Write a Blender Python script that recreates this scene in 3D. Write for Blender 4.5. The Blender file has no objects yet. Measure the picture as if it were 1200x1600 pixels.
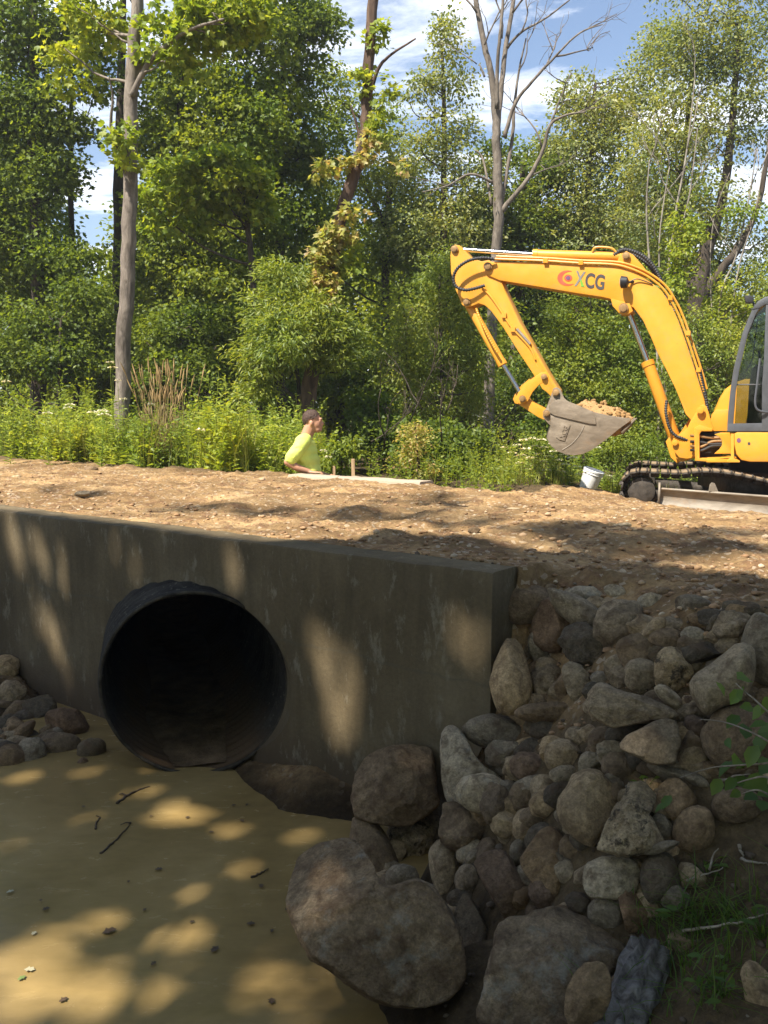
import bpy, bmesh, math, random
import numpy as np
from mathutils import Vector, Matrix
random.seed(7)
RNG = np.random.default_rng(7)
SC = bpy.context.scene
COL = SC.collection
# ------------------------------------------------------------------ camera
CAMZ = 1.9
FPX = 1386.0                       # focal length in photo pixels (photo 1200 x 1600)
PITCH = math.radians(6.585)
cam = bpy.data.cameras.new('camera'); camo = bpy.data.objects.new('camera', cam); COL.objects.link(camo)
cam.sensor_fit = 'VERTICAL'; cam.sensor_height = 36.0; cam.lens = 36.0*FPX/1600.0
cam.clip_start = 0.05; cam.clip_end = 2000
camo.location = (0, 0, CAMZ); camo.rotation_euler = (math.radians(90)-PITCH, 0, 0)
SC.camera = camo
# ------------------------------------------------------------------ sun and sky
SUN = Vector((-0.40, -0.42, 0.815)).normalized()      # towards the sun
sl = bpy.data.lights.new('sun', 'SUN'); sl.energy = 5.0; sl.angle = math.radians(0.53); sl.color = (1.0, 0.94, 0.84)
so = bpy.data.objects.new('sun', sl); COL.objects.link(so)
so.rotation_euler = SUN.to_track_quat('Z', 'Y').to_euler(); so.location = (-10, -10, 30)
world = bpy.data.worlds.new("World"); SC.world = world; world.use_nodes = True
wt = world.node_tree; wn = wt.nodes; wl = wt.links
for n in list(wn): wn.remove(n)
w_out = wn.new('ShaderNodeOutputWorld'); w_bg = wn.new('ShaderNodeBackground'); w_sky = wn.new('ShaderNodeTexSky')
w_sky.sky_type = 'NISHITA'; w_sky.sun_disc = False
w_sky.sun_elevation = math.asin(SUN.z); w_sky.sun_rotation = math.atan2(SUN.x, SUN.y)
w_sky.altitude = 200; w_sky.air_density = 1.0; w_sky.dust_density = 0.6; w_sky.ozone_density = 2.0
w_bg.inputs[1].default_value = 0.085
w_tc = wn.new('ShaderNodeTexCoord'); w_sep = wn.new('ShaderNodeSeparateXYZ'); wl.new(w_tc.outputs['Generated'], w_sep.inputs[0])
def wmath(op, a, b=None):
    n = wn.new('ShaderNodeMath'); n.operation = op
    for i, v in enumerate((a, b)):
        if v is None: continue
        if isinstance(v, (int, float)): n.inputs[i].default_value = v
        else: wl.new(v, n.inputs[i])
    return n.outputs[0]
zz = wmath('ADD', wmath('MAXIMUM', w_sep.outputs[2], 0.0), 0.12)
w_cmb = wn.new('ShaderNodeCombineXYZ')
wl.new(wmath('DIVIDE', w_sep.outputs[0], zz), w_cmb.inputs[0]); wl.new(wmath('DIVIDE', w_sep.outputs[1], zz), w_cmb.inputs[1])
w_map = wn.new('ShaderNodeMapping'); w_map.inputs['Rotation'].default_value = (0, 0, math.radians(25)); w_map.inputs['Scale'].default_value = (0.9, 2.1, 1); w_map.inputs['Location'].default_value = (0.35, 0.9, 0)
wl.new(w_cmb.outputs[0], w_map.inputs[0])
w_n = wn.new('ShaderNodeTexNoise'); w_n.inputs['Scale'].default_value = 1.5; w_n.inputs['Detail'].default_value = 9; w_n.inputs['Roughness'].default_value = 0.62; w_n.inputs['Distortion'].default_value = 0.35
wl.new(w_map.outputs[0], w_n.inputs['Vector'])
w_r = wn.new('ShaderNodeValToRGB'); w_r.color_ramp.elements[0].position = 0.46; w_r.color_ramp.elements[1].position = 0.66
wl.new(w_n.outputs[0], w_r.inputs[0])
w_mix = wn.new('ShaderNodeMix'); w_mix.data_type = 'RGBA'
w_mix.inputs[7].default_value = (10.5, 10.6, 10.8, 1)
cl = wmath('MULTIPLY', w_r.outputs[0], 0.94)                    # clouds thin out overhead and behind the viewer
cl = wmath('MULTIPLY', cl, wmath('SUBTRACT', 1.0, wmath('MINIMUM', 1.0, wmath('MAXIMUM', 0.0, wmath('DIVIDE', wmath('SUBTRACT', w_sep.outputs[2], 0.42), 0.25)))))
cl = wmath('MULTIPLY', cl, wmath('MINIMUM', 1.0, wmath('MAXIMUM', 0.1, wmath('MULTIPLY', wmath('ADD', w_sep.outputs[1], 0.2), 1.6))))
wl.new(cl, w_mix.inputs[0]); wl.new(w_sky.outputs[0], w_mix.inputs[6]); wl.new(w_mix.outputs[2], w_bg.inputs[0]); wl.new(w_bg.outputs[0], w_out.inputs[0])
SC.view_settings.view_transform = 'Standard'; SC.view_settings.look = 'None'; SC.view_settings.gamma = 1.0
SC.view_settings.exposure = 1.22
SC.render.engine = 'CYCLES'
SC.cycles.max_bounces = 12; SC.cycles.diffuse_bounces = 6; SC.cycles.transmission_bounces = 10; SC.cycles.transparent_max_bounces = 16; SC.cycles.use_denoising = True
# ------------------------------------------------------------------ photo pixel -> world
_cp, _sp = math.cos(PITCH), math.sin(PITCH)
def ray(px, py):
    dx = (px-600.0)/FPX; dy = -(py-800.0)/FPX
    return Vector((dx, _cp+dy*_sp, -_sp+dy*_cp))
def U(px, py, Y):                  # point of that pixel's sight line at distance Y in front
    d = ray(px, py); k = Y/d.y
    return Vector((d.x*k, Y, CAMZ+d.z*k))
def UZ(px, py, z):                 # ... at height z
    d = ray(px, py); k = (z-CAMZ)/d.z
    return Vector((d.x*k, d.y*k, z))
CR, CU, CF = Vector((1, 0, 0)), Vector((0, _sp, _cp)), Vector((0, _cp, -_sp))
# ------------------------------------------------------------------ numpy noise
def _h(ix, iy, iz, seed):
    with np.errstate(over='ignore'):
        n = (ix.astype(np.uint32)*np.uint32(374761393) + iy.astype(np.uint32)*np.uint32(668265263) + iz.astype(np.uint32)*np.uint32(2246822519) + np.uint32(seed*3266489917 & 0xffffffff))
        n = (n ^ (n >> np.uint32(13)))*np.uint32(1274126177); n = n ^ (n >> np.uint32(16))
    return n.astype(np.float64)/4294967295.0
def vnoise(P, seed=0):
    P = np.asarray(P, float); F = np.floor(P); f = P-F; f = f*f*(3-2*f); I = F.astype(np.int64)
    r = 0
    for dx in (0, 1):
        for dy in (0, 1):
            for dz in (0, 1):
                w = (f[:, 0] if dx else 1-f[:, 0])*(f[:, 1] if dy else 1-f[:, 1])*(f[:, 2] if dz else 1-f[:, 2])
                r = r+w*_h(I[:, 0]+dx, I[:, 1]+dy, I[:, 2]+dz, seed)
    return r*2-1
def fbm(P, seed=0, oct=4, gain=0.5):
    P = np.asarray(P, float); a = 1.0; r = 0
    for i in range(oct):
        r = r+a*vnoise(P*2.0**i+17.3*i, seed+i); a *= gain
    return r
def sst(a, b, x):
    t = np.clip((x-a)/(b-a), 0, 1); return t*t*(3-2*t)
# ------------------------------------------------------------------ objects
def tag(o, label=None, cat=None, group=None, kind=None):
    if label: o['label'] = label
    if cat: o['category'] = cat
    if group: o['group'] = group
    if kind: o['kind'] = kind
    return o
def empty(name, loc=(0, 0, 0), **kw):
    o = bpy.data.objects.new(name, None); COL.objects.link(o); o.location = loc; o.empty_display_size = 0.1
    return tag(o, **kw)
def link(name, me, mats, parent=None, loc=None, smooth=True):
    o = bpy.data.objects.new(name, me); COL.objects.link(o)
    for m in (mats if isinstance(mats, (list, tuple)) else [mats]): me.materials.append(m)
    if parent is not None:
        o.parent = parent; o.location = -parent.location if loc is None else loc     # meshes come in world coordinates
    elif loc is not None: o.location = loc
    if smooth: me.shade_smooth()
    return o
def mesh_np(name, V, F):
    """V (n,3); F: list of (m,k) int arrays"""
    me = bpy.data.meshes.new(name); V = np.ascontiguousarray(V, dtype=np.float32)
    F = [np.asarray(f, dtype=np.int32) for f in (F if isinstance(F, list) else [F]) if len(f)]
    me.vertices.add(len(V)); me.vertices.foreach_set('co', V.ravel())
    tot = np.concatenate([np.full(len(f), f.shape[1], np.int32) for f in F]); idx = np.concatenate([f.ravel() for f in F])
    me.loops.add(len(idx)); me.loops.foreach_set('vertex_index', idx)
    me.polygons.add(len(tot)); me.polygons.foreach_set('loop_start', np.concatenate([[0], np.cumsum(tot)[:-1]]).astype(np.int32))
    me.update(calc_edges=True)
    return me
class MB:
    """collects shapes into one mesh"""
    def __init__(s): s.v = []; s.f = {}; s.n = 0
    def add(s, V, F):
        V = np.asarray(V, float).reshape(-1, 3)
        for f in F:
            f = np.asarray(f, dtype=np.int64)
            if f.ndim == 1: f = f[None]
            s.f.setdefault(f.shape[1], []).append(f+s.n)
        s.v.append(V); s.n += len(V); return s
    def polys(s, V, faces):
        for f in faces: s.f.setdefault(len(f), []).append(np.asarray([f], dtype=np.int64)+s.n)
        s.v.append(np.asarray(V, float).reshape(-1, 3)); s.n += len(V); return s
    def tube(s, pts, rad, n=8, cap=True):
        P = np.asarray([tuple(p) for p in pts], float); m = len(P)
        R = np.full(m, rad) if np.isscalar(rad) else np.asarray(rad, float)
        T = np.gradient(P, axis=0); T /= np.linalg.norm(T, axis=1)[:, None]+1e-9
        up = np.array([0, 0, 1.0]) if abs(T[0, 2]) < 0.9 else np.array([1.0, 0, 0])
        A = np.cross(T[0], up); A /= np.linalg.norm(A)
        a = np.arange(n)*2*np.pi/n; V = np.empty((m, n, 3))
        for i in range(m):
            A = A-T[i]*A.dot(T[i]); A /= np.linalg.norm(A)+1e-9; B = np.cross(T[i], A)
            V[i] = P[i]+R[i]*(np.cos(a)[:, None]*A+np.sin(a)[:, None]*B)
        i, j = np.meshgrid(np.arange(m-1), np.arange(n), indexing='ij'); j2 = (j+1) % n
        Q = np.stack([i*n+j, i*n+j2, (i+1)*n+j2, (i+1)*n+j], -1).reshape(-1, 4)
        s.add(V.reshape(-1, 3), [Q])
        if cap:
            s.f.setdefault(n, []).append(np.array([np.arange(n)[::-1]])+s.n-m*n); s.f.setdefault(n, []).append(np.array([np.arange(n)])+s.n-n)
        return s
    def cyl(s, a, b, r, n=16, r2=None): return s.tube([a, b], [r, r if r2 is None else r2], n)
    def box(s, c, sz, M=None):
        c = np.array(c, float); h = np.array(sz, float)/2
        V = np.array([[x, y, z] for x in (-1, 1) for y in (-1, 1) for z in (-1, 1)], float)*h
        if M is not None: V = V@np.array(M).T
        return s.polys(V+c, [(0, 1, 3, 2), (4, 6, 7, 5), (0, 4, 5, 1), (2, 3, 7, 6), (0, 2, 6, 4), (1, 5, 7, 3)])
    def mesh(s, name): return mesh_np(name, np.concatenate(s.v), [np.concatenate(x) for x in s.f.values()])
    def build(s, name, mat, parent=None, smooth=True, bevel=0.0, **kw):
        o = link(name, s.mesh(name), mat, parent, smooth=smooth)
        if bevel:
            b = o.modifiers.new('b', 'BEVEL'); b.width = bevel; b.segments = 2; b.limit_method = 'ANGLE'; b.angle_limit = math.radians(35); b.harden_normals = True
        elif smooth and kw.pop('auto', False): pass
        return o
def extrude(poly, depth_lo, depth_hi, bev=0.012, axis='Y'):
    """closed outline [(x,z)...] extruded along Y, rounded edges; returns bmesh-made mesh"""
    bm = bmesh.new()
    v = [bm.verts.new((x, depth_lo, z)) for x, z in poly]; f = bm.faces.new(v)
    r = bmesh.ops.extrude_face_region(bm, geom=[f])
    for e in r['geom']:
        if isinstance(e, bmesh.types.BMVert): e.co.y = depth_hi
    bmesh.ops.recalc_face_normals(bm, faces=bm.faces)
    if bev:
        ed = [e for e in bm.edges if abs(e.verts[0].co.y-e.verts[1].co.y) < 1e-6]
        bmesh.ops.bevel(bm, geom=ed, offset=bev, segments=2, profile=0.6, affect='EDGES')
    return bm
def bm_link(name, bm, mat, parent=None, loc=None, smooth=False, angle=35):
    me = bpy.data.meshes.new(name); bm.to_mesh(me); bm.free()
    o = link(name, me, mat, parent, loc, smooth=smooth)
    if smooth: me.set_sharp_from_angle(angle=math.radians(angle))
    return o
def copy_tree(o, parent=None):
    c = o.copy(); COL.objects.link(c); c.parent = parent
    for ch in list(o.children): copy_tree(ch, c)
    return c
def smooth_path(pts, n=6):
    P = np.asarray([tuple(p) for p in pts], float); m = len(P); out = []
    for i in range(m-1):
        p0, p1, p2, p3 = P[max(i-1, 0)], P[i], P[i+1], P[min(i+2, m-1)]
        for t in np.arange(n)/n:
            out.append(0.5*((2*p1)+(-p0+p2)*t+(2*p0-5*p1+4*p2-p3)*t*t+(-p0+3*p1-3*p2+p3)*t**3))
    out.append(P[-1]); return np.array(out)
# ------------------------------------------------------------------ materials
class NT:
    def __init__(s, name):
        s.m = bpy.data.materials.new(name); s.m.use_nodes = True; s.t = s.m.node_tree; s.n = s.t.nodes; s.l = s.t.links
        s.b = s.n['Principled BSDF']; s.out = s.n['Material Output']
    def new(s, ty, **kw):
        n = s.n.new(ty)
        for k, v in kw.items(): setattr(n, k, v)
        return n
    def inp(s, n, k, v):
        if hasattr(v, 'is_output'): s.l.new(v, n.inputs[k])
        else: n.inputs[k].default_value = v
    def noise(s, scale, detail=4, rough=0.55, vec=None, dist=0.0, out=0):
        n = s.new('ShaderNodeTexNoise'); n.inputs['Scale'].default_value = scale; n.inputs['Detail'].default_value = detail; n.inputs['Roughness'].default_value = rough; n.inputs['Distortion'].default_value = dist
        if vec is not None: s.l.new(vec, n.inputs['Vector'])
        return n.outputs[out]
    def vor(s, scale, vec=None, feature='F1', out=0):
        n = s.new('ShaderNodeTexVoronoi', feature=feature); n.inputs['Scale'].default_value = scale
        if vec is not None: s.l.new(vec, n.inputs['Vector'])
        return n.outputs[out]
    def ramp(s, fac, stops, interp='LINEAR'):
        r = s.new('ShaderNodeValToRGB'); r.color_ramp.interpolation = interp; e = r.color_ramp.elements
        while len(e) < len(stops): e.new(0.5)
        for i, (p, c) in enumerate(stops):
            e[i].position = p; e[i].color = (c, c, c, 1) if isinstance(c, (int, float)) else (*c, 1)
        s.l.new(fac, r.inputs[0]); return r.outputs[0]
    def mix(s, f, a, b, mode='MIX'):
        n = s.new('ShaderNodeMix', data_type='RGBA', blend_type=mode)
        for k, v in ((0, f), (6, a), (7, b)):
            if hasattr(v, 'is_output'): s.l.new(v, n.inputs[k])
            else: n.inputs[k].default_value = v if k == 0 else (*v, 1)
        return n.outputs[2]
    def math(s, op, a, b=0.0):
        n = s.new('ShaderNodeMath', operation=op)
        for i, v in enumerate((a, b)):
            if hasattr(v, 'is_output'): s.l.new(v, n.inputs[i])
            else: n.inputs[i].default_value = v
        return n.outputs[0]
    def bump(s, h, strength=0.4, dist=0.02, prev=None):
        n = s.new('ShaderNodeBump'); n.inputs['Strength'].default_value = strength; n.inputs['Distance'].default_value = dist
        s.l.new(h, n.inputs['Height'])
        if prev is not None: s.l.new(prev, n.inputs['Normal'])
        return n.outputs[0]
    def coord(s, which='Object'): return s.new('ShaderNodeTexCoord').outputs[which]
    def pos(s): return s.new('ShaderNodeNewGeometry').outputs['Position']
    def island(s): return s.new('ShaderNodeNewGeometry').outputs['Random Per Island']
    def objrand(s): return s.new('ShaderNodeObjectInfo').outputs['Random']
    def mapping(s, vec, scale=(1, 1, 1), rot=(0, 0, 0)):
        n = s.new('ShaderNodeMapping'); s.l.new(vec, n.inputs[0]); n.inputs['Scale'].default_value = scale; n.inputs['Rotation'].default_value = rot; return n.outputs[0]
    def fin(s, color=None, rough=None, normal=None, metal=None, spec=None, **kw):
        for k, v in (('Base Color', color), ('Roughness', rough), ('Normal', normal), ('Metallic', metal), ('Specular IOR Level', spec)):
            if v is None: continue
            if hasattr(v, 'is_output'): s.l.new(v, s.b.inputs[k])
            else: s.b.inputs[k].default_value = (*v, 1) if k == 'Base Color' else v
        for k, v in kw.items(): s.b.inputs[k].default_value = v
        return s.m
def plain(name, c, rough=0.6, metal=0.0, var=0.25, scale=8.0, bump=0.0, spec=0.5):
    t = NT(name); p = t.coord(); n = t.noise(scale, 5, 0.6, p)
    a = tuple(x*(1-var) for x in c); b = tuple(min(1, x*(1+var)) for x in c)
    col = t.ramp(n, [(0.3, a), (0.7, b)])
    return t.fin(col, t.ramp(t.noise(scale*2.3, 3, 0.5, p), [(0.3, max(0, rough-0.1)), (0.7, min(1, rough+0.1))]), t.bump(t.noise(scale*6, 4, 0.6, p), bump, 0.01) if bump else None, metal, spec)
def leaf_mat(name, cols, trans=0.58, hue_scale=0.8, gloss=0.06):
    t = NT(name); r = t.island()
    k = len(cols); stops = [(i/(k-1), c) for i, c in enumerate(cols)]
    c1 = t.ramp(r, stops)
    c = t.mix(1.0, c1, t.ramp(t.noise(hue_scale, 3, 0.6, t.pos()), [(0.3, (0.72, 0.82, 0.8)), (0.7, (1.25, 1.12, 0.95))]), 'MULTIPLY')
    t.n.remove(t.b)
    d = t.new('ShaderNodeBsdfDiffuse'); t.l.new(c, d.inputs[0])
    tr = t.new('ShaderNodeBsdfTranslucent'); t.l.new(t.mix(1.0, c, (1.25, 1.15, 0.55), 'MULTIPLY'), tr.inputs[0])
    g = t.new('ShaderNodeBsdfGlossy'); g.inputs[0].default_value = (0.9, 0.95, 1, 1); g.inputs[1].default_value = 0.5
    m1 = t.new('ShaderNodeMixShader'); m1.inputs[0].default_value = trans; t.l.new(d.outputs[0], m1.inputs[1]); t.l.new(tr.outputs[0], m1.inputs[2])
    m2 = t.new('ShaderNodeMixShader'); m2.inputs[0].default_value = gloss*0.5; t.l.new(m1.outputs[0], m2.inputs[1]); t.l.new(g.outputs[0], m2.inputs[2])
    t.l.new(m2.outputs[0], t.out.inputs[0]); return t.m
def bark_mat(name, a, b, scale=14.0, stretch=0.25, bump=0.6):
    t = NT(name); p = t.mapping(t.pos(), (1, 1, stretch)); n = t.noise(scale, 7, 0.65, p, 0.6)
    big = t.noise(1.6, 3, 0.5, t.pos())
    c = t.mix(1.0, t.ramp(n, [(0.35, a), (0.65, b)]), t.ramp(big, [(0.3, 0.7), (0.7, 1.25)]), 'MULTIPLY')
    return t.fin(c, 0.9, t.bump(n, bump, 0.03), spec=0.2)
# ------------------------------------------------------------------ site frame: wall line through R, t along it to the right, s across the road
RX, RY = UZ(770, 895, 1.22).xy
ROADZ = 1.22
TD = np.array([0.8, -0.6]); ND = np.array([0.6, 0.8])
def W(t, s, z=0.0): return Vector((RX+TD[0]*t+ND[0]*s, RY+TD[1]*t+ND[1]*s, z))
def height(x, y, detail=False):
    x = np.asarray(x, float); y = np.asarray(y, float)
    dx, dy = x-RX, y-RY; t = dx*TD[0]+dy*TD[1]; s = dx*ND[0]+dy*ND[1]
    Z0 = np.zeros_like(x)
    n1 = fbm(np.stack([x*0.5, y*0.5, Z0], -1), 3, 3); n2 = fbm(np.stack([x*1.7, y*1.7, Z0], -1), 9, 4)
    # embankment with its ends: distance outside the region (s>0) and (left of far end / behind the wall)
    ss = np.where(s < 0, -s, 0.0); tt = np.where(t < 0.05, 0.05-t, 0.0)
    dist = np.sqrt(ss**2+(2.7*tt)**2)+0.55*(1-sst(0.0, 0.9, t))*(1-sst(0.0, 0.3, s))
    fill = ROADZ-0.05-np.where(dist < 0.7, 0.98*dist, 0.686+1.22*(dist-0.7))+0.05*n2*np.clip(dist*2, 0, 1)
    road = ROADZ-0.02+0.018*n1
    right = ROADZ-0.045*np.clip(s-1.2, 0, 30)-0.035*np.clip(s-3.2, 0, 8)+0.03*n1          # ground falling off to the machine
    right = right-0.085*np.clip(t+1.7, 0, 4)*sst(4.3, 6.0, s)
    left = ROADZ-0.25*sst(3.4, 4.6, s)-0.012*np.clip(s-4.6, 0, 40)+0.06*n1
    w_r = sst(-2.6, -0.6, t+0.12*(s-3.5)+0.38*np.clip(s-5.5, 0, 9))
    up = np.where(s > 3.6, left*(1-w_r)+right*w_r, road*(1-sst(-1.5, 1.5, t))+np.minimum(road, right+0.02)*sst(-1.5, 1.5, t))
    up = np.where((s > 2.4) & (s <= 3.6), road*(1-w_r)+right*w_r, up)
    # creek bed below the far wall
    ch = sst(-5.6, -4.9, t)*(1-sst(-3.1, -2.5, t))*sst(3.74, 3.84, s)*(1-sst(4.9, 6.6, s))
    up = up*(1-ch)+0.15*ch
    up = up-0.55*(1-sst(0.0, 0.9, t))*(1-sst(0.0, 0.4, s+0.05*n2))*(t >= 0)
    far = sst(16, 60, np.sqrt(x*x+y*y)); up = up+far*0.9*(1+n1)
    # near side: pool bed, left pile, photographer's bank
    bank = np.minimum(0.2+0.5*(x-0.42)+0.05*n2, 0.95)-0.0*y
    bank = np.where(y < 2.75, bank, bank-1.6*(y-2.75))
    bankn = 0.35-1.1*np.clip(y-1.75+0.15*n1, 0, 3)                    # where the photographer stands
    lx, ly = W(-4.35, -0.2)[0:2]
    pile = 0.42-0.62*np.sqrt(((x-lx)*0.8+(y-ly)*0.25)**2+((y-ly)*0.7)**2)-0.0
    bed = -0.35+0.05*n1
    mud = 0.13-0.50*np.clip(-s-0.03, 0, 3)-0.22*np.abs(t+1.0)+0.03*n2  # silt against the wall right of the pipe
    low = np.maximum.reduce([bed, bank, bankn, fill, mud, np.where(s < 0.0, pile, -1.0)])
    leftbank = 0.5*np.clip(-4.2-x, 0, 3); low = np.maximum(low, np.where(s < 0, np.minimum(leftbank-0.2, 1.0), -1))
    behind = (s >= np.where(t < 0.0, 0.11, 0.0))
    inwall = (s >= 0.11) & (s < 0.2) & (t < 0.0)
    z = np.where(behind, up, low)
    z = np.where(inwall, np.minimum(z, 0.9), z)
    if detail:
        P = np.stack([x, y, Z0], -1)
        m = np.clip(sst(-0.2, 0.3, s), 0.25, 1)*(1-0.6*sst(6, 9, s)); rg = 1-np.abs(vnoise(P*6.0, 21))
        z = z+m*(0.022*fbm(P*4.5, 5, 3)+0.020*np.maximum(0, fbm(P*11, 6, 3)-0.1)+0.010*fbm(P*28, 8, 2)+0.012*(rg-0.6))
        rut = np.exp(-((s-1.05)/0.22)**2)+np.exp(-((s-2.55)/0.22)**2); z = z-0.025*rut*(s > 0)
        z = np.where(inwall, np.minimum(z, 0.95), z)
        # crumbs of soil spilled over the back of the wall top
        sp = (s >= 0.2) & (s < 0.4) & (t < 0.05); z = np.where(sp, np.maximum(z, ROADZ-0.005)+0.012*np.maximum(0, fbm(P*7, 31, 3)), z)
    return z
def h1(x, y): return float(height(np.array([x]), np.array([y]))[0])
def hit(px, py, y0=1.6, y1=40.0):
    """first point of a pixel's sight line on the terrain or the water"""
    d = ray(px, py); Y = np.concatenate([np.linspace(y0, 12, 700), np.linspace(12.05, y1, 200)])
    X = d.x/d.y*Y; Z = CAMZ+d.z/d.y*Y; H = np.maximum(height(X, Y), 0.0)
    k = np.argmax(Z <= H)
    return U(px, py, float(Y[k])) if Z[k] <= H[k] else U(px, py, y1)
def axis_lines(fine0, fine1, step, lo, hi):
    a = [fine0]; st = step
    while a[-1] > lo: st *= 1.18; a.append(a[-1]-st)
    b = [fine1]; st = step
    while b[-1] < hi: st *= 1.18; b.append(b[-1]+st)
    return np.unique(np.concatenate([a[::-1], np.arange(fine0, fine1, step), b]))
xs = axis_lines(-5.5, 4.6, 0.035, -150, 150); ys = axis_lines(2.0, 10.6, 0.035, -40, 300)
gx, gy = np.meshgrid(xs, ys, indexing='xy'); nx_, ny_ = len(xs), len(ys)
gz = height(gx.ravel(), gy.ravel(), True)
i, j = np.meshgrid(np.arange(ny_-1), np.arange(nx_-1), indexing='ij')
Q = np.stack([i*nx_+j, i*nx_+j+1, (i+1)*nx_+j+1, (i+1)*nx_+j], -1).reshape(-1, 4)
# the sheet is open where the pipe runs through the fill
PIPE_C = U(303, 1068, 4.54); PIPE_R = 0.486; PB = Vector((-0.262, 0.965, 0.0)).normalized()
cz = np.stack([gx.ravel(), gy.ravel(), gz], -1)[Q].mean(1)-np.array(PIPE_C); ak = cz@np.array(PB); ar = np.linalg.norm(cz-ak[:, None]*np.array(PB), axis=1)
ff = gz[Q].max(1)-gz[Q].min(1)
Q = Q[~(((ar < PIPE_R+0.03) | ((ff > 0.35) & (ar < 0.9))) & (((cz[:, 0]+PIPE_C.x-RX)*ND[0]+(cz[:, 1]+PIPE_C.y-RY)*ND[1]) > -0.01) & (ak < 5.2))]
gm = mesh_np('ground', np.stack([gx.ravel(), gy.ravel(), gz], -1), [Q])
_s = (gx.ravel()-RX)*ND[0]+(gy.ravel()-RY)*ND[1]; _t = (gx.ravel()-RX)*TD[0]+(gy.ravel()-RY)*TD[1]
wr = sst(-2.9, -2.2, _t+0.12*(_s-3.5)+0.2*np.clip(_s-5.5, 0, 9)); far_edge = 3.55*(1-wr)+7.4*wr
litter = sst(-0.1, 0.45, _s-far_edge+0.25*fbm(np.stack([gx.ravel(), gy.ravel(), gx.ravel()*0], -1)*1.3, 40, 3))
litter = np.maximum(litter, sst(0.02, -0.22, _s+0.12*fbm(np.stack([gx.ravel(), gy.ravel(), gx.ravel()*0], -1)*4, 41, 3))*0.92)
at = gm.attributes.new('litter', 'FLOAT', 'POINT'); at.data.foreach_set('value', litter.astype(np.float32))
def ground_mat():
    t = NT('soil'); p = t.pos()
    a = t.new('ShaderNodeAttribute', attribute_name='litter').outputs['Fac']
    n = t.noise(2.2, 6, 0.62, p); f = t.noise(38, 5, 0.7, p); v = t.vor(26, p); clod = t.noise(9, 6, 0.7, p, 0.3)
    dirt = t.ramp(n, [(0.25, (0.190, 0.113, 0.050)), (0.5, (0.345, 0.216, 0.098)), (0.75, (0.50, 0.340, 0.170))])
    track = t.ramp(t.noise(1.1, 4, 0.6, t.mapping(p, (0.5, 3.2, 1), (0, 0, math.radians(36.9)))), [(0.42, 0.62), (0.62, 1.12)]); dirt = t.mix(1.0, dirt, track, 'MULTIPLY')
    dirt = t.mix(t.ramp(clod, [(0.50, 0.0), (0.62, 0.8)]), dirt, (0.17, 0.092, 0.048))
    dirt = t.mix(1.0, dirt, t.ramp(f, [(0.3, 0.72), (0.7, 1.22)]), 'MULTIPLY')
    peb = t.ramp(t.vor(46, p, out=1), [(0.0, 0.0), (0.78, 0.0), (0.86, 0.55)], 'LINEAR')
    dirt = t.mix(peb, dirt, (0.50, 0.40, 0.28))
    wood = t.ramp(t.noise(24, 6, 0.7, p), [(0.3, (0.040, 0.028, 0.016)), (0.55, (0.095, 0.066, 0.034)), (0.75, (0.17, 0.12, 0.062))])
    z = t.new('ShaderNodeSeparateXYZ'); t.l.new(p, z.inputs[0])
    wet = t.ramp(t.math('ADD', z.outputs[2], t.math('MULTIPLY', n, 0.25)), [(0.14, (0.42, 0.40, 0.38)), (0.36, (1, 1, 1))])
    c = t.mix(1.0, t.mix(a, dirt, wood), wet, 'MULTIPLY')
    b = t.bump(f, 0.7, 0.02); b = t.bump(v, 0.35, 0.015, b); b = t.bump(clod, 0.5, 0.05, b)
    return t.fin(c, 0.95, b, spec=0.15)
tag(link('ground', gm, ground_mat()), kind='structure')
# ------------------------------------------------------------------ muddy pool
def water_mat():
    t = NT('muddy_water'); p = t.pos()
    n = t.noise(0.9, 5, 0.6, p, 0.8); s = t.noise(7, 6, 0.65, t.mapping(p, (1, 2.2, 1)), 0.4)
    c = t.ramp(n, [(0.25, (0.195, 0.128, 0.046)), (0.5, (0.275, 0.187, 0.070)), (0.75, (0.355, 0.248, 0.102))])
    c = t.mix(1.0, c, t.ramp(s, [(0.3, 0.88), (0.7, 1.08)]), 'MULTIPLY')
    fl = t.ramp(t.vor(60, p, out=0), [(0.0, 1.0), (0.035, 1.0), (0.05, 0.0)])
    c = t.mix(t.math('MULTIPLY', fl, t.ramp(t.noise(3, 3, 0.5, p), [(0.55, 0.0), (0.6, 0.7)])), c, (0.10, 0.07, 0.04))
    b = t.bump(t.noise(3.0, 4, 0.5, t.mapping(p, (1, 1.7, 1))), 0.06, 0.05)
    return t.fin(c, t.ramp(s, [(0.3, 0.16), (0.7, 0.30)]), b, spec=0.32)
wx = np.linspace(-9, 2.0, 60); wy = np.linspace(0.8, 9.0, 50); X, Y = np.meshgrid(wx, wy)
i, j = np.meshgrid(np.arange(49), np.arange(59), indexing='ij')
Q = np.stack([i*60+j, i*60+j+1, (i+1)*60+j+1, (i+1)*60+j], -1).reshape(-1, 4)
s_ = (X-RX)*ND[0]+(Y-RY)*ND[1]; t_ = (X-RX)*TD[0]+(Y-RY)*TD[1]
sh = np.maximum(0, s_-0.1)                              # the sheet stops inside the wall: pull overshooting points back onto the wall line
X2 = np.where(s_ > 0.1, X-ND[0]*sh, X); Y2 = np.where(s_ > 0.1, Y-ND[1]*sh, Y)
tag(link('water', mesh_np('water', np.stack([X2.ravel(), Y2.ravel(), X.ravel()*0], -1), [Q]), water_mat()), kind='structure')
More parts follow.
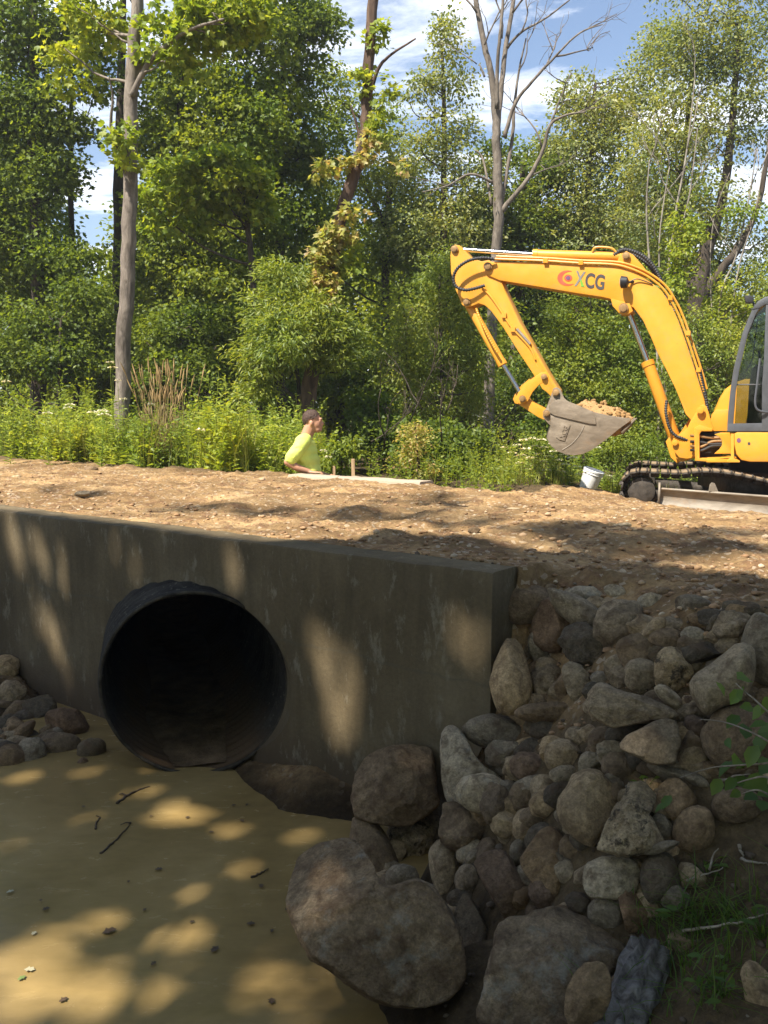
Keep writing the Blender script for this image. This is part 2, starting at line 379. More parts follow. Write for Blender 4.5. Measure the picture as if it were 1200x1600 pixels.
# ------------------------------------------------------------------ concrete headwalls
def concrete_mat():
    t = NT('concrete'); p = t.pos(); o = t.coord()
    n = t.noise(1.3, 6, 0.6, p); st = t.noise(3.2, 6, 0.65, t.mapping(p, (1.6, 1.6, 0.16)), 0.3); f = t.noise(55, 5, 0.7, p)
    c = t.ramp(n, [(0.25, (0.082, 0.060, 0.030)), (0.5, (0.132, 0.099, 0.054)), (0.75, (0.205, 0.160, 0.094))])
    c = t.mix(1.0, c, t.ramp(st, [(0.3, 0.68), (0.55, 1.0), (0.75, 1.28)]), 'MULTIPLY')
    c = t.mix(1.0, c, t.ramp(f, [(0.3, 0.86), (0.7, 1.12)]), 'MULTIPLY')
    z = t.new('ShaderNodeSeparateXYZ'); t.l.new(p, z.inputs[0])
    zz = t.math('ADD', z.outputs[2], t.math('MULTIPLY', t.noise(5, 5, 0.6, p), 0.30))
    c = t.mix(t.ramp(zz, [(0.24, 0.85), (0.48, 0.0)]), c, (0.085, 0.058, 0.034))                # mud line near the water
    pale = t.math('MULTIPLY', t.ramp(t.math('ADD', z.outputs[2], t.math('MULTIPLY', f, 0.02)), [(ROADZ-0.02, 0.0), (ROADZ-0.004, 1.0)]), 0.8)
    c = t.mix(pale, c, (0.55, 0.50, 0.41))                                                      # trowelled lighter top edge
    dust = t.math('MULTIPLY', pale, t.ramp(t.noise(7, 6, 0.7, p), [(0.46, 0.0), (0.62, 0.9)]))
    c = t.mix(dust, c, (0.36, 0.22, 0.115))
    line = t.ramp(t.math('ABSOLUTE', t.math('SUBTRACT', t.math('ADD', z.outputs[2], t.math('MULTIPLY', t.noise(2.5, 4, 0.6, p), 0.12)), 0.80)), [(0.0, 0.55), (0.012, 0.0)])
    c = t.mix(line, c, (0.10, 0.085, 0.055))
    spl = t.ramp(t.noise(10, 7, 0.75, t.mapping(p, (1, 1, 0.45))), [(0.56, 0.0), (0.66, 0.55)]); c = t.mix(spl, c, (0.26, 0.225, 0.16))
    pit = t.ramp(t.vor(34, p), [(0.0, 0.0), (0.11, 1.0)])
    b = t.bump(f, 0.28, 0.01); b = t.bump(pit, 0.25, 0.01, b); b = t.bump(st, 0.25, 0.03, b)
    return t.fin(c, 0.88, b, spec=0.25)
CONC = concrete_mat()
def prism(name, t0, t1, s0, s1, z0, z1, nt=80, wob=0.006, seed=1):
    """wall with slightly uneven faces and softened upper edges"""
    prof = [(s0, z0), (s0, z1-0.35), (s0, z1-0.016), (s0+0.005, z1-0.004), (s0+0.018, z1), (0.5*(s0+s1), z1), (s1-0.018, z1), (s1-0.005, z1-0.004), (s1, z1-0.016), (s1, z0)]
    m = len(prof); ts = np.linspace(t0, t1, nt); V = []
    for k, t in enumerate(ts):
        for (s, z) in prof: V.append(W(t, s, z))
    V = np.array([tuple(v) for v in V]); d = fbm(V*2.2, seed, 3)[:, None]*wob
    V = V+d*np.array([ND[0], ND[1], 0.5]); c = fbm(V*14, seed+5, 2)*0.004; V[:, 2] += c
    i, j = np.meshgrid(np.arange(nt-1), np.arange(m), indexing='ij'); j2 = (j+1) % m
    Q = np.stack([i*m+j, i*m+j2, (i+1)*m+j2, (i+1)*m+j], -1).reshape(-1, 4)
    b = MB(); b.add(V, [Q]); b.f.setdefault(m, []).append(np.arange(m)[None]); b.f.setdefault(m, []).append((np.arange(m)[::-1]+(nt-1)*m)[None])
    return b
# culvert pipe: rim circle towards the photographer, barrel running back under the road
n_r = Vector((0.02, -1.0, 0.06)).normalized()          # rim faces the photographer, skewed against the wall
r_u = Vector((1, 0.0, 0)); r_u = (r_u-n_r*r_u.dot(n_r)).normalized(); r_v = n_r.cross(r_u).normalized()
if r_v.z < 0: r_v = -r_v
def ring(r, k, n=96, bumpy=0.0, rim=False):
    a = np.arange(n)*2*np.pi/n; out = []
    for q in a:
        rr = r+bumpy*math.sin(9*q+2)*0.5
        w = 1.0 if k <= 0 else 1.0
        out.append(tuple(PIPE_C+r_u*(rr*math.cos(q)*1.02)+r_v*(rr*math.sin(q))+PB*k))
    return np.array(out)
def pipe_shell(depths, radii, n=96):
    V = np.concatenate([ring(r, k, n) for r, k in zip(radii, depths)]); m = len(depths)
    i, j = np.meshgrid(np.arange(m-1), np.arange(n), indexing='ij'); j2 = (j+1) % n
    return V, np.stack([i*n+j, i*n+j2, (i+1)*n+j2, (i+1)*n+j], -1).reshape(-1, 4)
wall_mb = prism('headwall', -9.5, 0.0, 0.0, 0.215, -0.6, ROADZ, 140, 0.006, 1)
cut_me = MB(); kk = [-1.2, 4.0]; V, Q = pipe_shell(kk, [PIPE_R-0.006]*2); cut_me.add(V, [Q]); nn = 96
cut_me.f.setdefault(nn, []).append(np.arange(nn)[::-1][None]); cut_me.f.setdefault(nn, []).append((np.arange(nn)+nn)[None])
wo = bpy.data.objects.new('w', wall_mb.mesh('w')); co = bpy.data.objects.new('c', cut_me.mesh('c'))
for o_ in (wo, co):
    COL.objects.link(o_); bm = bmesh.new(); bm.from_mesh(o_.data); bmesh.ops.recalc_face_normals(bm, faces=bm.faces); bm.to_mesh(o_.data); bm.free()
md = wo.modifiers.new('b', 'BOOLEAN'); md.object = co; md.operation = 'DIFFERENCE'; md.solver = 'EXACT'
dg = bpy.context.evaluated_depsgraph_get(); me_w = bpy.data.meshes.new_from_object(wo.evaluated_get(dg)); me_w.name = 'headwall'
bpy.data.objects.remove(wo); bpy.data.objects.remove(co)
me_w.materials.clear()
hw = link('headwall', me_w, CONC, smooth=True); me_w.set_sharp_from_angle(angle=math.radians(40))
tag(hw, 'long grey concrete headwall with the round culvert pipe through it', 'wall')
fw = prism('headwall', -4.45, -2.8, 3.52, 3.74, -0.2, ROADZ+0.016, 50, 0.006, 4).build('headwall', plain('pale_concrete', (0.38, 0.30, 0.215), 0.85, var=0.15, scale=3, bump=0.2)); fw.data.set_sharp_from_angle(angle=math.radians(40))
bm = bmesh.new(); bm.from_mesh(fw.data); bmesh.ops.recalc_face_normals(bm, faces=bm.faces); bm.to_mesh(fw.data); bm.free(); fw.data.set_sharp_from_angle(angle=math.radians(40))
tag(fw, 'pale top of the far concrete headwall beside the man', 'wall')
# the pipe
def pipe_mat():
    t = NT('pipe_plastic'); p = t.pos(); n = t.noise(4, 6, 0.65, p); f = t.noise(30, 5, 0.7, p)
    z = t.new('ShaderNodeSeparateXYZ'); t.l.new(p, z.inputs[0])
    c = t.ramp(n, [(0.35, (0.016, 0.014, 0.011)), (0.7, (0.050, 0.043, 0.033))])
    c = t.mix(t.ramp(f, [(0.58, 0.0), (0.72, 0.7)]), c, (0.17, 0.145, 0.105))
    c = t.mix(t.ramp(t.math('ADD', z.outputs[2], t.math('MULTIPLY', n, 0.3)), [(0.22, 0.9), (0.40, 0.0)]), c, (0.10, 0.062, 0.032))
    return t.fin(c, 0.85, t.bump(f, 0.5, 0.012), spec=0.12)
PM = pipe_mat()
pr = empty('culvert_pipe', tuple(PIPE_C-Vector((0, 0, PIPE_R))), label='black corrugated culvert pipe sticking out of the concrete headwall', cat='pipe')
dep = np.linspace(0.0, 5.2, 261); rad = PIPE_R-0.014+0.009*np.sin(dep*2*np.pi/0.085)
b = MB(); V, Q = pipe_shell(dep, rad); b.add(V, [Q[:, ::-1]]); b.build('lining', PM, pr)
dep2 = np.linspace(0.0, 1.6, 80); b = MB(); V, Q = pipe_shell(dep2, PIPE_R+0.004+0.006*np.sin(dep2*2*np.pi/0.11)); b.add(V, [Q]); b.build('outer_shell', PM, pr)
b = MB(); V, Q = pipe_shell([0.004, -0.008, -0.012, -0.008, 0.004], [PIPE_R+0.006, PIPE_R+0.004, PIPE_R-0.003, PIPE_R-0.010, PIPE_R-0.013]); b.add(V, [Q]); b.build('rim', plain('pipe_rim', (0.055, 0.045, 0.032), 0.9, var=0.7, scale=14, bump=0.4, spec=0.1), pr)

# silt lying in the pipe
b = MB(); nn = 20; rows = []; ks = np.linspace(0.04, 4.6, 50)
for k in ks:
    for q in np.linspace(-1, 1, nn):
        hh = -PIPE_R+0.030+0.050*min(1.0, k/0.6)-0.006*k+0.010*math.sin(k*5+q*2)+0.012*(q*q-0.3); w = math.sqrt(max(0.0004, (PIPE_R-0.018)**2-hh*hh)); rows.append(tuple(PIPE_C+r_u*(w*q)+r_v*hh+PB*k))
i, j = np.meshgrid(np.arange(49), np.arange(nn-1), indexing='ij')
b.add(rows, [np.stack([i*nn+j, i*nn+j+1, (i+1)*nn+j+1, (i+1)*nn+j], -1).reshape(-1, 4)])
tag(b.build('mud', plain('silt', (0.13, 0.085, 0.045), 0.8, var=0.5, scale=9, bump=0.6, spec=0.2), pr), kind='stuff')
# ------------------------------------------------------------------ stones
def rock_mat(name, a, b, c2, pit=0.0, lich=0.0):
    t = NT(name); p = t.coord(); r = t.objrand()
    v = t.new('ShaderNodeVectorMath', operation='ADD'); t.l.new(p, v.inputs[0]); cx = t.new('ShaderNodeCombineXYZ'); t.l.new(t.math('MULTIPLY', r, 40.0), cx.inputs[0]); t.l.new(cx.outputs[0], v.inputs[1]); q = v.outputs[0]
    n = t.noise(5, 6, 0.62, q, 0.4); f = t.noise(42, 6, 0.72, q); w = t.noise(13, 5, 0.6, q, 0.8)
    c = t.ramp(n, [(0.28, a), (0.5, b), (0.74, c2)])
    c = t.mix(1.0, c, t.ramp(f, [(0.28, 0.54), (0.72, 1.42)]), 'MULTIPLY')
    c = t.mix(1.0, c, t.ramp(t.noise(120, 3, 0.7, q), [(0.3, 0.72), (0.7, 1.26)]), 'MULTIPLY')
    c = t.mix(t.ramp(w, [(0.50, 0.0), (0.66, 0.7)]), c, (0.10, 0.062, 0.036))                  # soil stains
    c = t.mix(1.0, c, t.ramp(r, [(0.0, (0.78, 0.78, 0.80)), (0.5, (1.0, 0.98, 0.94)), (1.0, (1.22, 1.12, 0.96))]), 'MULTIPLY')
    if lich: c = t.mix(t.ramp(t.noise(9, 6, 0.7, q), [(0.55, 0.0), (0.66, lich)]), c, (0.36, 0.36, 0.30))
    if pit: c = t.mix(t.ramp(t.noise(19, 5, 0.75, q), [(0.53, 0.0), (0.62, pit)]), c, (0.035, 0.026, 0.018))
    b_ = t.bump(t.noise(110, 4, 0.7, q), 0.5, 0.006); b_ = t.bump(f, 0.9, 0.014, b_); b_ = t.bump(w, 0.55, 0.03, b_)
    if pit: b_ = t.bump(t.noise(19, 5, 0.75, q), 0.7, 0.03, b_)
    return t.fin(c, 0.9, b_, spec=0.2)
RM = {
 'grey': rock_mat('stone_grey', (0.181, 0.144, 0.096), (0.283, 0.223, 0.147), (0.370, 0.290, 0.188)),
 'tan': rock_mat('stone_tan', (0.211, 0.154, 0.092), (0.335, 0.246, 0.146), (0.443, 0.331, 0.201)),
 'pale': rock_mat('stone_pale', (0.312, 0.248, 0.158), (0.447, 0.353, 0.227), (0.555, 0.440, 0.283), lich=0.4),
 'brown': rock_mat('stone_brown', (0.133, 0.090, 0.051), (0.215, 0.149, 0.087), (0.305, 0.215, 0.127)),
 'red': rock_mat('stone_red', (0.122, 0.078, 0.049), (0.194, 0.127, 0.080), (0.268, 0.179, 0.113)),
 'dark': rock_mat('stone_dark', (0.069, 0.053, 0.036), (0.121, 0.094, 0.062), (0.201, 0.153, 0.099)),
 'rough': rock_mat('stone_rough', (0.227, 0.168, 0.099), (0.377, 0.284, 0.171), (0.511, 0.394, 0.241), pit=0.85),
 'boulder': rock_mat('stone_boulder', (0.105, 0.073, 0.043), (0.218, 0.155, 0.095), (0.362, 0.272, 0.172), lich=0.35),
}
_ico = {}
def ico(n):
    if n not in _ico:
        bm = bmesh.new(); bmesh.ops.create_icosphere(bm, subdivisions=n, radius=1.0)
        _ico[n] = (np.array([v.co[:] for v in bm.verts]), np.array([[v.index for v in f.verts] for f in bm.faces])); bm.free()
    V, F = _ico[n]; return V.copy(), F
def poly_radius(poly, ang):
    sc_, ox, oy, pts = poly; P = np.array([(ox+x/sc_, -(oy+y/sc_)) for x, y in pts]); ctr = (P.max(0)+P.min(0))/2; hw = (P.max(0)-P.min(0))/2; Q = (P-ctr)/hw
    Q = smooth_path(np.column_stack([np.vstack([Q, Q[:1]]), np.zeros(len(Q)+1)]), 5)[:-1, :2]*0.55+np.concatenate([Q[i]+(np.roll(Q, -1, 0)[i]-Q[i])*np.arange(5)[:, None]/5 for i in range(len(Q))])*0.45; th = np.arctan2(Q[:, 1], Q[:, 0]); rr = np.hypot(Q[:, 0], Q[:, 1]); o = np.argsort(th); th, rr = th[o], rr[o]
    return np.interp(ang, np.concatenate([th-2*np.pi, th, th+2*np.pi]), np.tile(rr, 3)), ctr, hw
def stone_shape(kind, seed, sub=4, lobes=None, poly=None, cuts=()):
    r = np.random.default_rng(seed); V, F = ico(sub)
    if poly is not None:
        rho = np.hypot(V[:, 0], V[:, 1]); ang = np.arctan2(V[:, 1], V[:, 0]); R, _, _ = poly_radius(poly, ang); k = R*rho**0.62/np.maximum(rho, 1e-6); xy = V[:, :2]*k[:, None]
        a_ = np.linspace(-np.pi, np.pi, 240); ro, _, _ = poly_radius(poly, a_); E = np.column_stack([ro*np.cos(a_), ro*np.sin(a_)])
        if kind == 'lobes':                                                 # the face runs straight across the notch
            pt = sorted(map(tuple, E)); hull = []
            for seq in (pt, pt[::-1]):
                part = []
                for p in seq:
                    while len(part) > 1 and (part[-1][0]-part[-2][0])*(p[1]-part[-2][1])-(part[-1][1]-part[-2][1])*(p[0]-part[-2][0]) <= 0: part.pop()
                    part.append(p)
                hull += part[:-1]
            hull = np.array(hull); E = np.concatenate([hull[i]+(np.roll(hull, -1, 0)[i]-hull[i])*np.linspace(0, 1, 12, endpoint=False)[:, None] for i in range(len(hull))])
        dd = np.sqrt(((xy[:, None]-E[None])**2).sum(2)).min(1)*(rho < 0.9995)
        V = np.column_stack([xy, np.sign(V[:, 2])*np.sqrt(1-(1-np.clip(dd/(0.24 if kind in ('B', 'X', 'A', 'lobes') else 0.6), 0, 1))**2)*(0.72+0.28*np.clip(dd, 0, 1))*np.sqrt(np.maximum(0, 1-rho**8))])
        for q_ in range(12 if kind in ('B', 'X', 'A', 'lobes') else 2):                                                 # worn flats on the face
            n = r.normal(size=3)*np.array([0.7, 0.7, 0.5]); n[2] = abs(n[2])+0.85; n /= np.linalg.norm(n); V = V-np.maximum(0, V@n-r.uniform(0.58, 0.90))[:, None]*n*0.95
        for cx_, cy_, cz_, cd_ in cuts:
            n = np.array([cx_, cy_, cz_]); n = n/np.linalg.norm(n); V = V-np.maximum(0, V@n-cd_)[:, None]*n*0.96
        V[:, 2] -= 0.38*V[:, 1]
    if kind == 'lobes' and poly is None:                                                     # one stone of several swellings
        L = np.array(lobes, float); best = np.full(len(V), 0.05)
        for cx, cy, cz, rx, ry, rz in L:
            R = np.array([rx, ry, rz]); d = V/R; o = -np.array([cx, cy, cz])/R
            A = (d*d).sum(1); B = (d*o).sum(1); C = (o*o).sum()-1; D = B*B-A*C
            tt = np.where(D > 0, (-B+np.sqrt(np.maximum(D, 0)))/A, 0)
            best = np.maximum(best, tt) if C <= 0 else best
        V = V*best[:, None]
    if kind in ('A', 'S', 'X', 'B', 'W') and poly is None:
        k = {'A': 9, 'S': 8, 'X': 11, 'B': 9, 'W': 6}[kind]; lo, hi = {'A': (0.56, 0.8), 'S': (0.6, 0.85), 'X': (0.62, 0.86), 'B': (0.70, 0.92), 'W': (0.42, 0.7)}[kind]
        for _ in range(k):
            n = r.normal(size=3); n /= np.linalg.norm(n); d = r.uniform(lo, hi)
            over = np.maximum(0, V@n-d); V = V-over[:, None]*n*0.93
    o = r.uniform(0, 60, 3); N = V/np.linalg.norm(V, axis=1)[:, None]
    lowamp, hi1, hi2 = {'R': (0.16, 0.035, 0.008), 'E': (0.18, 0.032, 0.008), 'A': (0.06, 0.03, 0.012), 'S': (0.06, 0.03, 0.012), 'X': (0.14, 0.085, 0.045), 'B': (0.07, 0.06, 0.035), 'W': (0.05, 0.03, 0.01), 'lobes': (0.05, 0.03, 0.02)}[kind]
    if poly is not None: lowamp *= 0.35; N = N*np.array([0.45, 0.45, 1])
    V = V+N*(lowamp*fbm(V*1.1+o, seed, 2)+hi1*fbm(V*3.4+o, seed+1, 3))[:, None]
    if sub >= 5 and kind in ('B', 'lobes', 'X'): V = V+N*(0.016*fbm(V*7+o, seed+3, 3)+0.012*fbm(V*19+o, seed+4, 3)-0.03*np.maximum(0, vnoise(V*3.1+o, seed+8)-0.35))[:, None]
    if hi2: V = V+N*(hi2*fbm(V*9+o, seed+2, 3))[:, None]
    return V, F
def stone(px, py, w, h, rot=0, kind='R', mat='grey', label='', thick=None, push=0.0, sub=4, group=None, seed=None, lobes=None, poly=None, cuts=(), name='rock', cat='rock', Y=None):
    if poly is not None:
        _, ctr, hw_ = poly_radius(poly, np.zeros(1)); px, py, w, h, rot, sub = ctr[0], -ctr[1], hw_[0]*2/1.14, hw_[1]*2/1.14, 0, max(sub, 5)
    seed = seed if seed is not None else int(px*7+py*13); pt = hit(px, py) if Y is None else U(px, py, Y)
    Vn, F = stone_shape(kind, seed, sub, lobes, poly, cuts); r = np.random.default_rng(seed+5)
    if kind != 'lobes' and poly is None:
        q = Matrix.Rotation(r.uniform(0, 6.28), 3, Vector(r.normal(size=3))); Vn = Vn@np.array(q).T
    Vn = Vn-(Vn.max(0)+Vn.min(0))/2; Vn = Vn/((Vn.max(0)-Vn.min(0))/2)
    Y0 = pt.y; sc = Y0/FPX; th = (thick if thick else 0.85*math.sqrt(w*h))
    Yc = Y0-0.22*th*sc+push; c = U(px, py, Yc); sc = Yc/FPX
    w, h = w*1.14, h*1.14
    a = math.radians(rot); A = Vn[:, 0]*w/2*sc; B = Vn[:, 1]*h/2*sc; Cc = Vn[:, 2]*th/2*sc
    A, B = A*math.cos(a)-B*math.sin(a), A*math.sin(a)+B*math.cos(a)
    # axes square to this stone's own sight line
    f = ray(px, py).normalized(); rt = f.cross(Vector((0, 0, 1))).normalized(); u = rt.cross(f)
    V = A[:, None]*np.array(rt)+B[:, None]*np.array(u)-Cc[:, None]*np.array(f)
    o = link(name, mesh_np(name, V, [F]), RM[mat], loc=tuple(c))
    return tag(o, label, cat, group)
G = 'riprap stones heaped beside the headwall'
STONES = [  # px, py, width, height, tilt, kind, material, label [, extras]
 (823, 946, 78, 62, -8, 'R', 'brown', 'rounded brown stone pressed against the top corner of the concrete wall'),
 (866, 976, 72, 78, 15, 'A', 'red', 'lumpy reddish brown stone just below the brown one at the wall corner'),
 (903, 955, 104, 40, -30, 'E', 'grey', 'long grey green stone sloping down right at the top of the heap', dict(push=-0.06)),
 (914, 931, 54, 30, -5, 'R', 'pale', 'pale flat cobble behind the long grey green sloping stone'),
 (938, 948, 46, 26, -15, 'R', 'tan', 'small pinkish tan stone right of the pale flat cobble'),
 (913, 1011, 76, 70, 0, 'X', 'dark', 'dark round pitted stone near the top of the heap', dict(push=-0.08)),
 (968, 986, 78, 96, -20, 'B', 'tan', 'large tan block with an uneven top edge, right of the dark pitted stone'),
 (998, 1022, 66, 62, -30, 'R', 'brown', 'smooth brown stone leaning on the large tan block'),
 (799, 1057, 68, 124, 4, 'E', 'tan', 'tall egg shaped tan stone standing against the wall end', dict(Y=3.62, poly=(5.4545, 760, 900, [(20,920),(60,750),(120,620),(170,540),(240,520),(300,540),(330,600),(360,750),(395,900),(390,1050),(330,1150),(220,1190),(110,1180),(50,1050)]))),
 (843, 1017, 28, 56, 28, 'W', 'grey', 'thin grey green splinter right of the tall egg shaped stone'),
 (855, 1071, 44, 56, 8, 'X', 'tan', 'squat speckled tan block right of the tall egg shaped stone'),
 (880, 1072, 26, 44, 12, 'A', 'brown', 'narrow dark brown stone between the speckled block and a grey upright stone'),
 (904, 1067, 40, 64, 18, 'E', 'grey', 'upright grey stone below the dark pitted round stone'),
 (862, 1113, 106, 30, 4, 'S', 'brown', 'flat brown slab lying level under the speckled tan block'),
 (862, 1142, 66, 50, 0, 'R', 'dark', 'dark stone in the hollow under the flat brown slab', dict(push=0.08)),
 (779, 1144, 104, 50, -4, 'S', 'grey', 'grey slab with a pale top edge at the foot of the wall end', dict(Y=3.6)),
 (983, 1107, 156, 78, -6, 'B', 'tan', 'broad flat tan stone in the middle of the heap', dict(poly=(1.0, 0, 0, [(907.5,1109),(914,1098),(919.5,1081),(930,1071),(943,1069),(958,1076),(977,1082),(1010,1087),(1045,1100),(1059,1112),(1044,1120),(1010,1127),(975,1136),(955,1140),(930,1129),(912,1117)]), push=-0.10)),
 (1052, 1050, 56, 72, -12, 'X', 'rough', 'rough pitted yellowish block above the broad flat tan stone'),
 (1006, 1057, 56, 54, 20, 'R', 'grey', 'smooth grey stone left of the rough yellowish block'),
 (1044, 1088, 44, 22, -36, 'E', 'pale', 'small smooth pale stone tucked below the rough yellowish block', dict(push=-0.05)),
 (1083, 993, 35, 26, -8, 'R', 'pale', 'small pale egg shaped stone at the road edge'),
 (1021, 985, 48, 24, 48, 'E', 'tan', 'stubby tan stone with a pale end pointing up at the road edge', dict(push=-0.04)),
 (1044, 1000, 54, 34, 5, 'R', 'brown', 'soil covered brown stone under the small pale egg shaped one'),
 (1092, 1021, 64, 32, 10, 'A', 'dark', 'black flat stone under the small pale egg shaped one'),
 (1015, 942, 36, 28, 15, 'A', 'pale', 'pale knobbly cobble lying alone on the soil above the heap'),
 (1146, 982, 56, 54, 20, 'X', 'tan', 'rough brown tan stone at the top right of the heap'),
 (1128, 1060, 78, 146, -42, 'E', 'grey', 'big smooth grey stone leaning right at the right of the heap', dict(poly=(5.0, 960, 900, [(595,860),(640,780),(740,700),(850,590),(930,510),(1010,495),(1070,540),(1090,650),(1080,800),(1000,950),(860,1020),(740,1100),(660,1030),(610,950)]), push=-0.10, sub=5)),
 (1200, 1016, 74, 108, 12, 'E', 'grey', 'big smooth grey stone cut off by the right edge at the top of the heap'),
 (1099, 972, 48, 24, -6, 'S', 'brown', 'flat brown stone with a pale top at the road edge'),
 (1116, 997, 28, 22, -10, 'A', 'tan', 'little tan chip beside the black flat stone'),
 (1125, 962, 26, 14, -25, 'S', 'grey', 'little grey slate chip at the top right of the heap'),
 (1162, 1154, 116, 104, 10, 'R', 'brown', 'large round brown stone behind the green vine'),
 (1088, 1142, 36, 46, 14, 'R', 'red', 'reddish brown round stone left of the large one behind the vine'),
 (1074, 1103, 20, 30, -20, 'A', 'red', 'small orange red chip under the leaning grey stone'),
 (1016, 1157, 98, 76, 14, 'A', 'tan', 'three cornered tan stone with a sunlit patch in the middle of the heap', dict(poly=(5.0, 860, 1120, [(540,240),(600,160),(720,90),(800,30),(900,-5),(980,10),(1000,100),(1022,170),(992,260),(975,350),(800,372),(690,330),(560,285)]), push=-0.08)),
 (980, 1143, 66, 36, 22, 'R', 'dark', 'lumpy dark grey stone left of the three cornered sunlit stone'),
 (943, 1160, 44, 46, 0, 'R', 'brown', 'dark brown stone under the left end of the broad flat tan stone'),
 (1083, 1185, 42, 42, 0, 'A', 'tan', 'small tan block with a sunlit top right of the three cornered stone'),
 (1160, 1184, 64, 58, 0, 'R', 'grey', 'rounded grey stone under the vine leaves'),
 (1110, 1203, 36, 26, -20, 'R', 'brown', 'small brown egg shaped stone below the small sunlit block'),
 (966, 1200, 52, 44, -25, 'R', 'brown', 'brown stone with a rounded nose above the rough limestone'),
 (1060, 1212, 90, 24, -12, 'S', 'grey', 'long thin grey slab lying above a dark brown stone'),
 (1057, 1252, 56, 66, 0, 'A', 'brown', 'dark reddish brown stone right of the rough limestone'),
 (1085, 1296, 58, 72, -18, 'R', 'brown', 'smooth oval brown stone at the edge of the earth bank'),
 (918, 1261, 100, 122, 10, 'E', 'tan', 'big egg shaped tan stone in the lower middle of the heap', dict(poly=(5.0, 860, 1120, [(240,410),(300,395),(380,410),(440,470),(520,560),(540,640),(510,750),(450,860),(390,950),(340,1010),(260,990),(160,940),(80,850),(40,760),(50,660),(110,560),(150,460)]), sub=5, push=-0.05)),
 (993, 1280, 116, 126, 0, 'X', 'rough', 'rough grey and yellow limestone lump pointing upward', dict(poly=(5.0, 860, 1120, [(590,500),(640,485),(730,485),(780,530),(830,580),(800,700),(775,745),(830,830),(900,960),(750,1060),(600,1100),(380,1080),(370,1040),(410,930),(440,830),(500,700),(560,620)]), sub=5, push=-0.05, thick=90)),
 (1034, 1296, 32, 46, 15, 'R', 'grey', 'grey stone peeping out behind the rough limestone lump'),
 (1033, 1324, 54, 15, 24, 'E', 'grey', 'finger shaped grey stone lying below the rough limestone lump', dict(push=-0.06)),
 (955, 1378, 94, 84, 12, 'B', 'pale', 'whitish block with dark pits above the large front boulder', dict(poly=(5.0, 860, 1120, [(245,1340),(258,1230),(290,1160),(400,1105),(560,1072),(650,1090),(700,1130),(725,1200),(690,1290),(650,1390),(500,1430),(320,1430)]))),
 (1031, 1374, 56, 76, 0, 'R', 'dark', 'dark round stone right of the whitish pitted block'),
 (858, 1346, 96, 110, -8, 'A', 'brown', 'brown pyramid shaped stone with rusty sides', dict(poly=(5.0, 660, 1120, [(750,1130),(830,1000),(900,890),(980,850),(1060,890),(1130,980),(1190,1080),(1215,1200),(1220,1300),(1150,1400),(1000,1400),(850,1310),(765,1200)]))),
 (786, 1383, 108, 62, -46, 'A', 'red', 'reddish slab tilted steeply down right', dict(poly=(2.069, 420, 1120, [(655,478),(690,445),(745,428),(770,440),(800,480),(835,530),(858,600),(775,652),(740,610),(690,535)]), push=-0.06, thick=60)),
 (731, 1295, 84, 68, -8, 'A', 'brown', 'plump brown stone below the big whitish curved boulder'),
 (738, 1200, 116, 136, 0, 'lobes', 'pale', 'big whitish curved boulder leaning on the headwall', dict(Y=3.52, poly=(5.0, 660, 1120, [(130,140),(170,80),(230,62),(300,110),(360,200),(410,300),(500,390),(600,440),(680,530),(680,620),(500,710),(300,700),(190,700),(150,600),(135,400),(122,250)]), sub=5, lobes=[(-0.35, 0.2, 0, 0.62, 1.05, 0.7), (0.25, -0.45, 0, 0.85, 0.60, 0.7)], thick=90)),
 (757, 1240, 84, 58, -6, 'R', 'pale', 'grey green cobble sitting against the big whitish curved boulder', dict(push=-0.06)),
 (777, 1258, 52, 66, 12, 'X', 'brown', 'knobbly brown stone in front of the grey green cobble', dict(push=-0.08)),
 (789, 1181, 60, 52, 22, 'X', 'grey', 'pitted grey stone right of the big whitish curved boulder'),
 (826, 1199, 56, 44, -6, 'R', 'red', 'rounded reddish brown stone in the middle of the heap'),
 (866, 1174, 44, 44, 0, 'A', 'tan', 'tan knob of stone above the small grey pebble'),
 (822, 1238, 24, 46, -42, 'W', 'red', 'brick red broken piece beside the knobbly brown stone'),
 (854, 1247, 54, 30, 28, 'E', 'grey', 'smooth grey green oblong stone left of the big egg shaped one'),
 (881, 1211, 42, 32, 14, 'R', 'grey', 'small grey pebble above the big egg shaped tan stone'),
 (825, 1290, 45, 48, 0, 'R', 'tan', 'round tan cobble above the brown pyramid shaped stone'),
 (791, 1302, 26, 32, -15, 'A', 'grey', 'small grey wedge beside the round tan cobble'),
 (811, 1331, 28, 36, 10, 'R', 'grey', 'small grey stone behind the brown pyramid shaped one'),
 (695, 1357, 46, 80, 4, 'E', 'grey', 'upright oval grey green stone behind the notched boulder'),
 (736, 1332, 46, 36, 18, 'R', 'pale', 'small whitish round stone beside the oval grey green one'),
 (733, 1373, 42, 46, -10, 'R', 'tan', 'small tan stone half hidden by the tilted reddish slab'),
 (648, 1315, 86, 96, -14, 'X', 'rough', 'craggy lump with a sunlit face above the smooth little pebble', dict(sub=5)),
 (628, 1372, 50, 40, 14, 'R', 'grey', 'smooth little grey pebble resting in the notch of the boulder', dict(push=-0.12)),
 (584, 1335, 60, 118, 26, 'E', 'brown', 'long brown stone rising behind the notched boulder'),
 (616, 1222, 142, 138, 0, 'B', 'brown', 'large dark brown boulder lying against the foot of the headwall', dict(Y=3.8, poly=(3.75, 380, 1130, [(640,310),(700,200),(790,150),(900,115),(1110,130),(1140,200),(1150,400),(1160,480),(1000,590),(850,600),(720,580),(640,540),(620,430)]), sub=5)),
 (742, 1455, 52, 106, 10, 'W', 'dark', 'narrow dark wedge standing between the two front boulders'),
 (919, 1555, 62, 100, -20, 'S', 'brown', 'flat brown stone leaning on the large front boulder', dict(push=-0.14, thick=30)),
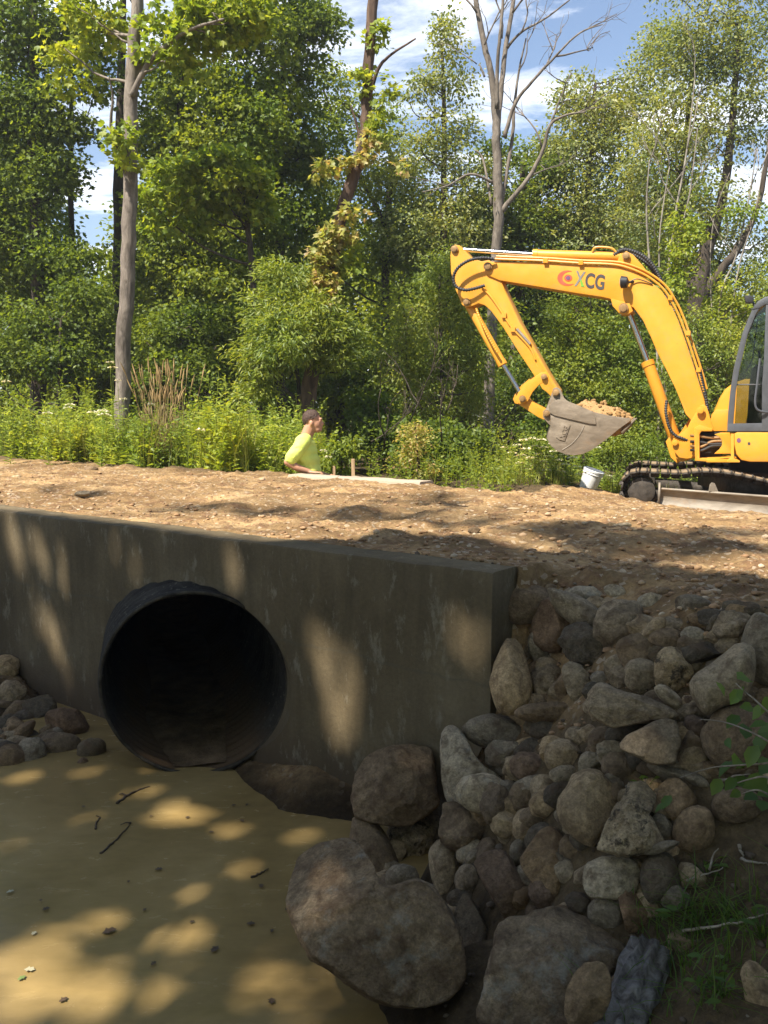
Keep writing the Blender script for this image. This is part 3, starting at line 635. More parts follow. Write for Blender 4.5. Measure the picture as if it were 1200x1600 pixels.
 (966, 1548, 32, 46, -10, 'R', 'brown', 'small brown stone by the bark covered stump'),
 (995, 1426, 62, 60, -10, 'W', 'red', 'brick red wedge in the grass right of the large front boulder'),
 (1054, 1403, 44, 38, 10, 'R', 'grey', 'grey stone half buried in the grassy bank'),
 (1082, 1369, 42, 36, 0, 'A', 'grey', 'flat faced grey green stone set in the earth bank'),
 (1011, 1500, 34, 44, 0, 'A', 'tan', 'upright tan stone just above the bark covered stump'),
 (852, 1395, 50, 48, -30, 'R', 'red', 'dark reddish stone peeping out above the large front boulder'),
 (903, 1411, 38, 30, 0, 'R', 'dark', 'dark little stone under the whitish pitted block'),
 (1184, 1545, 46, 76, 28, 'S', 'tan', 'flat tan stone lying on the bank at the lower right corner'),
 (722, 1406, 46, 34, 0, 'R', 'dark', 'dark grey stone behind the narrow dark wedge'),
 (1198, 1204, 34, 46, 10, 'R', 'pale', 'pale green stone at the right edge among vine leaves'),
 (1152, 1258, 74, 50, 20, 'R', 'brown', 'brown stone under the lowest vine leaves'),
 (865, 1516, 236, 196, -4, 'B', 'boulder', 'large flat topped boulder at the bottom of the heap', dict(cuts=[(0.0, 0.7, 0.7, 0.70), (-0.6, 0.0, 0.8, 0.82), (0.45, -0.1, 0.88, 0.80)], poly=(3.529, 700, 1330, [(240,430),(300,395),(400,380),(450,345),(600,300),(700,310),(830,340),(900,400),(940,480),(960,600),(990,700),(960,850),(900,990),(500,1010),(150,990),(170,850),(200,650),(220,500)]), sub=5, thick=150)),
 (586, 1448, 302, 286, 0, 'lobes', 'boulder', 'biggest boulder, with a notch in its top, standing in the muddy water', dict(cuts=[(-0.1, 0.62, 0.78, 0.66), (-0.62, 0.1, 0.78, 0.80), (0.5, 0.25, 0.82, 0.74), (0.1, -0.5, 0.85, 0.80)], Y=2.80, poly=(3.529, 420, 1180, [(60,580),(100,510),(200,470),(330,440),(420,440),(480,480),(520,560),(570,640),(640,735),(700,740),(780,715),(850,705),(920,740),(980,800),(1040,880),(1080,1000),(1100,1120),(1090,1230),(1000,1310),(850,1350),(700,1350),(560,1310),(430,1240),(320,1160),(220,1120),(140,1010),(90,880),(60,760)]), sub=6, thick=190, lobes=[(-0.45, 0.28, 0, 0.58, 0.72, 0.75), (0.28, -0.28, 0, 0.78, 0.66, 0.8), (-0.1, -0.1, 0, 0.6, 0.6, 0.7)])),
]
for q in STONES:
    kw = q[8] if len(q) > 8 else {}; stone(*q[:8], **{'group': G, **kw})
GL = 'stones piled at the far end of the headwall'
for q in [
 (8, 1045, 40, 40, 0, 'R', 'tan', 'tan stone on top of the left pile against the wall'),
 (18, 1086, 40, 42, -20, 'R', 'tan', 'rounded tan stone in the left pile below the topmost one'),
 (12, 1135, 44, 34, 20, 'R', 'dark', 'dark green stone in the middle of the left pile'),
 (28, 1152, 62, 26, 42, 'E', 'brown', 'long brown stone slanting through the left pile'),
 (58, 1112, 56, 46, 38, 'A', 'dark', 'dark stone of the left pile next to the squared reddish block'),
 (106, 1131, 66, 44, -14, 'A', 'red', 'squared reddish block in the left pile', dict(push=-0.1)),
 (50, 1179, 40, 50, -12, 'R', 'grey', 'upright grey stone at the water edge of the left pile'),
 (90, 1166, 62, 40, -8, 'R', 'brown', 'brown stone under the squared reddish block'),
 (14, 1187, 44, 44, 0, 'R', 'brown', 'brown stone at the water edge of the left pile by the picture edge'),
 (143, 1174, 42, 38, 10, 'R', 'dark', 'dark stone at the water edge beside the pipe'),
 (129, 1190, 16, 11, 20, 'A', 'red', 'small reddish chip at the water edge near the pipe'),
]:
    kw = q[8] if len(q) > 8 else {}; stone(*q[:8], **{'group': GL, **kw})
# small stones wedged in the gaps: nothing tells them apart
for k in range(330):
    px = RNG.uniform(560, 1200); py = RNG.uniform(940, 1500)
    if (px < 800 and py < 1240) or (px > 1080 and py > 1240) or (px < 700 and py < 1330): continue
    s_ = RNG.uniform(26, 62); stone(px, py, s_, s_*RNG.uniform(0.6, 0.9), RNG.uniform(-40, 40), 'RASAXA'[k % 6], ['brown', 'grey', 'tan', 'dark', 'tan'][k % 5], 'small stone wedged deep in a gap between the larger riprap stones', push=RNG.uniform(0.0, 0.045), sub=4, group='small stones in the riprap gaps')
for k in range(34):
    px, py = RNG.uniform(-30, 130), RNG.uniform(1050, 1190)
    if py < 1060+0.75*max(px, 0): continue
    s_ = RNG.uniform(22, 44); stone(px, py, s_, s_*RNG.uniform(0.6, 0.9), RNG.uniform(-40, 40), 'R' if k % 3 else 'A', ['brown', 'dark', 'grey'][k % 3], 'small dark stone filling a gap in the pile at the far end of the headwall', push=0.03, sub=3, group='small stones in the left pile')
# stones lying loose on the road
for q in [
 (172*0+129, 772, 22, 9, 4, 'A', 'pale', 'flat pale stone lying on the sunny road above the wall'),
 (142, 733, 20, 9, 0, 'A', 'brown', 'dark clod on the road below the weeds'),
 (27, 746, 13, 7, 0, 'A', 'pale', 'small pale stone at the left end of the road'),
 (803, 797, 22, 7, 0, 'S', 'pale', 'flat pale stone lying in the road behind the wall corner'),
 (972, 823, 26, 12, 4, 'A', 'pale', 'pale angular stone in the road shadow below the bucket'),
 (953, 822, 16, 11, 0, 'A', 'tan', 'tan stone beside the pale angular one in the road shadow'),
 (741, 829, 18, 10, 0, 'A', 'brown', 'brown clod on the road right of the wall top'),
 (962, 924, 34, 20, -20, 'A', 'pale', 'pale sharp chip on the dark soil above the heap'),
 (862, 922, 20, 18, 0, 'R', 'tan', 'small rusty tan stone on the soil behind the grey green stone'),
 (1115, 935, 22, 10, -5, 'A', 'tan', 'tan chip on the shaded soil near the right edge'),
 (1037, 925, 22, 14, 0, 'A', 'brown', 'brown stone on the shaded soil right of the pale cobble'),
 (1080, 943, 14, 8, 0, 'A', 'pale', 'tiny pale chip on the shaded soil near the flat brown stone'),
 (282, 769, 12, 6, 0, 'A', 'pale', 'small light stone on the road above the pipe'),
]: stone(*q[:8], sub=3, name='stone', cat='stone', group='loose stones on the road')
def scatter(name, n, fn, mats, smin, smax, seed, sub=1, flat=0.65, **kw):
    r = np.random.default_rng(seed); V0, F0 = ico(sub); Vs, Fs = [], []; k = 0; tries = 0
    P = fn(r, n); z = height(P[:, 0], P[:, 1], True)
    S = smin*(smax/smin)**(r.random(len(P))**2.2)
    Vb = np.empty((len(P), len(V0), 3)); 
    for i in range(len(P)):
        v = V0*(1+0.45*(r.random((len(V0), 1))-0.5)); v = v*np.array([1, r.uniform(0.6, 1), r.uniform(flat*0.7, flat)])
        a = r.uniform(0, 6.28); c, s = math.cos(a), math.sin(a); v = v@np.array([[c, s, 0], [-s, c, 0], [0, 0, 1]])
        Vb[i] = v*S[i]+np.array([P[i, 0], P[i, 1], z[i]+S[i]*0.15])
    Fb = (F0[None]+np.arange(len(P))[:, None, None]*len(V0)).reshape(-1, 3)
    return tag(link(name, mesh_np(name, Vb.reshape(-1, 3), [Fb]), mats, smooth=False), kind='stuff')
def crumb_mat(name, stops, rough=0.95):
    t = NT(name); c = t.ramp(t.island(), stops); c = t.mix(1.0, c, t.ramp(t.noise(60, 4, 0.6, t.pos()), [(0.3, 0.75), (0.7, 1.2)]), 'MULTIPLY')
    return t.fin(c, rough, spec=0.15)
def on_road(r, n):
    px = r.uniform(-20, 1230, n*3); py = 720+r.random(n*3)**1.0*330; out = []
    for a, b in zip(px, py):
        p = UZ(a, b, ROADZ-0.03); t = (p.x-RX)*TD[0]+(p.y-RY)*TD[1]; s = (p.x-RX)*ND[0]+(p.y-RY)*ND[1]
        lim = 3.5 if t < -2 else 7.0
        if (0.18 if t < 0.03 else -0.25) < s < lim: out.append((p.x, p.y))
        if len(out) >= n: break
    return np.array(out)
scatter('gravel', 1000, on_road, crumb_mat('gravel', [(0.0, (0.20, 0.12, 0.065)), (0.45, (0.38, 0.24, 0.13)), (0.8, (0.46, 0.34, 0.22)), (1.0, (0.46, 0.37, 0.26))]), 0.005, 0.028, 11)
scatter('dirt', 3600, on_road, crumb_mat('dirt', [(0.0, (0.20, 0.115, 0.06)), (1.0, (0.42, 0.26, 0.14))]), 0.004, 0.026, 12, flat=0.5)
def on_slope(r, n):
    out = []
    while len(out) < n:
        p = hit(r.uniform(640, 1200), r.uniform(930, 1600)); out.append((p.x+r.normal()*0.05, p.y+r.normal()*0.05))
    return np.array(out)
scatter('gravel', 320, on_slope, crumb_mat('slope_gravel', [(0.0, (0.06, 0.042, 0.028)), (0.7, (0.13, 0.095, 0.065)), (1.0, (0.20, 0.17, 0.13))]), 0.006, 0.022, 13)

# where the sun reaches through the leaves in the photograph: points on what has been built so far
def first_hit(px, py):
    d = ray(px, py).normalized(); dg = bpy.context.evaluated_depsgraph_get(); ok, p, *_ = SC.ray_cast(dg, Vector((0, 0, CAMZ)), d); return np.array(p) if ok else np.array(hit(px, py))
SPOTS = [(54, 1563, .10), (12, 1505, .08), (79, 1509, .05), (62, 1467, .045), (137, 1451, .06), (200, 1526, .085), (170, 1530, .06), (275, 1467, .06), (292, 1500, .045), (255, 1490, .04), (400, 1526, .075), (433, 1505, .05), (479, 1555, .075), (441, 1584, .06), (341, 1571, .055), (141, 1588, .07), (95, 1600, .07), (383, 1359, .04), (266, 1276, .055), (300, 1276, .05), (370, 1294, .045), (462, 1313, .045), (220, 1238, .05), (275, 1255, .045), (33, 1215, .05), (135, 1207, .04), (295, 1400, .03), (125, 1282, .03), (10, 1580, .06), (240, 1560, .035), (20, 1320, .025), (170, 1270, .02), (330, 1340, .02),
 (490, 1432, .055), (472, 1478, .035), (540, 1440, .045), (570, 1455, .03), (510, 1372, .035), (582, 1372, .025), (655, 1322, .035), (1000, 1165, .035), (1080, 1180, .03), (1030, 1310, .022), (1035, 974, .02), (1142, 1016, .025), (560, 1235, .02), (650, 1185, .02), (900, 1270, .02), (780, 1010, .02),
 (18, 832, .05), (30, 870, .05), (55, 850, .045), (70, 880, .04), (95, 870, .04), (100, 910, .035), (60, 960, .05), (80, 985, .055), (95, 1015, .055), (102, 1045, .05), (107, 1072, .04), (210, 890, .035), (180, 860, .03), (365, 885, .045), (490, 1010, .04), (508, 1035, .06), (520, 1060, .075), (535, 1085, .07), (522, 1110, .06), (530, 1135, .05), (548, 1050, .04), (712, 990, .035), (735, 1010, .03), (430, 960, .02), (235, 1195, .03), (640, 900, .02)]
SPOT_PTS = [(first_hit(px, py), rad) for px, py, rad in SPOTS]
# ------------------------------------------------------------------ excavator
def paint_mat():
    t = NT('yellow_paint'); p = t.coord(); n = t.noise(2.5, 5, 0.6, p); f = t.noise(26, 6, 0.7, p)
    c = t.ramp(n, [(0.3, (0.60, 0.262, 0.020)), (0.7, (0.70, 0.325, 0.034))])
    c = t.mix(t.ramp(t.noise(6, 6, 0.75, p), [(0.50, 0.0), (0.72, 0.5)]), c, (0.46, 0.27, 0.085))
    c = t.mix(t.ramp(f, [(0.66, 0.0), (0.72, 0.75)]), c, (0.16, 0.08, 0.035))
    return t.fin(c, t.ramp(n, [(0.3, 0.32), (0.7, 0.5)]), t.bump(f, 0.04, 0.01), spec=0.4)
YEL = paint_mat()
def steel_mat(name, a, b, c_):
    t = NT(name); p = t.coord(); n = t.noise(5, 6, 0.65, t.mapping(p, (1, 1, 2.5), (0, 0.5, 0)), 0.5); f = t.noise(40, 5, 0.7, p)
    c = t.ramp(n, [(0.3, a), (0.55, b), (0.75, c_)]); c = t.mix(t.ramp(t.noise(3.5, 5, 0.7, p), [(0.55, 0), (0.75, 0.7)]), c, (0.30, 0.18, 0.09))
    return t.fin(c, 0.55, t.bump(f, 0.15, 0.006), 0.25, 0.4)
BUCKET = steel_mat('worn_steel', (0.150, 0.118, 0.082), (0.235, 0.188, 0.136), (0.33, 0.272, 0.20))
BLADE = steel_mat('scraped_steel', (0.17, 0.14, 0.105), (0.26, 0.22, 0.17), (0.35, 0.30, 0.235))
CHROME = plain('chrome_rod', (0.62, 0.63, 0.66), 0.16, 1.0, 0.08)
PIN = plain('pin_steel', (0.30, 0.18, 0.075), 0.5, 0.4, 0.3)
RUBBER = plain('rubber_hose', (0.022, 0.021, 0.02), 0.6, var=0.3)
TRACKM = plain('track_steel', (0.055, 0.045, 0.035), 0.75, 0.3, 0.5, 20, 0.3)
TRACKDIRT = plain('track_dust', (0.22, 0.155, 0.09), 0.9, 0, 0.35, 18, 0.4)
CABM = plain('cab_grey', (0.080, 0.084, 0.092), 0.42, 0, 0.15)
BLACKM = plain('black_trim', (0.018, 0.018, 0.02), 0.5)
SEATM = plain('seat_cloth', (0.10, 0.085, 0.075), 0.85, 0, 0.3)
def glass_mat():
    t = NT('cab_glass'); t.n.remove(t.b); tr = t.new('ShaderNodeBsdfTransparent'); tr.inputs[0].default_value = (0.50, 0.58, 0.54, 1); g = t.new('ShaderNodeBsdfGlossy'); g.inputs[1].default_value = 0.03
    m = t.new('ShaderNodeMixShader'); fr = t.new('ShaderNodeFresnel'); fr.inputs[0].default_value = 1.5; t.l.new(fr.outputs[0], m.inputs[0]); t.l.new(tr.outputs[0], m.inputs[1]); t.l.new(g.outputs[0], m.inputs[2]); t.l.new(m.outputs[0], t.out.inputs[0]); return t.m
GLASS = glass_mat()
SHADE_BLACK = plain('shade_black', (0.012, 0.011, 0.01), 0.8)  # black standing in for shade in the front opening and below the body
YE = 10.2
EX = empty('excavator', (4.4, YE, h1(3.4, 9.6)), label='yellow excavator with a grey cab and a bucket full of dirt', cat='excavator')
def xz(px, py, Y): p = U(px, py, Y); return (p.x, p.z)
def plate(name, pts, y0, y1, mat, parent=EX, bev=0.012, near=None, **kw):
    """outline seen in the picture, cut as a plate from y0 to y1"""
    return bm_link(name, extrude([xz(a, b, near if near else y0) for a, b in pts], y0, y1, bev), mat, parent, None if parent is EX else tuple(-wl_(parent)), smooth=True)
def wl_(o):
    v = Vector(o.location)
    while o.parent is not None: o = o.parent; v = v+o.location
    return v
def put(mb, name, mat, parent=EX, smooth=True):
    o = link(name, mb.mesh(name), mat, smooth=smooth); o.parent = parent; o.location = -wl_(parent)
    if smooth: o.data.set_sharp_from_angle(angle=math.radians(40))
    return o
def P3(px, py, Y): return tuple(U(px, py, Y))
def rnd(pts, n=3):
    return [tuple(q) for q in smooth_path(list(pts), n)]
# boom
hb = 0.135
boom_out = [(757, 417), (761, 409), (771, 408.5), (812, 409), (853, 410), (905, 413), (940, 414.5), (957, 415), (983, 421), (1009, 434), (1033, 453), (1048, 475), (1059, 499), (1073, 538), (1087, 581), (1099, 620), (1108, 648), (1096, 658), (1080, 657), (1071, 647), (1057, 611), (1042, 580), (1027, 551), (1016, 525), (1004, 500), (990, 481), (978, 474), (962, 469), (940, 464), (900, 458), (853, 450), (780, 438), (764, 431), (757, 425)]
boom = plate('boom', boom_out, YE-hb, YE+hb, YEL, bev=0.015)
plate('boom_bracket', [(955, 466), (985, 474), (990, 486), (981, 492), (968, 489), (958, 478)], YE-hb-0.02, YE+hb+0.02, YEL, boom, 0.01)
plate('cylinder_bracket', [(958, 414), (965, 398), (975, 392), (986, 398), (1000, 414), (1016, 436), (985, 423)], YE-0.07, YE+0.07, YEL, boom, 0.01)
pp = MB()
for path in ([(772, 404.5), (812, 406), (853, 407.5), (905, 411), (957, 413), (984, 419), (1011, 431), (1036, 450), (1052, 474), (1064, 499), (1078, 538), (1092, 581), (1101, 612)],):
    pp.tube(smooth_path([P3(a, b, YE-hb-0.015) for a, b in path], 4), 0.013, 8)
    pp.tube(smooth_path([P3(a+1, b-4, YE-hb+0.05) for a, b in path], 4), 0.013, 8)
for a, b in ((853, 408), (908, 411), (1047, 466), (1075, 521), (1091, 578)): pp.box(P3(a, b, YE-hb+0.01), (0.05, 0.10, 0.05))
put(pp, 'hydraulic_pipe', YEL, boom)
def hose(name, pts, r, Y, parent=EX, ribs=True, mat=None):
    P = smooth_path([P3(q[0], q[1], Y+(q[2] if len(q) > 2 else 0)) for q in pts], 14); m = len(P)
    d = np.concatenate([[0], np.cumsum(np.linalg.norm(np.diff(P, axis=0), axis=1))]); n = max(12, int(d[-1]/0.007)); s = np.linspace(0, d[-1], n)
    P = np.stack([np.interp(s, d, P[:, k]) for k in range(3)], -1)
    b = MB(); b.tube(P, r*(1+(0.14*np.sign(np.sin(s*2*np.pi/0.028)) if ribs else 0)), 8); return put(b, name, mat or RUBBER, parent)
hose('hose', [(958, 399), (970, 391), (985, 392), (1003, 400), (1018, 414), (1029, 433), (1035, 449)], 0.022, YE-0.04)
hose('hose', [(962, 404), (975, 397), (990, 399), (1006, 409), (1019, 424), (1027, 441)], 0.020, YE+0.05)
hose('hose', [(772, 405, -0.05), (755, 403, -0.09), (735, 407, -0.10), (718, 418, -0.10), (710, 433, -0.09), (713, 447, -0.08), (726, 453, -0.07), (740, 451, -0.05), (755, 446, -0.02)], 0.017, YE-hb)
hose('hose', [(1092, 578), (1096, 597), (1101, 618), (1105, 642)], 0.020, YE-hb-0.01)
hose('hose', [(1039, 626, -0.05), (1040, 645, -0.09), (1046, 668, -0.10), (1055, 680, -0.10), (1068, 686, -0.09), (1082, 691, -0.05)], 0.017, YE-0.10)
hose('hose', [(742, 482, -0.06), (749, 498, -0.08), (757, 515, -0.08), (765, 532, -0.07), (776, 552, -0.06)], 0.014, YE-0.07, mat=YEL)
hose('feed_pipe', [(775+150, 393), (929, 387), (940, 386), (955, 388), (962, 394)], 0.012, YE-0.05, ribs=False, mat=YEL)
def pin(px, py, r, y0, y1, parent, name='pin', mat=None):
    b = MB(); c0 = U(px, py, y0); b.tube([(c0.x, y0-0.03, c0.z), (c0.x, y0-0.028, c0.z), (c0.x, y0, c0.z), (c0.x, y1, c0.z), (c0.x, y1+0.03, c0.z)], [r*0.8, r, r, r, r], 20)
    b.tube([(c0.x, y0-0.012, c0.z), (c0.x, y0, c0.z)], [r*1.35, r*1.35], 20)
    return put(b, name, mat or PIN, parent)
# stick
stick_out = [(709, 382), (716, 383), (721, 388), (736, 404), (751, 408), (762, 406), (772, 412), (776, 424), (787, 453), (798, 476), (810, 502), (830, 537), (849, 572), (862, 594), (872, 609), (871, 619), (862, 622), (852, 612), (846, 608), (834, 588), (810, 552), (785, 512), (766, 486), (756, 477), (746, 474), (737, 478), (727, 481), (720, 476), (710, 452), (703, 425), (702, 399), (704, 386)]
hs = 0.11
stick = plate('stick', stick_out, YE-hs, YE+hs, YEL, bev=0.012)
b = MB(); b.tube(smooth_path([P3(a, c, YE-hs-0.014) for a, c in ((752, 449), (766, 463), (786, 492), (800, 513), (826, 541), (836, 562))], 4), 0.011, 8)
for a, c in ((787, 493), (801, 515)): b.box(P3(a, c, YE-hs-0.012), (0.05, 0.04, 0.05))
put(b, 'hydraulic_pipe', YEL, stick)
b = MB(); b.tube([P3(807, 514, YE-hs-0.016), P3(828, 538, YE-hs-0.016)], 0.017, 8); put(b, 'pipe_clamp', BLADE, stick)
pin(763.5, 416.5, 0.034, YE-hb-0.02, YE+hb+0.02, boom); pin(709.5, 389.5, 0.03, YE-hs-0.01, YE+hs, stick); pin(728.5, 472, 0.03, YE-hs-0.01, YE+hs, stick)
pin(976, 481.5, 0.04, YE-hb-0.03, YE+hb+0.03, boom); pin(976, 400, 0.032, YE-0.09, YE+0.09, boom)
# cylinders
def cylinder(a, bpt, c, rb, rr, Y, name):
    """rod end a, gland bpt, barrel end c"""
    A, B, C_ = (Vector(P3(q[0], q[1], Y)) for q in (a, bpt, c)); d = (C_-B).normalized()
    m = MB(); m.tube([B, B+d*0.004, B+d*0.06, B+d*0.062, C_-d*0.02, C_], [rb*0.85, rb*1.10, rb*1.10, rb, rb, rb*0.9], 20); o = put(m, name, YEL)
    r = MB(); r.tube([A, B+d*0.05], [rr, rr], 16); put(r, 'rod', CHROME, o); return o
cylinder((709.5, 389.5), (829.5, 398), (975, 402), 0.056, 0.024, YE, 'arm_cylinder')
cylinder((815, 623), (783, 571), (728.5, 474), 0.052, 0.026, YE, 'bucket_cylinder')
cylinder((976, 482), (1007, 564), (1052, 690), 0.070, 0.034, YE, 'boom_cylinder')
# linkage and bucket
for sgn, nm in ((-1, 'rocker_link'), (1, 'rocker_link')):
    y = YE+sgn*0.10
    plate(nm, [(845, 582), (853, 581), (857, 588), (853, 596), (843, 600), (832, 612), (824, 627), (816, 632), (808, 630), (805, 623), (809, 614), (818, 602), (830, 592)], y-0.014, y+0.014, YEL, EX, 0.006, near=YE-0.1)
plate('bucket_link', [(808, 618), (818, 616), (826, 624), (855, 641), (857, 650), (850, 656), (841, 652), (810, 632), (806, 625)], YE-0.07, YE+0.07, YEL, EX, 0.008)
pin(850, 589, 0.026, YE-0.13, YE+0.13, stick, mat=PIN); pin(815, 623, 0.028, YE-0.13, YE+0.13, EX, mat=PIN)
hk = 0.29; YB = YE
side = [(858, 634), (864, 627), (872, 624), (884, 625.5), (905, 634), (927, 643.5), (950, 649), (985, 654), (984, 658), (966, 671), (948, 686), (923, 704), (910, 709.5), (897, 711.5), (884, 710), (871, 705), (861, 697), (855, 686), (857, 676), (861, 664), (860, 648)]
bk = empty('bucket', tuple(U(900, 665, YB)-EX.location)); bk.parent = EX
for sgn in (-1, 1):
    y = YB+sgn*hk; pts = [xz(a, b_, YB-hk) for a, b_ in side]
    bm_link('side_plate', extrude(pts, y-0.012, y+0.012, 0.004), BUCKET, bk, tuple(-wl_(bk)), smooth=True)
    y2 = y+sgn*0.020; pts = [xz(a, b_, YB-hk) for a, b_ in [(858, 634), (864, 627), (872, 624), (884, 625.5), (905, 634), (927, 643.5), (930, 652), (931, 663), (920, 662), (890, 655), (866, 649), (859, 645)]]
    bm_link('wear_plate', extrude(pts, y2-0.010, y2+0.010, 0.004), BUCKET, bk, tuple(-wl_(bk)), smooth=True)
prof = [(985, 654), (984, 658), (966, 671), (948, 686), (923, 704), (910, 709.5), (897, 711.5), (884, 710), (871, 705), (861, 697), (855, 686), (857, 676), (861, 664), (860, 648), (858, 634)]
inn = [(983, 653), (978, 656), (962, 668), (944, 683), (920, 700), (908, 705), (897, 707), (885, 705.5), (874, 701), (866, 694), (861, 685), (863, 676), (867, 664), (866, 648), (863, 634)]
bm_link('shell', extrude([xz(a, c, YB-hk) for a, c in prof+inn[::-1]], YB-hk+0.01, YB+hk-0.01, 0), BUCKET, bk, tuple(-wl_(bk)), smooth=True)
for k in range(4):
    y = YB-hk+0.05+k*(2*hk-0.1)/3; b = MB()
    a = np.array(xz(962, 676, YB)); c = np.array(xz(984, 653, YB)); d = (c-a)/np.linalg.norm(c-a); n = np.array([-d[1], d[0]])
    q = [a+n*0.02, a-n*0.02, c-n*0.004, c+n*0.004]; V = [(p[0], y-0.035, p[1]) for p in q]+[(p[0], y+0.035, p[1]) for p in q]
    b.polys(V, [(0, 1, 2, 3), (7, 6, 5, 4), (0, 4, 5, 1), (1, 5, 6, 2), (2, 6, 7, 3), (3, 7, 4, 0)]); put(b, 'tooth', BUCKET, bk, False)
for sgn in (-1, 1):
    y = YB+sgn*0.13; bm_link('ear', extrude([xz(a, c, YB-0.13) for a, c in [(861, 607), (866, 605), (872, 608), (878, 622), (884, 627), (880, 640), (866, 655), (864, 664), (861, 668), (853, 662), (845, 652), (845, 643), (850, 638), (856, 622)]], y-0.016, y+0.016, 0.004), BUCKET, bk, tuple(-wl_(bk)), smooth=True)
pin(865.5, 613.5, 0.03, YB-0.16, YB+0.16, bk, mat=PIN); pin(851, 646, 0.028, YB-0.16, YB+0.16, bk, mat=PIN)
b = MB(); b.tube(smooth_path([P3(a, c, YB-hk-0.013) for a, c in ((879, 703), (893, 694), (904, 682), (910, 672), (913, 665))], 4), 0.006, 6); put(b, 'weld_seam', BLADE, bk)
Yn = YB-hk-0.012
bm_link('name_plate', extrude([xz(a, c, Yn) for a, c in [(874, 687), (868.5, 683), (877, 660), (891, 664), (890, 667.5), (882.5, 689)]], Yn-0.012, Yn+0.002, 0.003), BUCKET, bk, tuple(-wl_(bk)), smooth=True)
def letters(txt, origin, right, up, h, w, name, mat, parent, bold=0.02, thick=0.003, flip=False):
    """text block of height h and width w from the origin (lower left corner), standing proud of the near side of a plate"""
    cu = bpy.data.curves.new('t', 'FONT'); cu.body = txt; cu.size = 1.0; cu.offset = bold; cu.extrude = 0.5; cu.resolution_u = 6
    o = bpy.data.objects.new('t', cu); COL.objects.link(o); dg = bpy.context.evaluated_depsgraph_get(); dg.update()
    me = bpy.data.meshes.new_from_object(o.evaluated_get(dg)); bpy.data.objects.remove(o)
    V = np.array([v.co[:] for v in me.vertices]); lo, hi = V.min(0), V.max(0); V = (V-lo)/(hi-lo)
    R, Uv = np.array(right, float), np.array(up, float); R /= np.linalg.norm(R); Uv /= np.linalg.norm(Uv); N = np.cross(R, Uv)
    P = np.array(origin)+V[:, :1]*w*R+V[:, 1:2]*h*Uv+V[:, 2:3]*thick*N
    me.vertices.foreach_set('co', P.astype(np.float32).ravel()); me.materials.clear(); me.name = name
    ob = link(name, me, mat, smooth=False); ob.parent = parent; ob.location = -wl_(parent); return ob
def vec(a, b, Y): p, q = U(a[0], a[1], Y), U(b[0], b[1], Y); return tuple(q-p), (q-p).length
Yt = Yn-0.0115
r_, lw = vec((872.5, 684), (880, 664), Yt); u_, lh = vec((881, 687.5), (872.5, 684), Yt)
letters('XCG', P3(881.5, 686.5, Yt), r_, u_, lh*0.82, lw*0.95, 'lettering', BUCKET, bk, 0.015, 0.008)
Yd = YE-hb-0.002
DK = plain('decal_grey', (0.055, 0.05, 0.05), 0.5); GRY = plain('decal_pale_grey', (0.20, 0.19, 0.17), 0.5); GRN = plain('decal_green', (0.16, 0.36, 0.03), 0.5); REDD = plain('decal_red', (0.62, 0.09, 0.04), 0.45); PUR = plain('decal_purple', (0.16, 0.07, 0.14), 0.5)
r_, lw = vec((914, 449), (944, 453), Yd); u_, lh = vec((914, 449), (916.5, 425), Yd)
letters('CG', P3(913.5, 449.5, Yd), r_, u_, lh, lw, 'lettering', DK, boom, 0.03, 0.002)
r_, lw = vec((898, 446), (914, 448), Yd); letters('X', P3(897.5, 446.5, Yd), r_, u_, lh*0.98, lw*0.98, 'lettering', GRY, boom, 0.02, 0.002)
b = MB(); b.polys([P3(906.5, 438.5, Yd-0.003), P3(909, 437, Yd-0.003), P3(913.5, 448, Yd-0.003), P3(908, 447.6, Yd-0.003)], [(0, 1, 2, 3)]); put(b, 'logo_leg', GRN, boom, False)
V = []; nn = 28
for k in range(nn+1):
    a = math.radians(62+k*(250/nn)); w = 0.30*math.sin(math.pi*(k/nn))**0.6+0.02
    for rr in (1.0, 1.0-w): V.append(P3(886.5+15.5*rr*math.cos(a)+1.5*(1-rr)*6, 434.5-12.0*rr*math.sin(a), Yd-0.001))
b = MB(); b.polys(V, [(2*k, 2*k+1, 2*k+3, 2*k+2) for k in range(nn)]); put(b, 'logo_swoosh', REDD, boom, False)
b = MB(); V = [P3(888+6.2*math.cos(a), 434.3-5.2*math.sin(a), Yd-0.002) for a in np.arange(20)*2*np.pi/20]; b.polys(V, [tuple(range(20))]); put(b, 'logo_dot', REDD, boom, False)
b = MB(); V = [P3(888+3.8*math.cos(a), 434.3-3.2*math.sin(a), Yd-0.004) for a in np.arange(20)*2*np.pi/20]; b.polys(V, [tuple(range(20))]); put(b, 'logo_dot', PUR, boom, False)
# work lamp on the boom
lp = MB(); c = np.array(P3(981, 441, YE-hb-0.10)); lp.tube([c+np.array((0.05, 0, 0)), c+np.array((0.03, 0, 0)), c+np.array((-0.035, 0, 0)), c+np.array((-0.04, 0, 0))], [0.02, 0.06, 0.068, 0.05], 20); lp.tube([c+np.array((0.02, 0.03, 0)), np.array(P3(990, 440, YE-hb+0.01))], 0.012, 8)
lmp = put(lp, 'work_lamp', BLACKM, boom); q = MB(); q.tube([c+np.array((-0.041, 0, 0)), c+np.array((-0.048, 0, 0))], [0.055, 0.04], 20); put(q, 'lens', plain('lamp_lens', (0.5, 0.5, 0.48), 0.1, 0.2), boom)
b = MB(); b.tube(smooth_path([P3(985, 441, YE-hb-0.03), P3(995, 436, YE-hb-0.03), P3(1005, 438, YE-hb-0.02), P3(1020, 444, YE-hb-0.01)], 5), 0.006, 6); put(b, 'lamp_cable', BLACKM, boom)
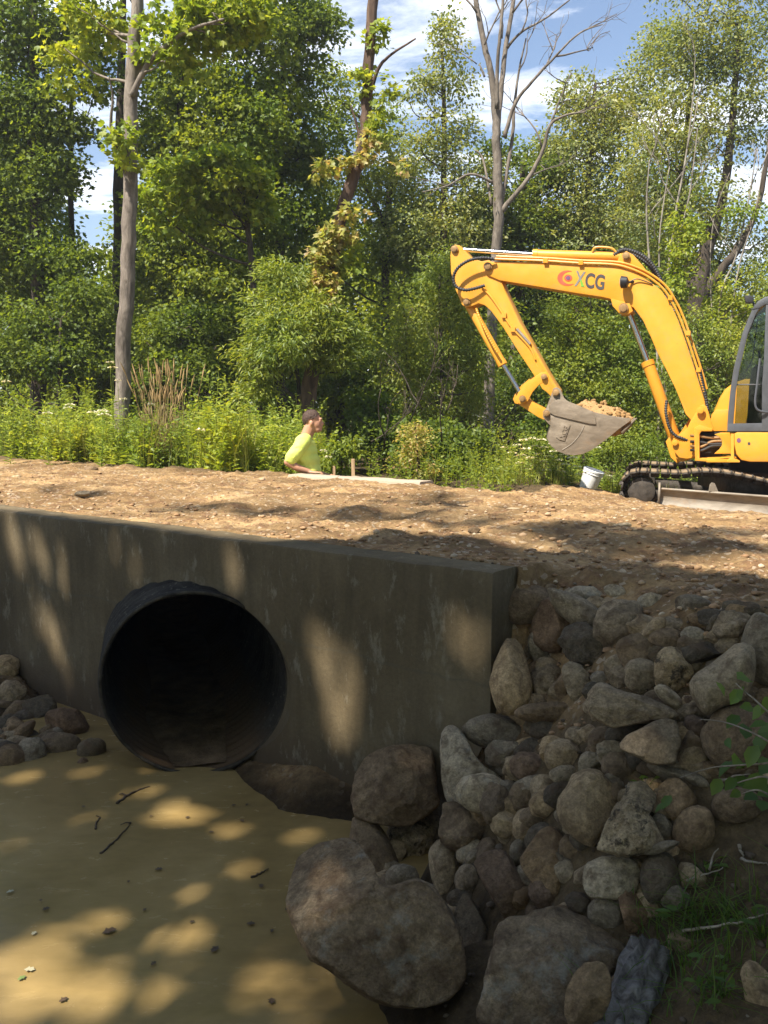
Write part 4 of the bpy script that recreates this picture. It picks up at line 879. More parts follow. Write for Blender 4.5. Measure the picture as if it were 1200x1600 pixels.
# heaped soil in the bucket
V0, F0 = ico(5); V = V0.copy(); c0 = np.array(U(932, 652, YB)); V = V*np.array([0.34, 0.27, 0.12]); ang = math.radians(-11); V[:, 2] += V[:, 0]*math.tan(ang)
n = fbm(V*6, 3, 4); V = V+V0*np.stack([n*0.03, n*0.03, 0.085*np.abs(n)+0.03*fbm(V*26, 9, 3)], -1); V = V+c0+np.array([0.03, 0, -0.005])
soil_m = crumb_mat('bucket_soil', [(0.0, (0.235, 0.135, 0.052)), (0.5, (0.29, 0.172, 0.070)), (1.0, (0.35, 0.215, 0.095))])
tag(link('heaped_soil', mesh_np('heaped_soil', V, [F0]), soil_m), 'heap of crumbly brown dirt filling the raised digger bucket', 'dirt pile')
Pc = []; rr = np.random.default_rng(4); up_ = np.where(V0[:, 2] > 0.15)[0]; I1, G1 = ico(2); Vs = []; Fs = []
for k in range(260):
    s = 0.004+0.030*rr.random()**4; v = I1*(1+0.5*(rr.random((len(I1), 1))-0.5))*s*np.array([1, 0.8, 0.7]); Vs.append(v+V[up_[rr.integers(len(up_))]]); Fs.append(G1+k*len(I1))
so_ = tag(link('clods', mesh_np('clods', np.concatenate(Vs), [np.concatenate(Fs)]), soil_m, smooth=False), kind='stuff'); so_.parent = bpy.data.objects['heaped_soil']
# swing post
sw = plate('swing_post', [(1087, 640), (1090, 634), (1096, 632), (1101, 635), (1106, 652), (1112, 672), (1097, 671), (1089, 674), (1087, 688), (1086, 714), (1070, 717), (1058, 715), (1050, 705), (1046, 692), (1050, 682), (1063, 676), (1071, 668), (1077, 655)], YE-0.19, YE-0.15, YEL, EX, 0.008)
plate('swing_post', [(1087, 640), (1090, 634), (1096, 632), (1101, 635), (1106, 652), (1112, 672), (1086, 714), (1058, 715), (1046, 692), (1063, 676), (1077, 655)], YE+0.15, YE+0.19, YEL, EX, 0.008)
plate('swing_body', [(1052, 694), (1068, 682), (1090, 690), (1088, 715), (1066, 722), (1056, 716)], YE-0.15, YE+0.15, YEL, EX, 0.02)
pin(1093, 641, 0.036, YE-0.22, YE+0.22, sw, mat=YEL); pin(1052, 692, 0.03, YE-0.2, YE+0.2, sw, mat=YEL)
plate('foot_bracket', [(1040, 690), (1046, 682), (1052, 690), (1060, 706), (1066, 720), (1058, 724), (1048, 715)], YE-0.05, YE+0.05, YEL, EX, 0.01)
# upper structure
YN = 9.3
plate('front_frame', [(1084, 669), (1093, 664), (1113, 670), (1113, 674), (1096, 674), (1093, 678), (1093, 716), (1113, 716), (1113, 722), (1086, 720)], YE-0.26, YE+0.26, YEL, EX, 0.01)
plate('cavity_shade_block', [(1094, 675), (1128, 675), (1128, 716), (1094, 716)], YE-0.1, YE+0.2, SHADE_BLACK, EX, 0.005)  # solid block in place of the open hollow, its shade put into the colour
for k, (z0, z1) in enumerate(((690, 694), (697, 690), (703, 697), (681, 684))): hose('hose', [(1082, z0, -0.10), (1096, z0+1, -0.05), (1112, z1, -0.03), (1132, z1-1, 0.0)], 0.016, YE-0.16, ribs=False, mat=(PIN if k % 2 else RUBBER))
plate('frame_rail', [(1126, 676), (1150, 676), (1150, 709), (1116, 709), (1124, 702), (1128, 696), (1128, 688), (1123, 682), (1116, 679)], YE-0.62, YE-0.56, YEL, EX, 0.01)
plate('base_plate', [(1104, 718), (1152, 717), (1152, 722.5), (1104, 722.5)], YE-0.60, YE+0.60, YEL, EX, 0.006)
body = plate('body', [(1147, 677), (1152, 674.5), (1340, 674.5), (1346, 680), (1346, 716), (1340, 722), (1172, 722), (1158, 719), (1150, 710), (1147, 695)], YN, 11.15, YEL, EX, 0.03)
for a, c, r in ((1154.5, 688, 3.3), (1170.5, 693, 2.2)):
    b = MB(); V = [P3(a+r*math.cos(q), c-r*1.1*math.sin(q), YN-0.003) for q in np.arange(16)*2*np.pi/16]; b.polys(V, [tuple(range(16))]); put(b, 'warning_sticker', PUR if r > 3 else DK, body, False)
plate('frame_foot', [(1142, 676), (1147, 676), (1147, 716), (1156, 720), (1156, 722.5), (1136, 722.5), (1136, 720), (1142, 716)], YN+0.02, YN+0.25, YEL, EX, 0.006)
plate('front_hood', [(1113, 674), (1113, 655), (1116, 640), (1124, 622), (1133, 608), (1146, 598), (1164, 592), (1250, 590), (1250, 674)], YE+0.22, 11.15, YEL, EX, 0.06)
plate('front_step', [(1106, 674), (1110, 650), (1118, 640), (1140, 640), (1140, 674)], YE-0.1, YE+0.25, YEL, EX, 0.02)
plate('engine_cover', [(1330, 674), (1330, 560), (1342, 548), (1400, 550), (1428, 565), (1436, 600), (1436, 700), (1420, 722), (1346, 722), (1346, 674)], YN, 11.15, YEL, EX, 0.05)
plate('exhaust_pipe', [(1372, 556), (1372, 520), (1380, 520), (1380, 556)], 10.7, 10.78, BLACKM, EX, 0.005)
# cab
cabE = empty('cab', tuple(U(1230, 674, YN+0.4)-EX.location)); cabE.parent = EX
YC1 = 10.02
def cabp(name, pts, y0, y1, mat, bev=0.008, near=None): return bm_link(name, extrude([xz(a, b_, near if near else y0) for a, b_ in pts], y0, y1, bev), mat, cabE, tuple(-wl_(cabE)), smooth=True)
outer = [(1136.5, 663), (1138, 640), (1141, 611), (1146, 577), (1160, 520), (1175, 484), (1184, 471), (1194, 465)]
inner = [(1146, 663), (1147.5, 640), (1150, 611), (1155.5, 578), (1168.5, 522), (1182, 489), (1190, 478), (1197, 474)]
for y in (YN, YC1-0.06): cabp('front_pillar', outer+inner[::-1], y, y+0.06, CABM, 0.01, near=YN)
cabp('roof', [(1175, 484), (1184, 471), (1196, 463.5), (1216, 459), (1260, 456), (1318, 458), (1330, 466), (1334, 476), (1197, 476), (1186, 482)], YN-0.01, YC1+0.01, CABM, 0.02)
cabp('lower_panel', [(1136.5, 674), (1136.5, 662), (1192, 661), (1192, 674)], YN, YN+0.05, CABM, 0.006)
cabp('floor', [(1137, 675), (1137, 669), (1334, 669), (1334, 675)], YN+0.05, YC1-0.005, CABM, 0.004)
cabp('door_post', [(1190.5, 674), (1191, 600), (1194, 560), (1197, 476), (1206, 476), (1204, 560), (1203, 674)], YN-0.004, YN+0.055, CABM, 0.008)
cabp('rear_panel', [(1262, 674), (1262, 566), (1266, 476), (1334, 476), (1334, 674)], YN, YN+0.06, CABM, 0.01)
cabp('rear_wall', [(1318, 674), (1318, 476), (1334, 476), (1334, 674)], YN+0.06, YC1, CABM, 0.005)
cabp('door_panel', [(1203, 674), (1203, 612), (1262, 612), (1262, 674)], YN+0.005, YN+0.05, CABM, 0.01)
cabp('far_panel', [(1146, 674), (1148, 615), (1318, 615), (1318, 674)], YC1-0.05, YC1-0.005, CABM, 0.006)
for n_, pts in (('window', [(1146.5, 663), (1150, 602), (1191, 602), (1190.5, 662)]), ('window', [(1150, 600.5), (1155.5, 578), (1168.5, 522), (1182, 489), (1196, 476), (1194, 560), (1191, 600.5)]), ('window', [(1204, 611), (1205, 478), (1264, 478), (1261, 611)])):
    cabp(n_, pts, YN+0.024, YN+0.030, GLASS, 0)
b = MB(); b.tube([P3(1149, 601, YN+0.027), P3(1191, 601, YN+0.027)], 0.008, 6); put(b, 'window_bar', BLACKM, cabE)
q0 = [(p[0], p[1]) for p in [(1142, 660), (1145, 640), (1147, 611), (1151, 577), (1164, 521), (1178, 487), (1186, 475)]]
V = [P3(a, c, YN+0.05) for a, c in q0]; V2 = [(v[0], YC1-0.05, v[2]) for v in V]; b = MB(); n_ = len(V); b.polys(V+V2, [(k, k+1, n_+k+1, n_+k) for k in range(n_-1)]); put(b, 'windscreen', GLASS, cabE)
cabp('seat', [(1200, 640), (1204, 590), (1212, 545), (1222, 540), (1226, 560), (1222, 640), (1226, 668), (1186, 668), (1184, 650)], YN+0.2, YN+0.58, SEATM, 0.03)
cabp('control_console', [(1158, 668), (1162, 600), (1166, 575), (1172, 570), (1184, 571), (1187, 580), (1180, 640), (1182, 668)], YN+0.16, YN+0.32, SEATM, 0.02)
cabp('control_console', [(1158, 668), (1162, 610), (1166, 590), (1184, 591), (1180, 640), (1182, 668)], YN+0.45, YN+0.6, SEATM, 0.02)
b = MB()
for y in (YN+0.24, YN+0.52):
    c = np.array(P3(1175, 570, y)); b.tube([c, c+np.array((-0.02, 0, 0.10)), c+np.array((-0.025, 0, 0.15))], [0.012, 0.014, 0.02], 8)
put(b, 'control_lever', BLACKM, cabE)
b = MB(); b.tube(smooth_path([P3(1178, 498, YN+0.1), P3(1174, 530, YN+0.1), P3(1170, 560, YN+0.1), P3(1160, 580, YN+0.1)], 4), 0.007, 6); put(b, 'wiper', BLACKM, cabE)
b = MB(); b.tube(smooth_path([P3(1191, 560, YN-0.06), P3(1187, 600, YN-0.07), P3(1184, 628, YN-0.07), P3(1187, 640, YN-0.06), P3(1197, 644, YN-0.03), P3(1200, 644, YN)], 5), 0.012, 8); put(b, 'grab_rail', CABM, cabE)
lm = cabp('roof_lamp', [(1162, 463), (1165, 461), (1175, 462.5), (1177, 466), (1175, 473), (1164, 473)], YN+0.02, YN+0.12, BLACKM, 0.008)
b = MB(); b.tube([P3(1172, 472, YN+0.07), P3(1179, 482, YN+0.05)], 0.012, 8); put(b, 'lamp_bracket', BLACKM, cabE)
# undercarriage: tracks set slightly askew, right end nearer
def YT(px): return 9.62-0.42*(px-975)/225.0
run = [(976, 782), (971.5, 768), (974, 752), (984, 741.5), (1000, 738), (1030, 739.5), (1062, 741), (1085, 738.5), (1108, 737.8), (1140, 740.5), (1170, 746), (1200, 753), (1260, 764), (1320, 772), (1365, 780), (1384, 797), (1386, 815), (1376, 830), (1340, 829), (1260, 819), (1180, 809), (1100, 800), (1030, 792), (990, 789)]
tdir = (U(1200, 780, YT(1200))-U(975, 780, YT(975))); tdir.z = 0; tdir.normalize(); tper = Vector((-tdir.y, tdir.x, 0))     # away from the viewer
if tper.y < 0: tper = -tper
for off in (0.0, 1.45):
    trk = empty('track', tuple(U(1180, 780, YT(1180))+tper*off-EX.location)); trk.parent = EX
    C3 = np.array([tuple(U(a, c, YT(a))+tper*off) for a, c in run]); P = smooth_path(np.concatenate([C3, C3[:1]]), 8)[:-1]
    d = np.concatenate([[0], np.cumsum(np.linalg.norm(np.diff(np.concatenate([P, P[:1]]), axis=0), axis=1))]); P2 = np.concatenate([P, P[:1]]); nsh = int(d[-1]/0.105)
    ctr = P.mean(0); b = MB(); b2 = MB()
    for k in range(nsh):
        s = (k+0.5)*d[-1]/nsh; p = np.array([np.interp(s, d, P2[:, q]) for q in range(3)]); p2 = np.array([np.interp((s+0.03) % d[-1], d, P2[:, q]) for q in range(3)]); p1 = np.array([np.interp((s-0.03) % d[-1], d, P2[:, q]) for q in range(3)])
        T = p2-p1; T /= np.linalg.norm(T); Sd = np.array(tper); N = np.cross(Sd, T); N /= np.linalg.norm(N)
        if N.dot(p-ctr) < 0 and abs(N.dot(p-ctr)) > 0.02: N = -N
        M = np.stack([T, Sd, N], 1); tgt = b
        tgt.box(p+Sd*0.2, (0.098, 0.40, 0.022), M); tgt.box(p+Sd*0.2+N*0.018+T*0.02, (0.016, 0.40, 0.034), M); tgt.box(p+Sd*0.2-N*0.03, (0.085, 0.16, 0.05), M)
        if N[2] > 0.6: b2.box(p+Sd*0.2+N*0.016, (0.09, 0.385, 0.02), M)
    put(b, 'track_chain', TRACKM, trk, False)
    if b2.n: put(b2, 'caked_dirt', TRACKDIRT, trk, False)
    for nm, a, c, r in (('idler', 1002, 768, 0.145), ('sprocket', 1358, 806, 0.15)):
        w = MB(); o3 = np.array(U(a, c, YT(a))+tper*off); Sd = np.array(tper); w.tube([o3+Sd*0.05, o3+Sd*0.055, o3+Sd*0.07, o3+Sd*0.33, o3+Sd*0.345], [r*0.3, r*0.75, r, r, r*0.6], 28); put(w, nm, TRACKM, trk)
    for a in (1065, 1120, 1175, 1230, 1285):
        w = MB(); o3 = np.array(U(a, 789+(a-1065)*0.115, YT(a))+tper*off); w.tube([o3+Sd*0.08, o3+Sd*0.32], [0.06, 0.06], 16); put(w, 'roller', TRACKM, trk)
    b = MB(); A = np.array(U(1020, 773, YT(1020))+tper*off); B = np.array(U(1345, 806, YT(1345))+tper*off); T = (B-A); L = np.linalg.norm(T); T /= L; N = np.cross(np.array(tper), T); N = N if N[2] > 0 else -N
    b.box((A+B)/2+np.array(tper)*0.2, (L, 0.17, 0.12), np.stack([T, np.array(tper), N], 1)); put(b, 'track_frame', TRACKM, trk, False)
b = MB(); A = U(1180, 760, YT(1180)); b.box(tuple(A+tper*0.9+Vector((0.12, 0, 0))), (0.9, 1.3, 0.22)); put(b, 'centre_frame', TRACKM, EX, False)
b = MB(); c = U(1225, 738, YT(1225)); c = c+tper*0.9; b.tube([(c.x, c.y, c.z-0.12), (c.x, c.y, c.z+0.16)], [0.46, 0.46], 32); put(b, 'slew_ring', SHADE_BLACK)  # ring under the body, the shade there put into its black colour
# steel dozer blade along the near side of the track
bl = [(1029.5, 755.5), (1033, 763), (1200, 775.5), (1370, 788), (1370, 826), (1200, 805.5), (1029, 789.5)]
def blv(a, c, o=0): return np.array(U(a, c, YT(a)-0.06-o))
def blade_rows(top, bot, n=26):
    V = []
    for k in np.linspace(0, 1, n):
        a = 1031+k*339; t0 = 763+(a-1033)*0.0745; b0 = 790+(a-1029)*0.0955
        for q in np.linspace(0, 1, 7): p = blv(a, t0+(b0-t0)*q); V.append(p+np.array(tper)*0.035*math.sin(math.pi*q))
    return V
V = blade_rows(0, 0); n = 26; V2 = [v+np.array(tper)*0.025 for v in V]; i, j = np.meshgrid(np.arange(n-1), np.arange(6), indexing='ij'); Qb = np.stack([i*7+j, i*7+j+1, (i+1)*7+j+1, (i+1)*7+j], -1).reshape(-1, 4)
b = MB(); b.add(V, [Qb]); b.add(V2, [Qb[:, ::-1]]); bd = put(b, 'dozer_blade', BLADE)
b = MB(); b.tube([blv(1030, 763.5), blv(1370, 788.5)], 0.014, 8); b.tube([blv(1030, 790.5, 0.012), blv(1370, 823, 0.012)], 0.017, 8); put(b, 'cutting_edge', BLADE, bd)
b = MB(); A = [blv(1029, 755, 0.03), blv(1032.5, 755, 0.03), blv(1031, 791, 0.03), blv(1027.5, 791, 0.03)]; b.polys(A+[v+np.array(tper)*0.14 for v in A], [(0, 1, 2, 3), (7, 6, 5, 4), (0, 4, 5, 1), (1, 5, 6, 2), (2, 6, 7, 3), (3, 7, 4, 0)]); put(b, 'end_plate', BLADE, bd, False)
plate('lifting_eye', [(1108, 768), (1110, 757), (1113, 754), (1117, 755), (1120, 762), (1123, 769)], YT(1115)-0.075, YT(1115)-0.05, BLADE, bd, 0.004)

# the machine stands turned about 21 degrees: its boom points left and a little away, so the far side lies behind the near side
def turn(o, yref, ks=0.387):
    V = np.array([v.co[:] for v in o.data.vertices]); k = 0.387; dY = V[:, 1]-YE; x = V[:, 0]+ks*(V[:, 1]-yref); Yn_ = (YE+dY+k*3.68)/(1+k*x/V[:, 1]); s = Yn_/V[:, 1]
    V = np.column_stack([x*s, Yn_, CAMZ+(V[:, 2]-CAMZ)*s]); o.data.vertices.foreach_set('co', V.astype(np.float32).ravel()); o.data.update()
def family(o): 
    out = [o] if o.type == 'MESH' else []
    for ch in o.children: out += family(ch)
    return out
FIX = {'boom': YE-hb, 'stick': YE-hb, 'bucket': YB-hk, 'cab': YN, 'body': YN, 'engine_cover': YN, 'exhaust_pipe': YN, 'base_plate': YE-0.6}
for ch in list(EX.children):
    nm = ch.name.split('.')[0]
    if nm in ('track', 'dozer_blade', 'centre_frame', 'slew_ring'): continue
    fam = family(ch); lo = min(min(v.co.y for v in m.data.vertices) for m in fam)
    for m in fam: turn(m, FIX.get(nm, max(lo, YE-0.2) if nm in ('hose', 'feed_pipe', 'arm_cylinder', 'bucket_cylinder', 'boom_cylinder', 'rocker_link', 'bucket_link', 'pin') else lo), 0.16 if nm == 'bucket' else 0.387)
for m in family(bpy.data.objects['heaped_soil']): turn(m, YB-hk, 0.16)
# ------------------------------------------------------------------ the man behind the far wall
def fuse(parts, voxel=0.012, smooth=3):
    """union of round shapes as one skin"""
    me = parts.mesh('f'); o = bpy.data.objects.new('f', me); COL.objects.link(o)
    bm = bmesh.new(); bm.from_mesh(me); bmesh.ops.recalc_face_normals(bm, faces=bm.faces); bm.to_mesh(me); bm.free()
    r = o.modifiers.new('r', 'REMESH'); r.mode = 'VOXEL'; r.voxel_size = voxel
    s = o.modifiers.new('s', 'SMOOTH'); s.iterations = smooth; s.factor = 0.5
    dg = bpy.context.evaluated_depsgraph_get(); dg.update(); out = bpy.data.meshes.new_from_object(o.evaluated_get(dg)); bpy.data.objects.remove(o); return out
def ell(mb, c, r, M=None):
    V, F = ico(3); V = V*np.array(r)
    if M is not None: V = V@np.array(M).T
    mb.add(V+np.array(c), [F])
def limb(mb, pts, rad, n=14):
    P = smooth_path(pts, 5); R = np.interp(np.linspace(0, 1, len(P)), np.linspace(0, 1, len(rad)), rad)
    mb.tube(P, R, n)
    ell(mb, P[0], (R[0],)*3); ell(mb, P[-1], (R[-1],)*3)
YM = 9.62
def M3(px, py, dy=0.0): return np.array(U(px, py, YM+dy))
def person():
    z0 = h1(*M3(478, 730)[:2]); root = empty('person', (M3(478, 730)[0], YM, z0), label='man with short brown hair in a lime yellow T-shirt behind the far wall', cat='person')
    skin = plain('skin', (0.46, 0.235, 0.14), 0.55, 0, 0.1, 6); shirt = plain('lime_cloth', (0.66, 0.76, 0.15), 0.8, 0, 0.10, 5, 0.15); hair = plain('brown_hair', (0.055, 0.028, 0.016), 0.7, 0, 0.35, 60, 0.5); jeans = plain('blue_jeans', (0.05, 0.07, 0.12), 0.9, 0, 0.2)
    hc = M3(489, 657); nk = M3(480.5, 683); k = YM/FPX
    b = MB()
    # head: skull, face, jaw, nose, brow, ear
    ell(b, M3(487, 654.5), (0.094, 0.074, 0.092)); ell(b, M3(492.5, 662), (0.070, 0.062, 0.082)); ell(b, M3(495.5, 671), (0.045, 0.048, 0.036)); ell(b, M3(489, 669), (0.055, 0.055, 0.045))
    ell(b, M3(501.6, 654.5), (0.016, 0.045, 0.012)); limb(b, [M3(501.5, 656), M3(504.6, 662.2)], [0.009, 0.014]); ell(b, M3(502.3, 668), (0.012, 0.024, 0.010)); ell(b, M3(502.8, 665.9), (0.011, 0.022, 0.007)); ell(b, M3(501, 672), (0.018, 0.022, 0.016))
    for s in (-1, 1): ell(b, M3(486.6, 661.5, s*0.072), (0.018, 0.014, 0.030)); ell(b, M3(500, 658, s*0.026), (0.014, 0.016, 0.009))
    limb(b, [M3(485, 667), M3(480, 679), M3(476.5, 689)], [0.066, 0.066, 0.078])
    # trunk
    tor = [M3(477, 690), M3(476, 702), M3(479, 720), M3(481, 740), M3(481, 757), M3(480, 772)]
    for p, q in zip(smooth_path(tor, 6), np.linspace(0, 1, 31)): ell(b, p, (np.interp(q, [0, .25, .6, 1], [0.085, 0.125, 0.12, 0.115]), np.interp(q, [0, .2, .6, 1], [0.15, 0.185, 0.165, 0.165]), 0.06))
    sh = [M3(472, 693, -0.185), M3(474, 693, 0.18)]
    limb(b, [sh[0], M3(462, 707, -0.225), M3(450, 722, -0.235)], [0.058, 0.052, 0.043]); limb(b, [M3(450, 722, -0.235), M3(465, 731, -0.22), M3(483, 737.2, -0.19)], [0.043, 0.042, 0.029])
    limb(b, [sh[1], M3(478, 712, 0.24), M3(482, 728, 0.25)], [0.058, 0.052, 0.043]); limb(b, [M3(482, 728, 0.25), M3(494, 738, 0.20), M3(506, 741, 0.13)], [0.043, 0.038, 0.028])
    # hands, five fingers each, lying over the wall edge
    for w, f, sd in ((M3(483, 737.2, -0.19), np.array([0.94, -0.12, -0.10]), -1), (M3(506, 741, 0.13), np.array([0.80, -0.55, -0.12]), 1)):
        f = f/np.linalg.norm(f); lat = np.cross(f, [0, 0, 1.0]); lat /= np.linalg.norm(lat); up = np.cross(lat, f)
        for q in (-1, -0.3, 0.4, 1): limb(b, [w+lat*0.018*q, w+f*0.085+lat*0.030*q], [0.017, 0.014])
        for q, L in zip((-1.5, -0.5, 0.5, 1.5), (0.064, 0.078, 0.084, 0.070)):
            a = w+f*0.088+lat*0.0205*q; limb(b, [a, a+f*L*0.5+up*0.006+lat*q*0.003, a+f*L*0.85-up*0.012+lat*q*0.004], [0.0095, 0.009, 0.0075], 10)
        a = w+f*0.03+lat*0.03*sd; limb(b, [a, a+f*0.03+lat*0.024*sd, a+f*0.062+lat*0.026*sd-up*0.006], [0.013, 0.011, 0.009], 10)
    # legs down to the creek bed
    hip = M3(480, 772)
    for s in (-1, 1):
        h_ = hip+np.array([0, s*0.09, 0]); kn = np.array([hip[0]+0.03, YM+s*0.10, z0+0.48]); an = np.array([hip[0]-0.02, YM+s*0.11, z0+0.08])
        limb(b, [h_, (h_+kn)/2+np.array([0.01, 0, 0]), kn], [0.088, 0.075, 0.055]); limb(b, [kn, (kn+an)/2+np.array([-0.02, 0, 0.05]), an], [0.055, 0.053, 0.037])
        limb(b, [an+np.array([-0.03, 0, -0.03]), an+np.array([0.10, 0, -0.045]), an+np.array([0.17, s*0.01, -0.055])], [0.04, 0.036, 0.026])
    me = fuse(b, 0.0085, 2); bo = link('body', me, skin); bo.parent = root; bo.location = -root.location
    # shirt
    c = MB()
    for p, q in zip(smooth_path(tor, 6), np.linspace(0, 1, 31)):
        if q < 0.03: continue
        wv = 0.006*math.sin(q*38); ell(c, p, (np.interp(q, [0, .25, .6, 1], [0.098, 0.142, 0.146, 0.142])+wv, np.interp(q, [0, .2, .6, 1], [0.16, 0.20, 0.19, 0.195])+wv, 0.045))
    limb(c, [sh[0], M3(464, 705, -0.22), M3(455, 716.5, -0.232)], [0.076, 0.076, 0.070]); limb(c, [sh[1], M3(476, 705, 0.23), M3(480, 717, 0.245)], [0.078, 0.082, 0.078])
    limb(c, [M3(478, 686.5, -0.06), M3(473, 690, -0.17)], [0.062, 0.082]); limb(c, [M3(478, 686.5, 0.06), M3(475, 690, 0.16)], [0.062, 0.082])
    me = fuse(c, 0.012, 3)
    V = np.array([v.co[:] for v in me.vertices]); V = V+np.array([1, 1, .4])*(0.006*fbm(V*np.array([9, 9, 16.0]), 5, 3)+0.005*fbm(V*30, 6, 2))[:, None]; me.vertices.foreach_set('co', V.astype(np.float32).ravel())
    o = link('shirt', me, shirt); o.parent = root; o.location = -root.location
    # hair: close cap over the skull, open at face and ears
    V, F = ico(5); cap = V*np.array([0.101, 0.081, 0.099])+M3(486.6, 654.2); d = V
    keep = (d[:, 2] > -0.16+np.where(d[:, 0] > 0.1, 0.75*(d[:, 0]-0.1), -0.72*np.clip(-d[:, 0], 0, 1))) & ~((np.abs(d[:, 1]) > 0.6) & (d[:, 2] < -0.12) & (d[:, 0] > -0.3)) 
    Fk = F[keep[F].all(1)]; cap = cap+V*(0.005*fbm(V*9, 3, 3))[:, None]; b = MB(); b.add(cap, [Fk]); o = link('hair', b.mesh('hair'), hair); o.parent = root; o.location = -root.location
    b = MB(); 
    for s in (-1, 1):
        kn = np.array([hip[0]+0.03, YM+s*0.10, z0+0.48]); an = np.array([hip[0]-0.02, YM+s*0.11, z0+0.10]); limb(b, [hip+np.array([0, s*0.09, -0.02]), (hip+kn)/2+np.array([0.01, s*0.05, 0]), kn, (kn+an)/2, an], [0.105, 0.09, 0.07, 0.066, 0.062])
    ell(b, hip, (0.13, 0.18, 0.10)); o = link('jeans', fuse(b, 0.014, 2), jeans); o.parent = root; o.location = -root.location
    b = MB()
    for s in (-1, 1):
        an = np.array([hip[0]-0.02, YM+s*0.11, z0+0.08]); limb(b, [an+np.array([-0.035, 0, -0.03]), an+np.array([0.10, 0, -0.042]), an+np.array([0.19, s*0.01, -0.048])], [0.05, 0.046, 0.034]); limb(b, [an, an+np.array([0, 0, 0.10])], [0.056, 0.06])
    o = link('boots', fuse(b, 0.01, 2), plain('boot_leather', (0.10, 0.06, 0.03), 0.7)); o.parent = root; o.location = -root.location
person()
# white pail lying tilted in the grass
def pail():
    c = U(921, 766, 12.1); z = max(h1(c.x, c.y), c.z)-0.02; m = plain('white_plastic', (0.82, 0.81, 0.77), 0.45, 0, 0.06); root = empty('bucket', (c.x, c.y, z), label='white plastic pail tilted in the grass behind the road', cat='bucket')
    ax = Vector((0.30, -0.16, 1.0)).normalized(); B = Vector((c.x-0.03, c.y, z+0.02)); r0, r1, H = 0.115, 0.138, 0.275
    b = MB(); pr = [(0, 0.001), (0, r0*0.96), (0.012, r0), (H*0.80, r1-0.006), (H*0.80, r1+0.004), (H*0.84, r1+0.004), (H*0.84, r1-0.003), (H*0.92, r1-0.001), (H*0.92, r1+0.007), (H, r1+0.009), (H+0.004, r1), (H*0.98, r1-0.006), (0.01, r0-0.006), (0.008, 0.001)]
    b.tube([tuple(B+ax*q[0]+ax*(1e-5*i)) for i, q in enumerate(pr)], [q[1] for q in pr], 32, cap=False)
    # profile runs up and down the same axis, so fix the ring frames by hand
    V = []; a0 = ax.orthogonal().normalized(); a1 = ax.cross(a0); n = 32
    for q in pr:
        for k in range(n): t = 2*math.pi*k/n; V.append(tuple(B+ax*q[0]+(a0*math.cos(t)+a1*math.sin(t))*q[1]))
    m_ = len(pr); i, j = np.meshgrid(np.arange(m_-1), np.arange(n), indexing='ij'); j2 = (j+1) % n
    b = MB(); b.add(V, [np.stack([i*n+j, i*n+j2, (i+1)*n+j2, (i+1)*n+j], -1).reshape(-1, 4)]); o = link('pail_body', b.mesh('pail_body'), m); o.parent = root; o.location = -root.location; o.data.set_sharp_from_angle(angle=math.radians(40))
    P = [tuple(B+ax*(H*0.9)+a0*(r1+0.01)*math.cos(t)+a1*(r1+0.01)*math.sin(t)-ax*0.10*math.sin(t)) for t in np.linspace(0, math.pi, 20)]
    b = MB(); b.tube(P, 0.0035, 6); o = link('handle', b.mesh('handle'), PIN); o.parent = root; o.location = -root.location
pail()
# survey stakes
WOODM = bark_mat('stake_wood', (0.32, 0.20, 0.11), (0.55, 0.38, 0.22), 30, 0.1, 0.2)
def stake(px, p_top, p_bot, Y, w, lean, label):
    a, c = U(px, p_top, Y), U(px+lean, p_bot, Y); c.z = min(c.z, h1(c.x, c.y))-0.05; d = (a-c); L = d.length; d.normalize(); r = Vector((1, 0, 0)); r = (r-d*r.dot(d)).normalized(); y = d.cross(r)
    M = np.stack([np.array(r), np.array(y), np.array(d)], 1); b = MB(); b.box(tuple((a+c)/2), (w, w*0.55, L), M); o = b.build('stake', WOODM, smooth=False, bevel=0.004); tag(o, label, 'stake', 'wooden stakes behind the far wall')
stake(551.5, 717, 752, 9.9, 0.04, 2.5, 'bare wooden stake standing behind the far wall, right of the man'); stake(522, 728, 752, 10.1, 0.03, 0.5, 'shorter pale stake between the man and the taller wooden one')
# twigs, sticks and leaves
TW = bark_mat('twig_bark', (0.05, 0.035, 0.022), (0.12, 0.085, 0.055), 40, 0.3, 0.3); TWP = bark_mat('dead_wood', (0.20, 0.155, 0.11), (0.36, 0.30, 0.22), 40, 0.2, 0.3)
def twig(pts, r, mat, label, lift=0.004, water=True, group=None, side=None):
    P = [(UZ(a, c, 0.0) if water else hit(a, c)) for a, c in pts]; P = [p+Vector((0, 0, lift)) for p in P]
    b = MB(); b.tube(smooth_path(P, 5)+RNG.normal(size=((len(P)-1)*5+1, 3))*r*0.35, np.linspace(r, r*0.35, (len(P)-1)*5+1), 6)
    if side:
        q = P[side[0]]; e = (UZ(*side[1], 0.0) if water else hit(*side[1]))+Vector((0, 0, lift)); b.tube([q, (q+e)/2+Vector((0, 0, r)), e], [r*0.6, r*0.5, r*0.25], 5)
    tag(link('twig', b.mesh('twig'), mat), label, 'twig', group)
GW = 'twigs floating on the pool'
twig([(182, 1256), (198, 1245), (215, 1236), (234, 1229)], 0.008, TW, 'thick dark twig floating on the water below the pipe mouth', group=GW, side=(1, (186, 1242)))
twig([(158, 1334), (176, 1318), (192, 1302), (205, 1287)], 0.006, TW, 'long thin forked twig floating left of the pool centre', group=GW, side=(3, (188, 1290)))
twig([(393, 1372), (405, 1366), (420, 1360)], 0.006, TW, 'short dark twig floating beside the biggest boulder', group=GW)
twig([(149, 1296), (151, 1286), (157, 1278), (150, 1276)], 0.005, TW, 'little curled twig floating in the shade left of the forked one', group=GW)
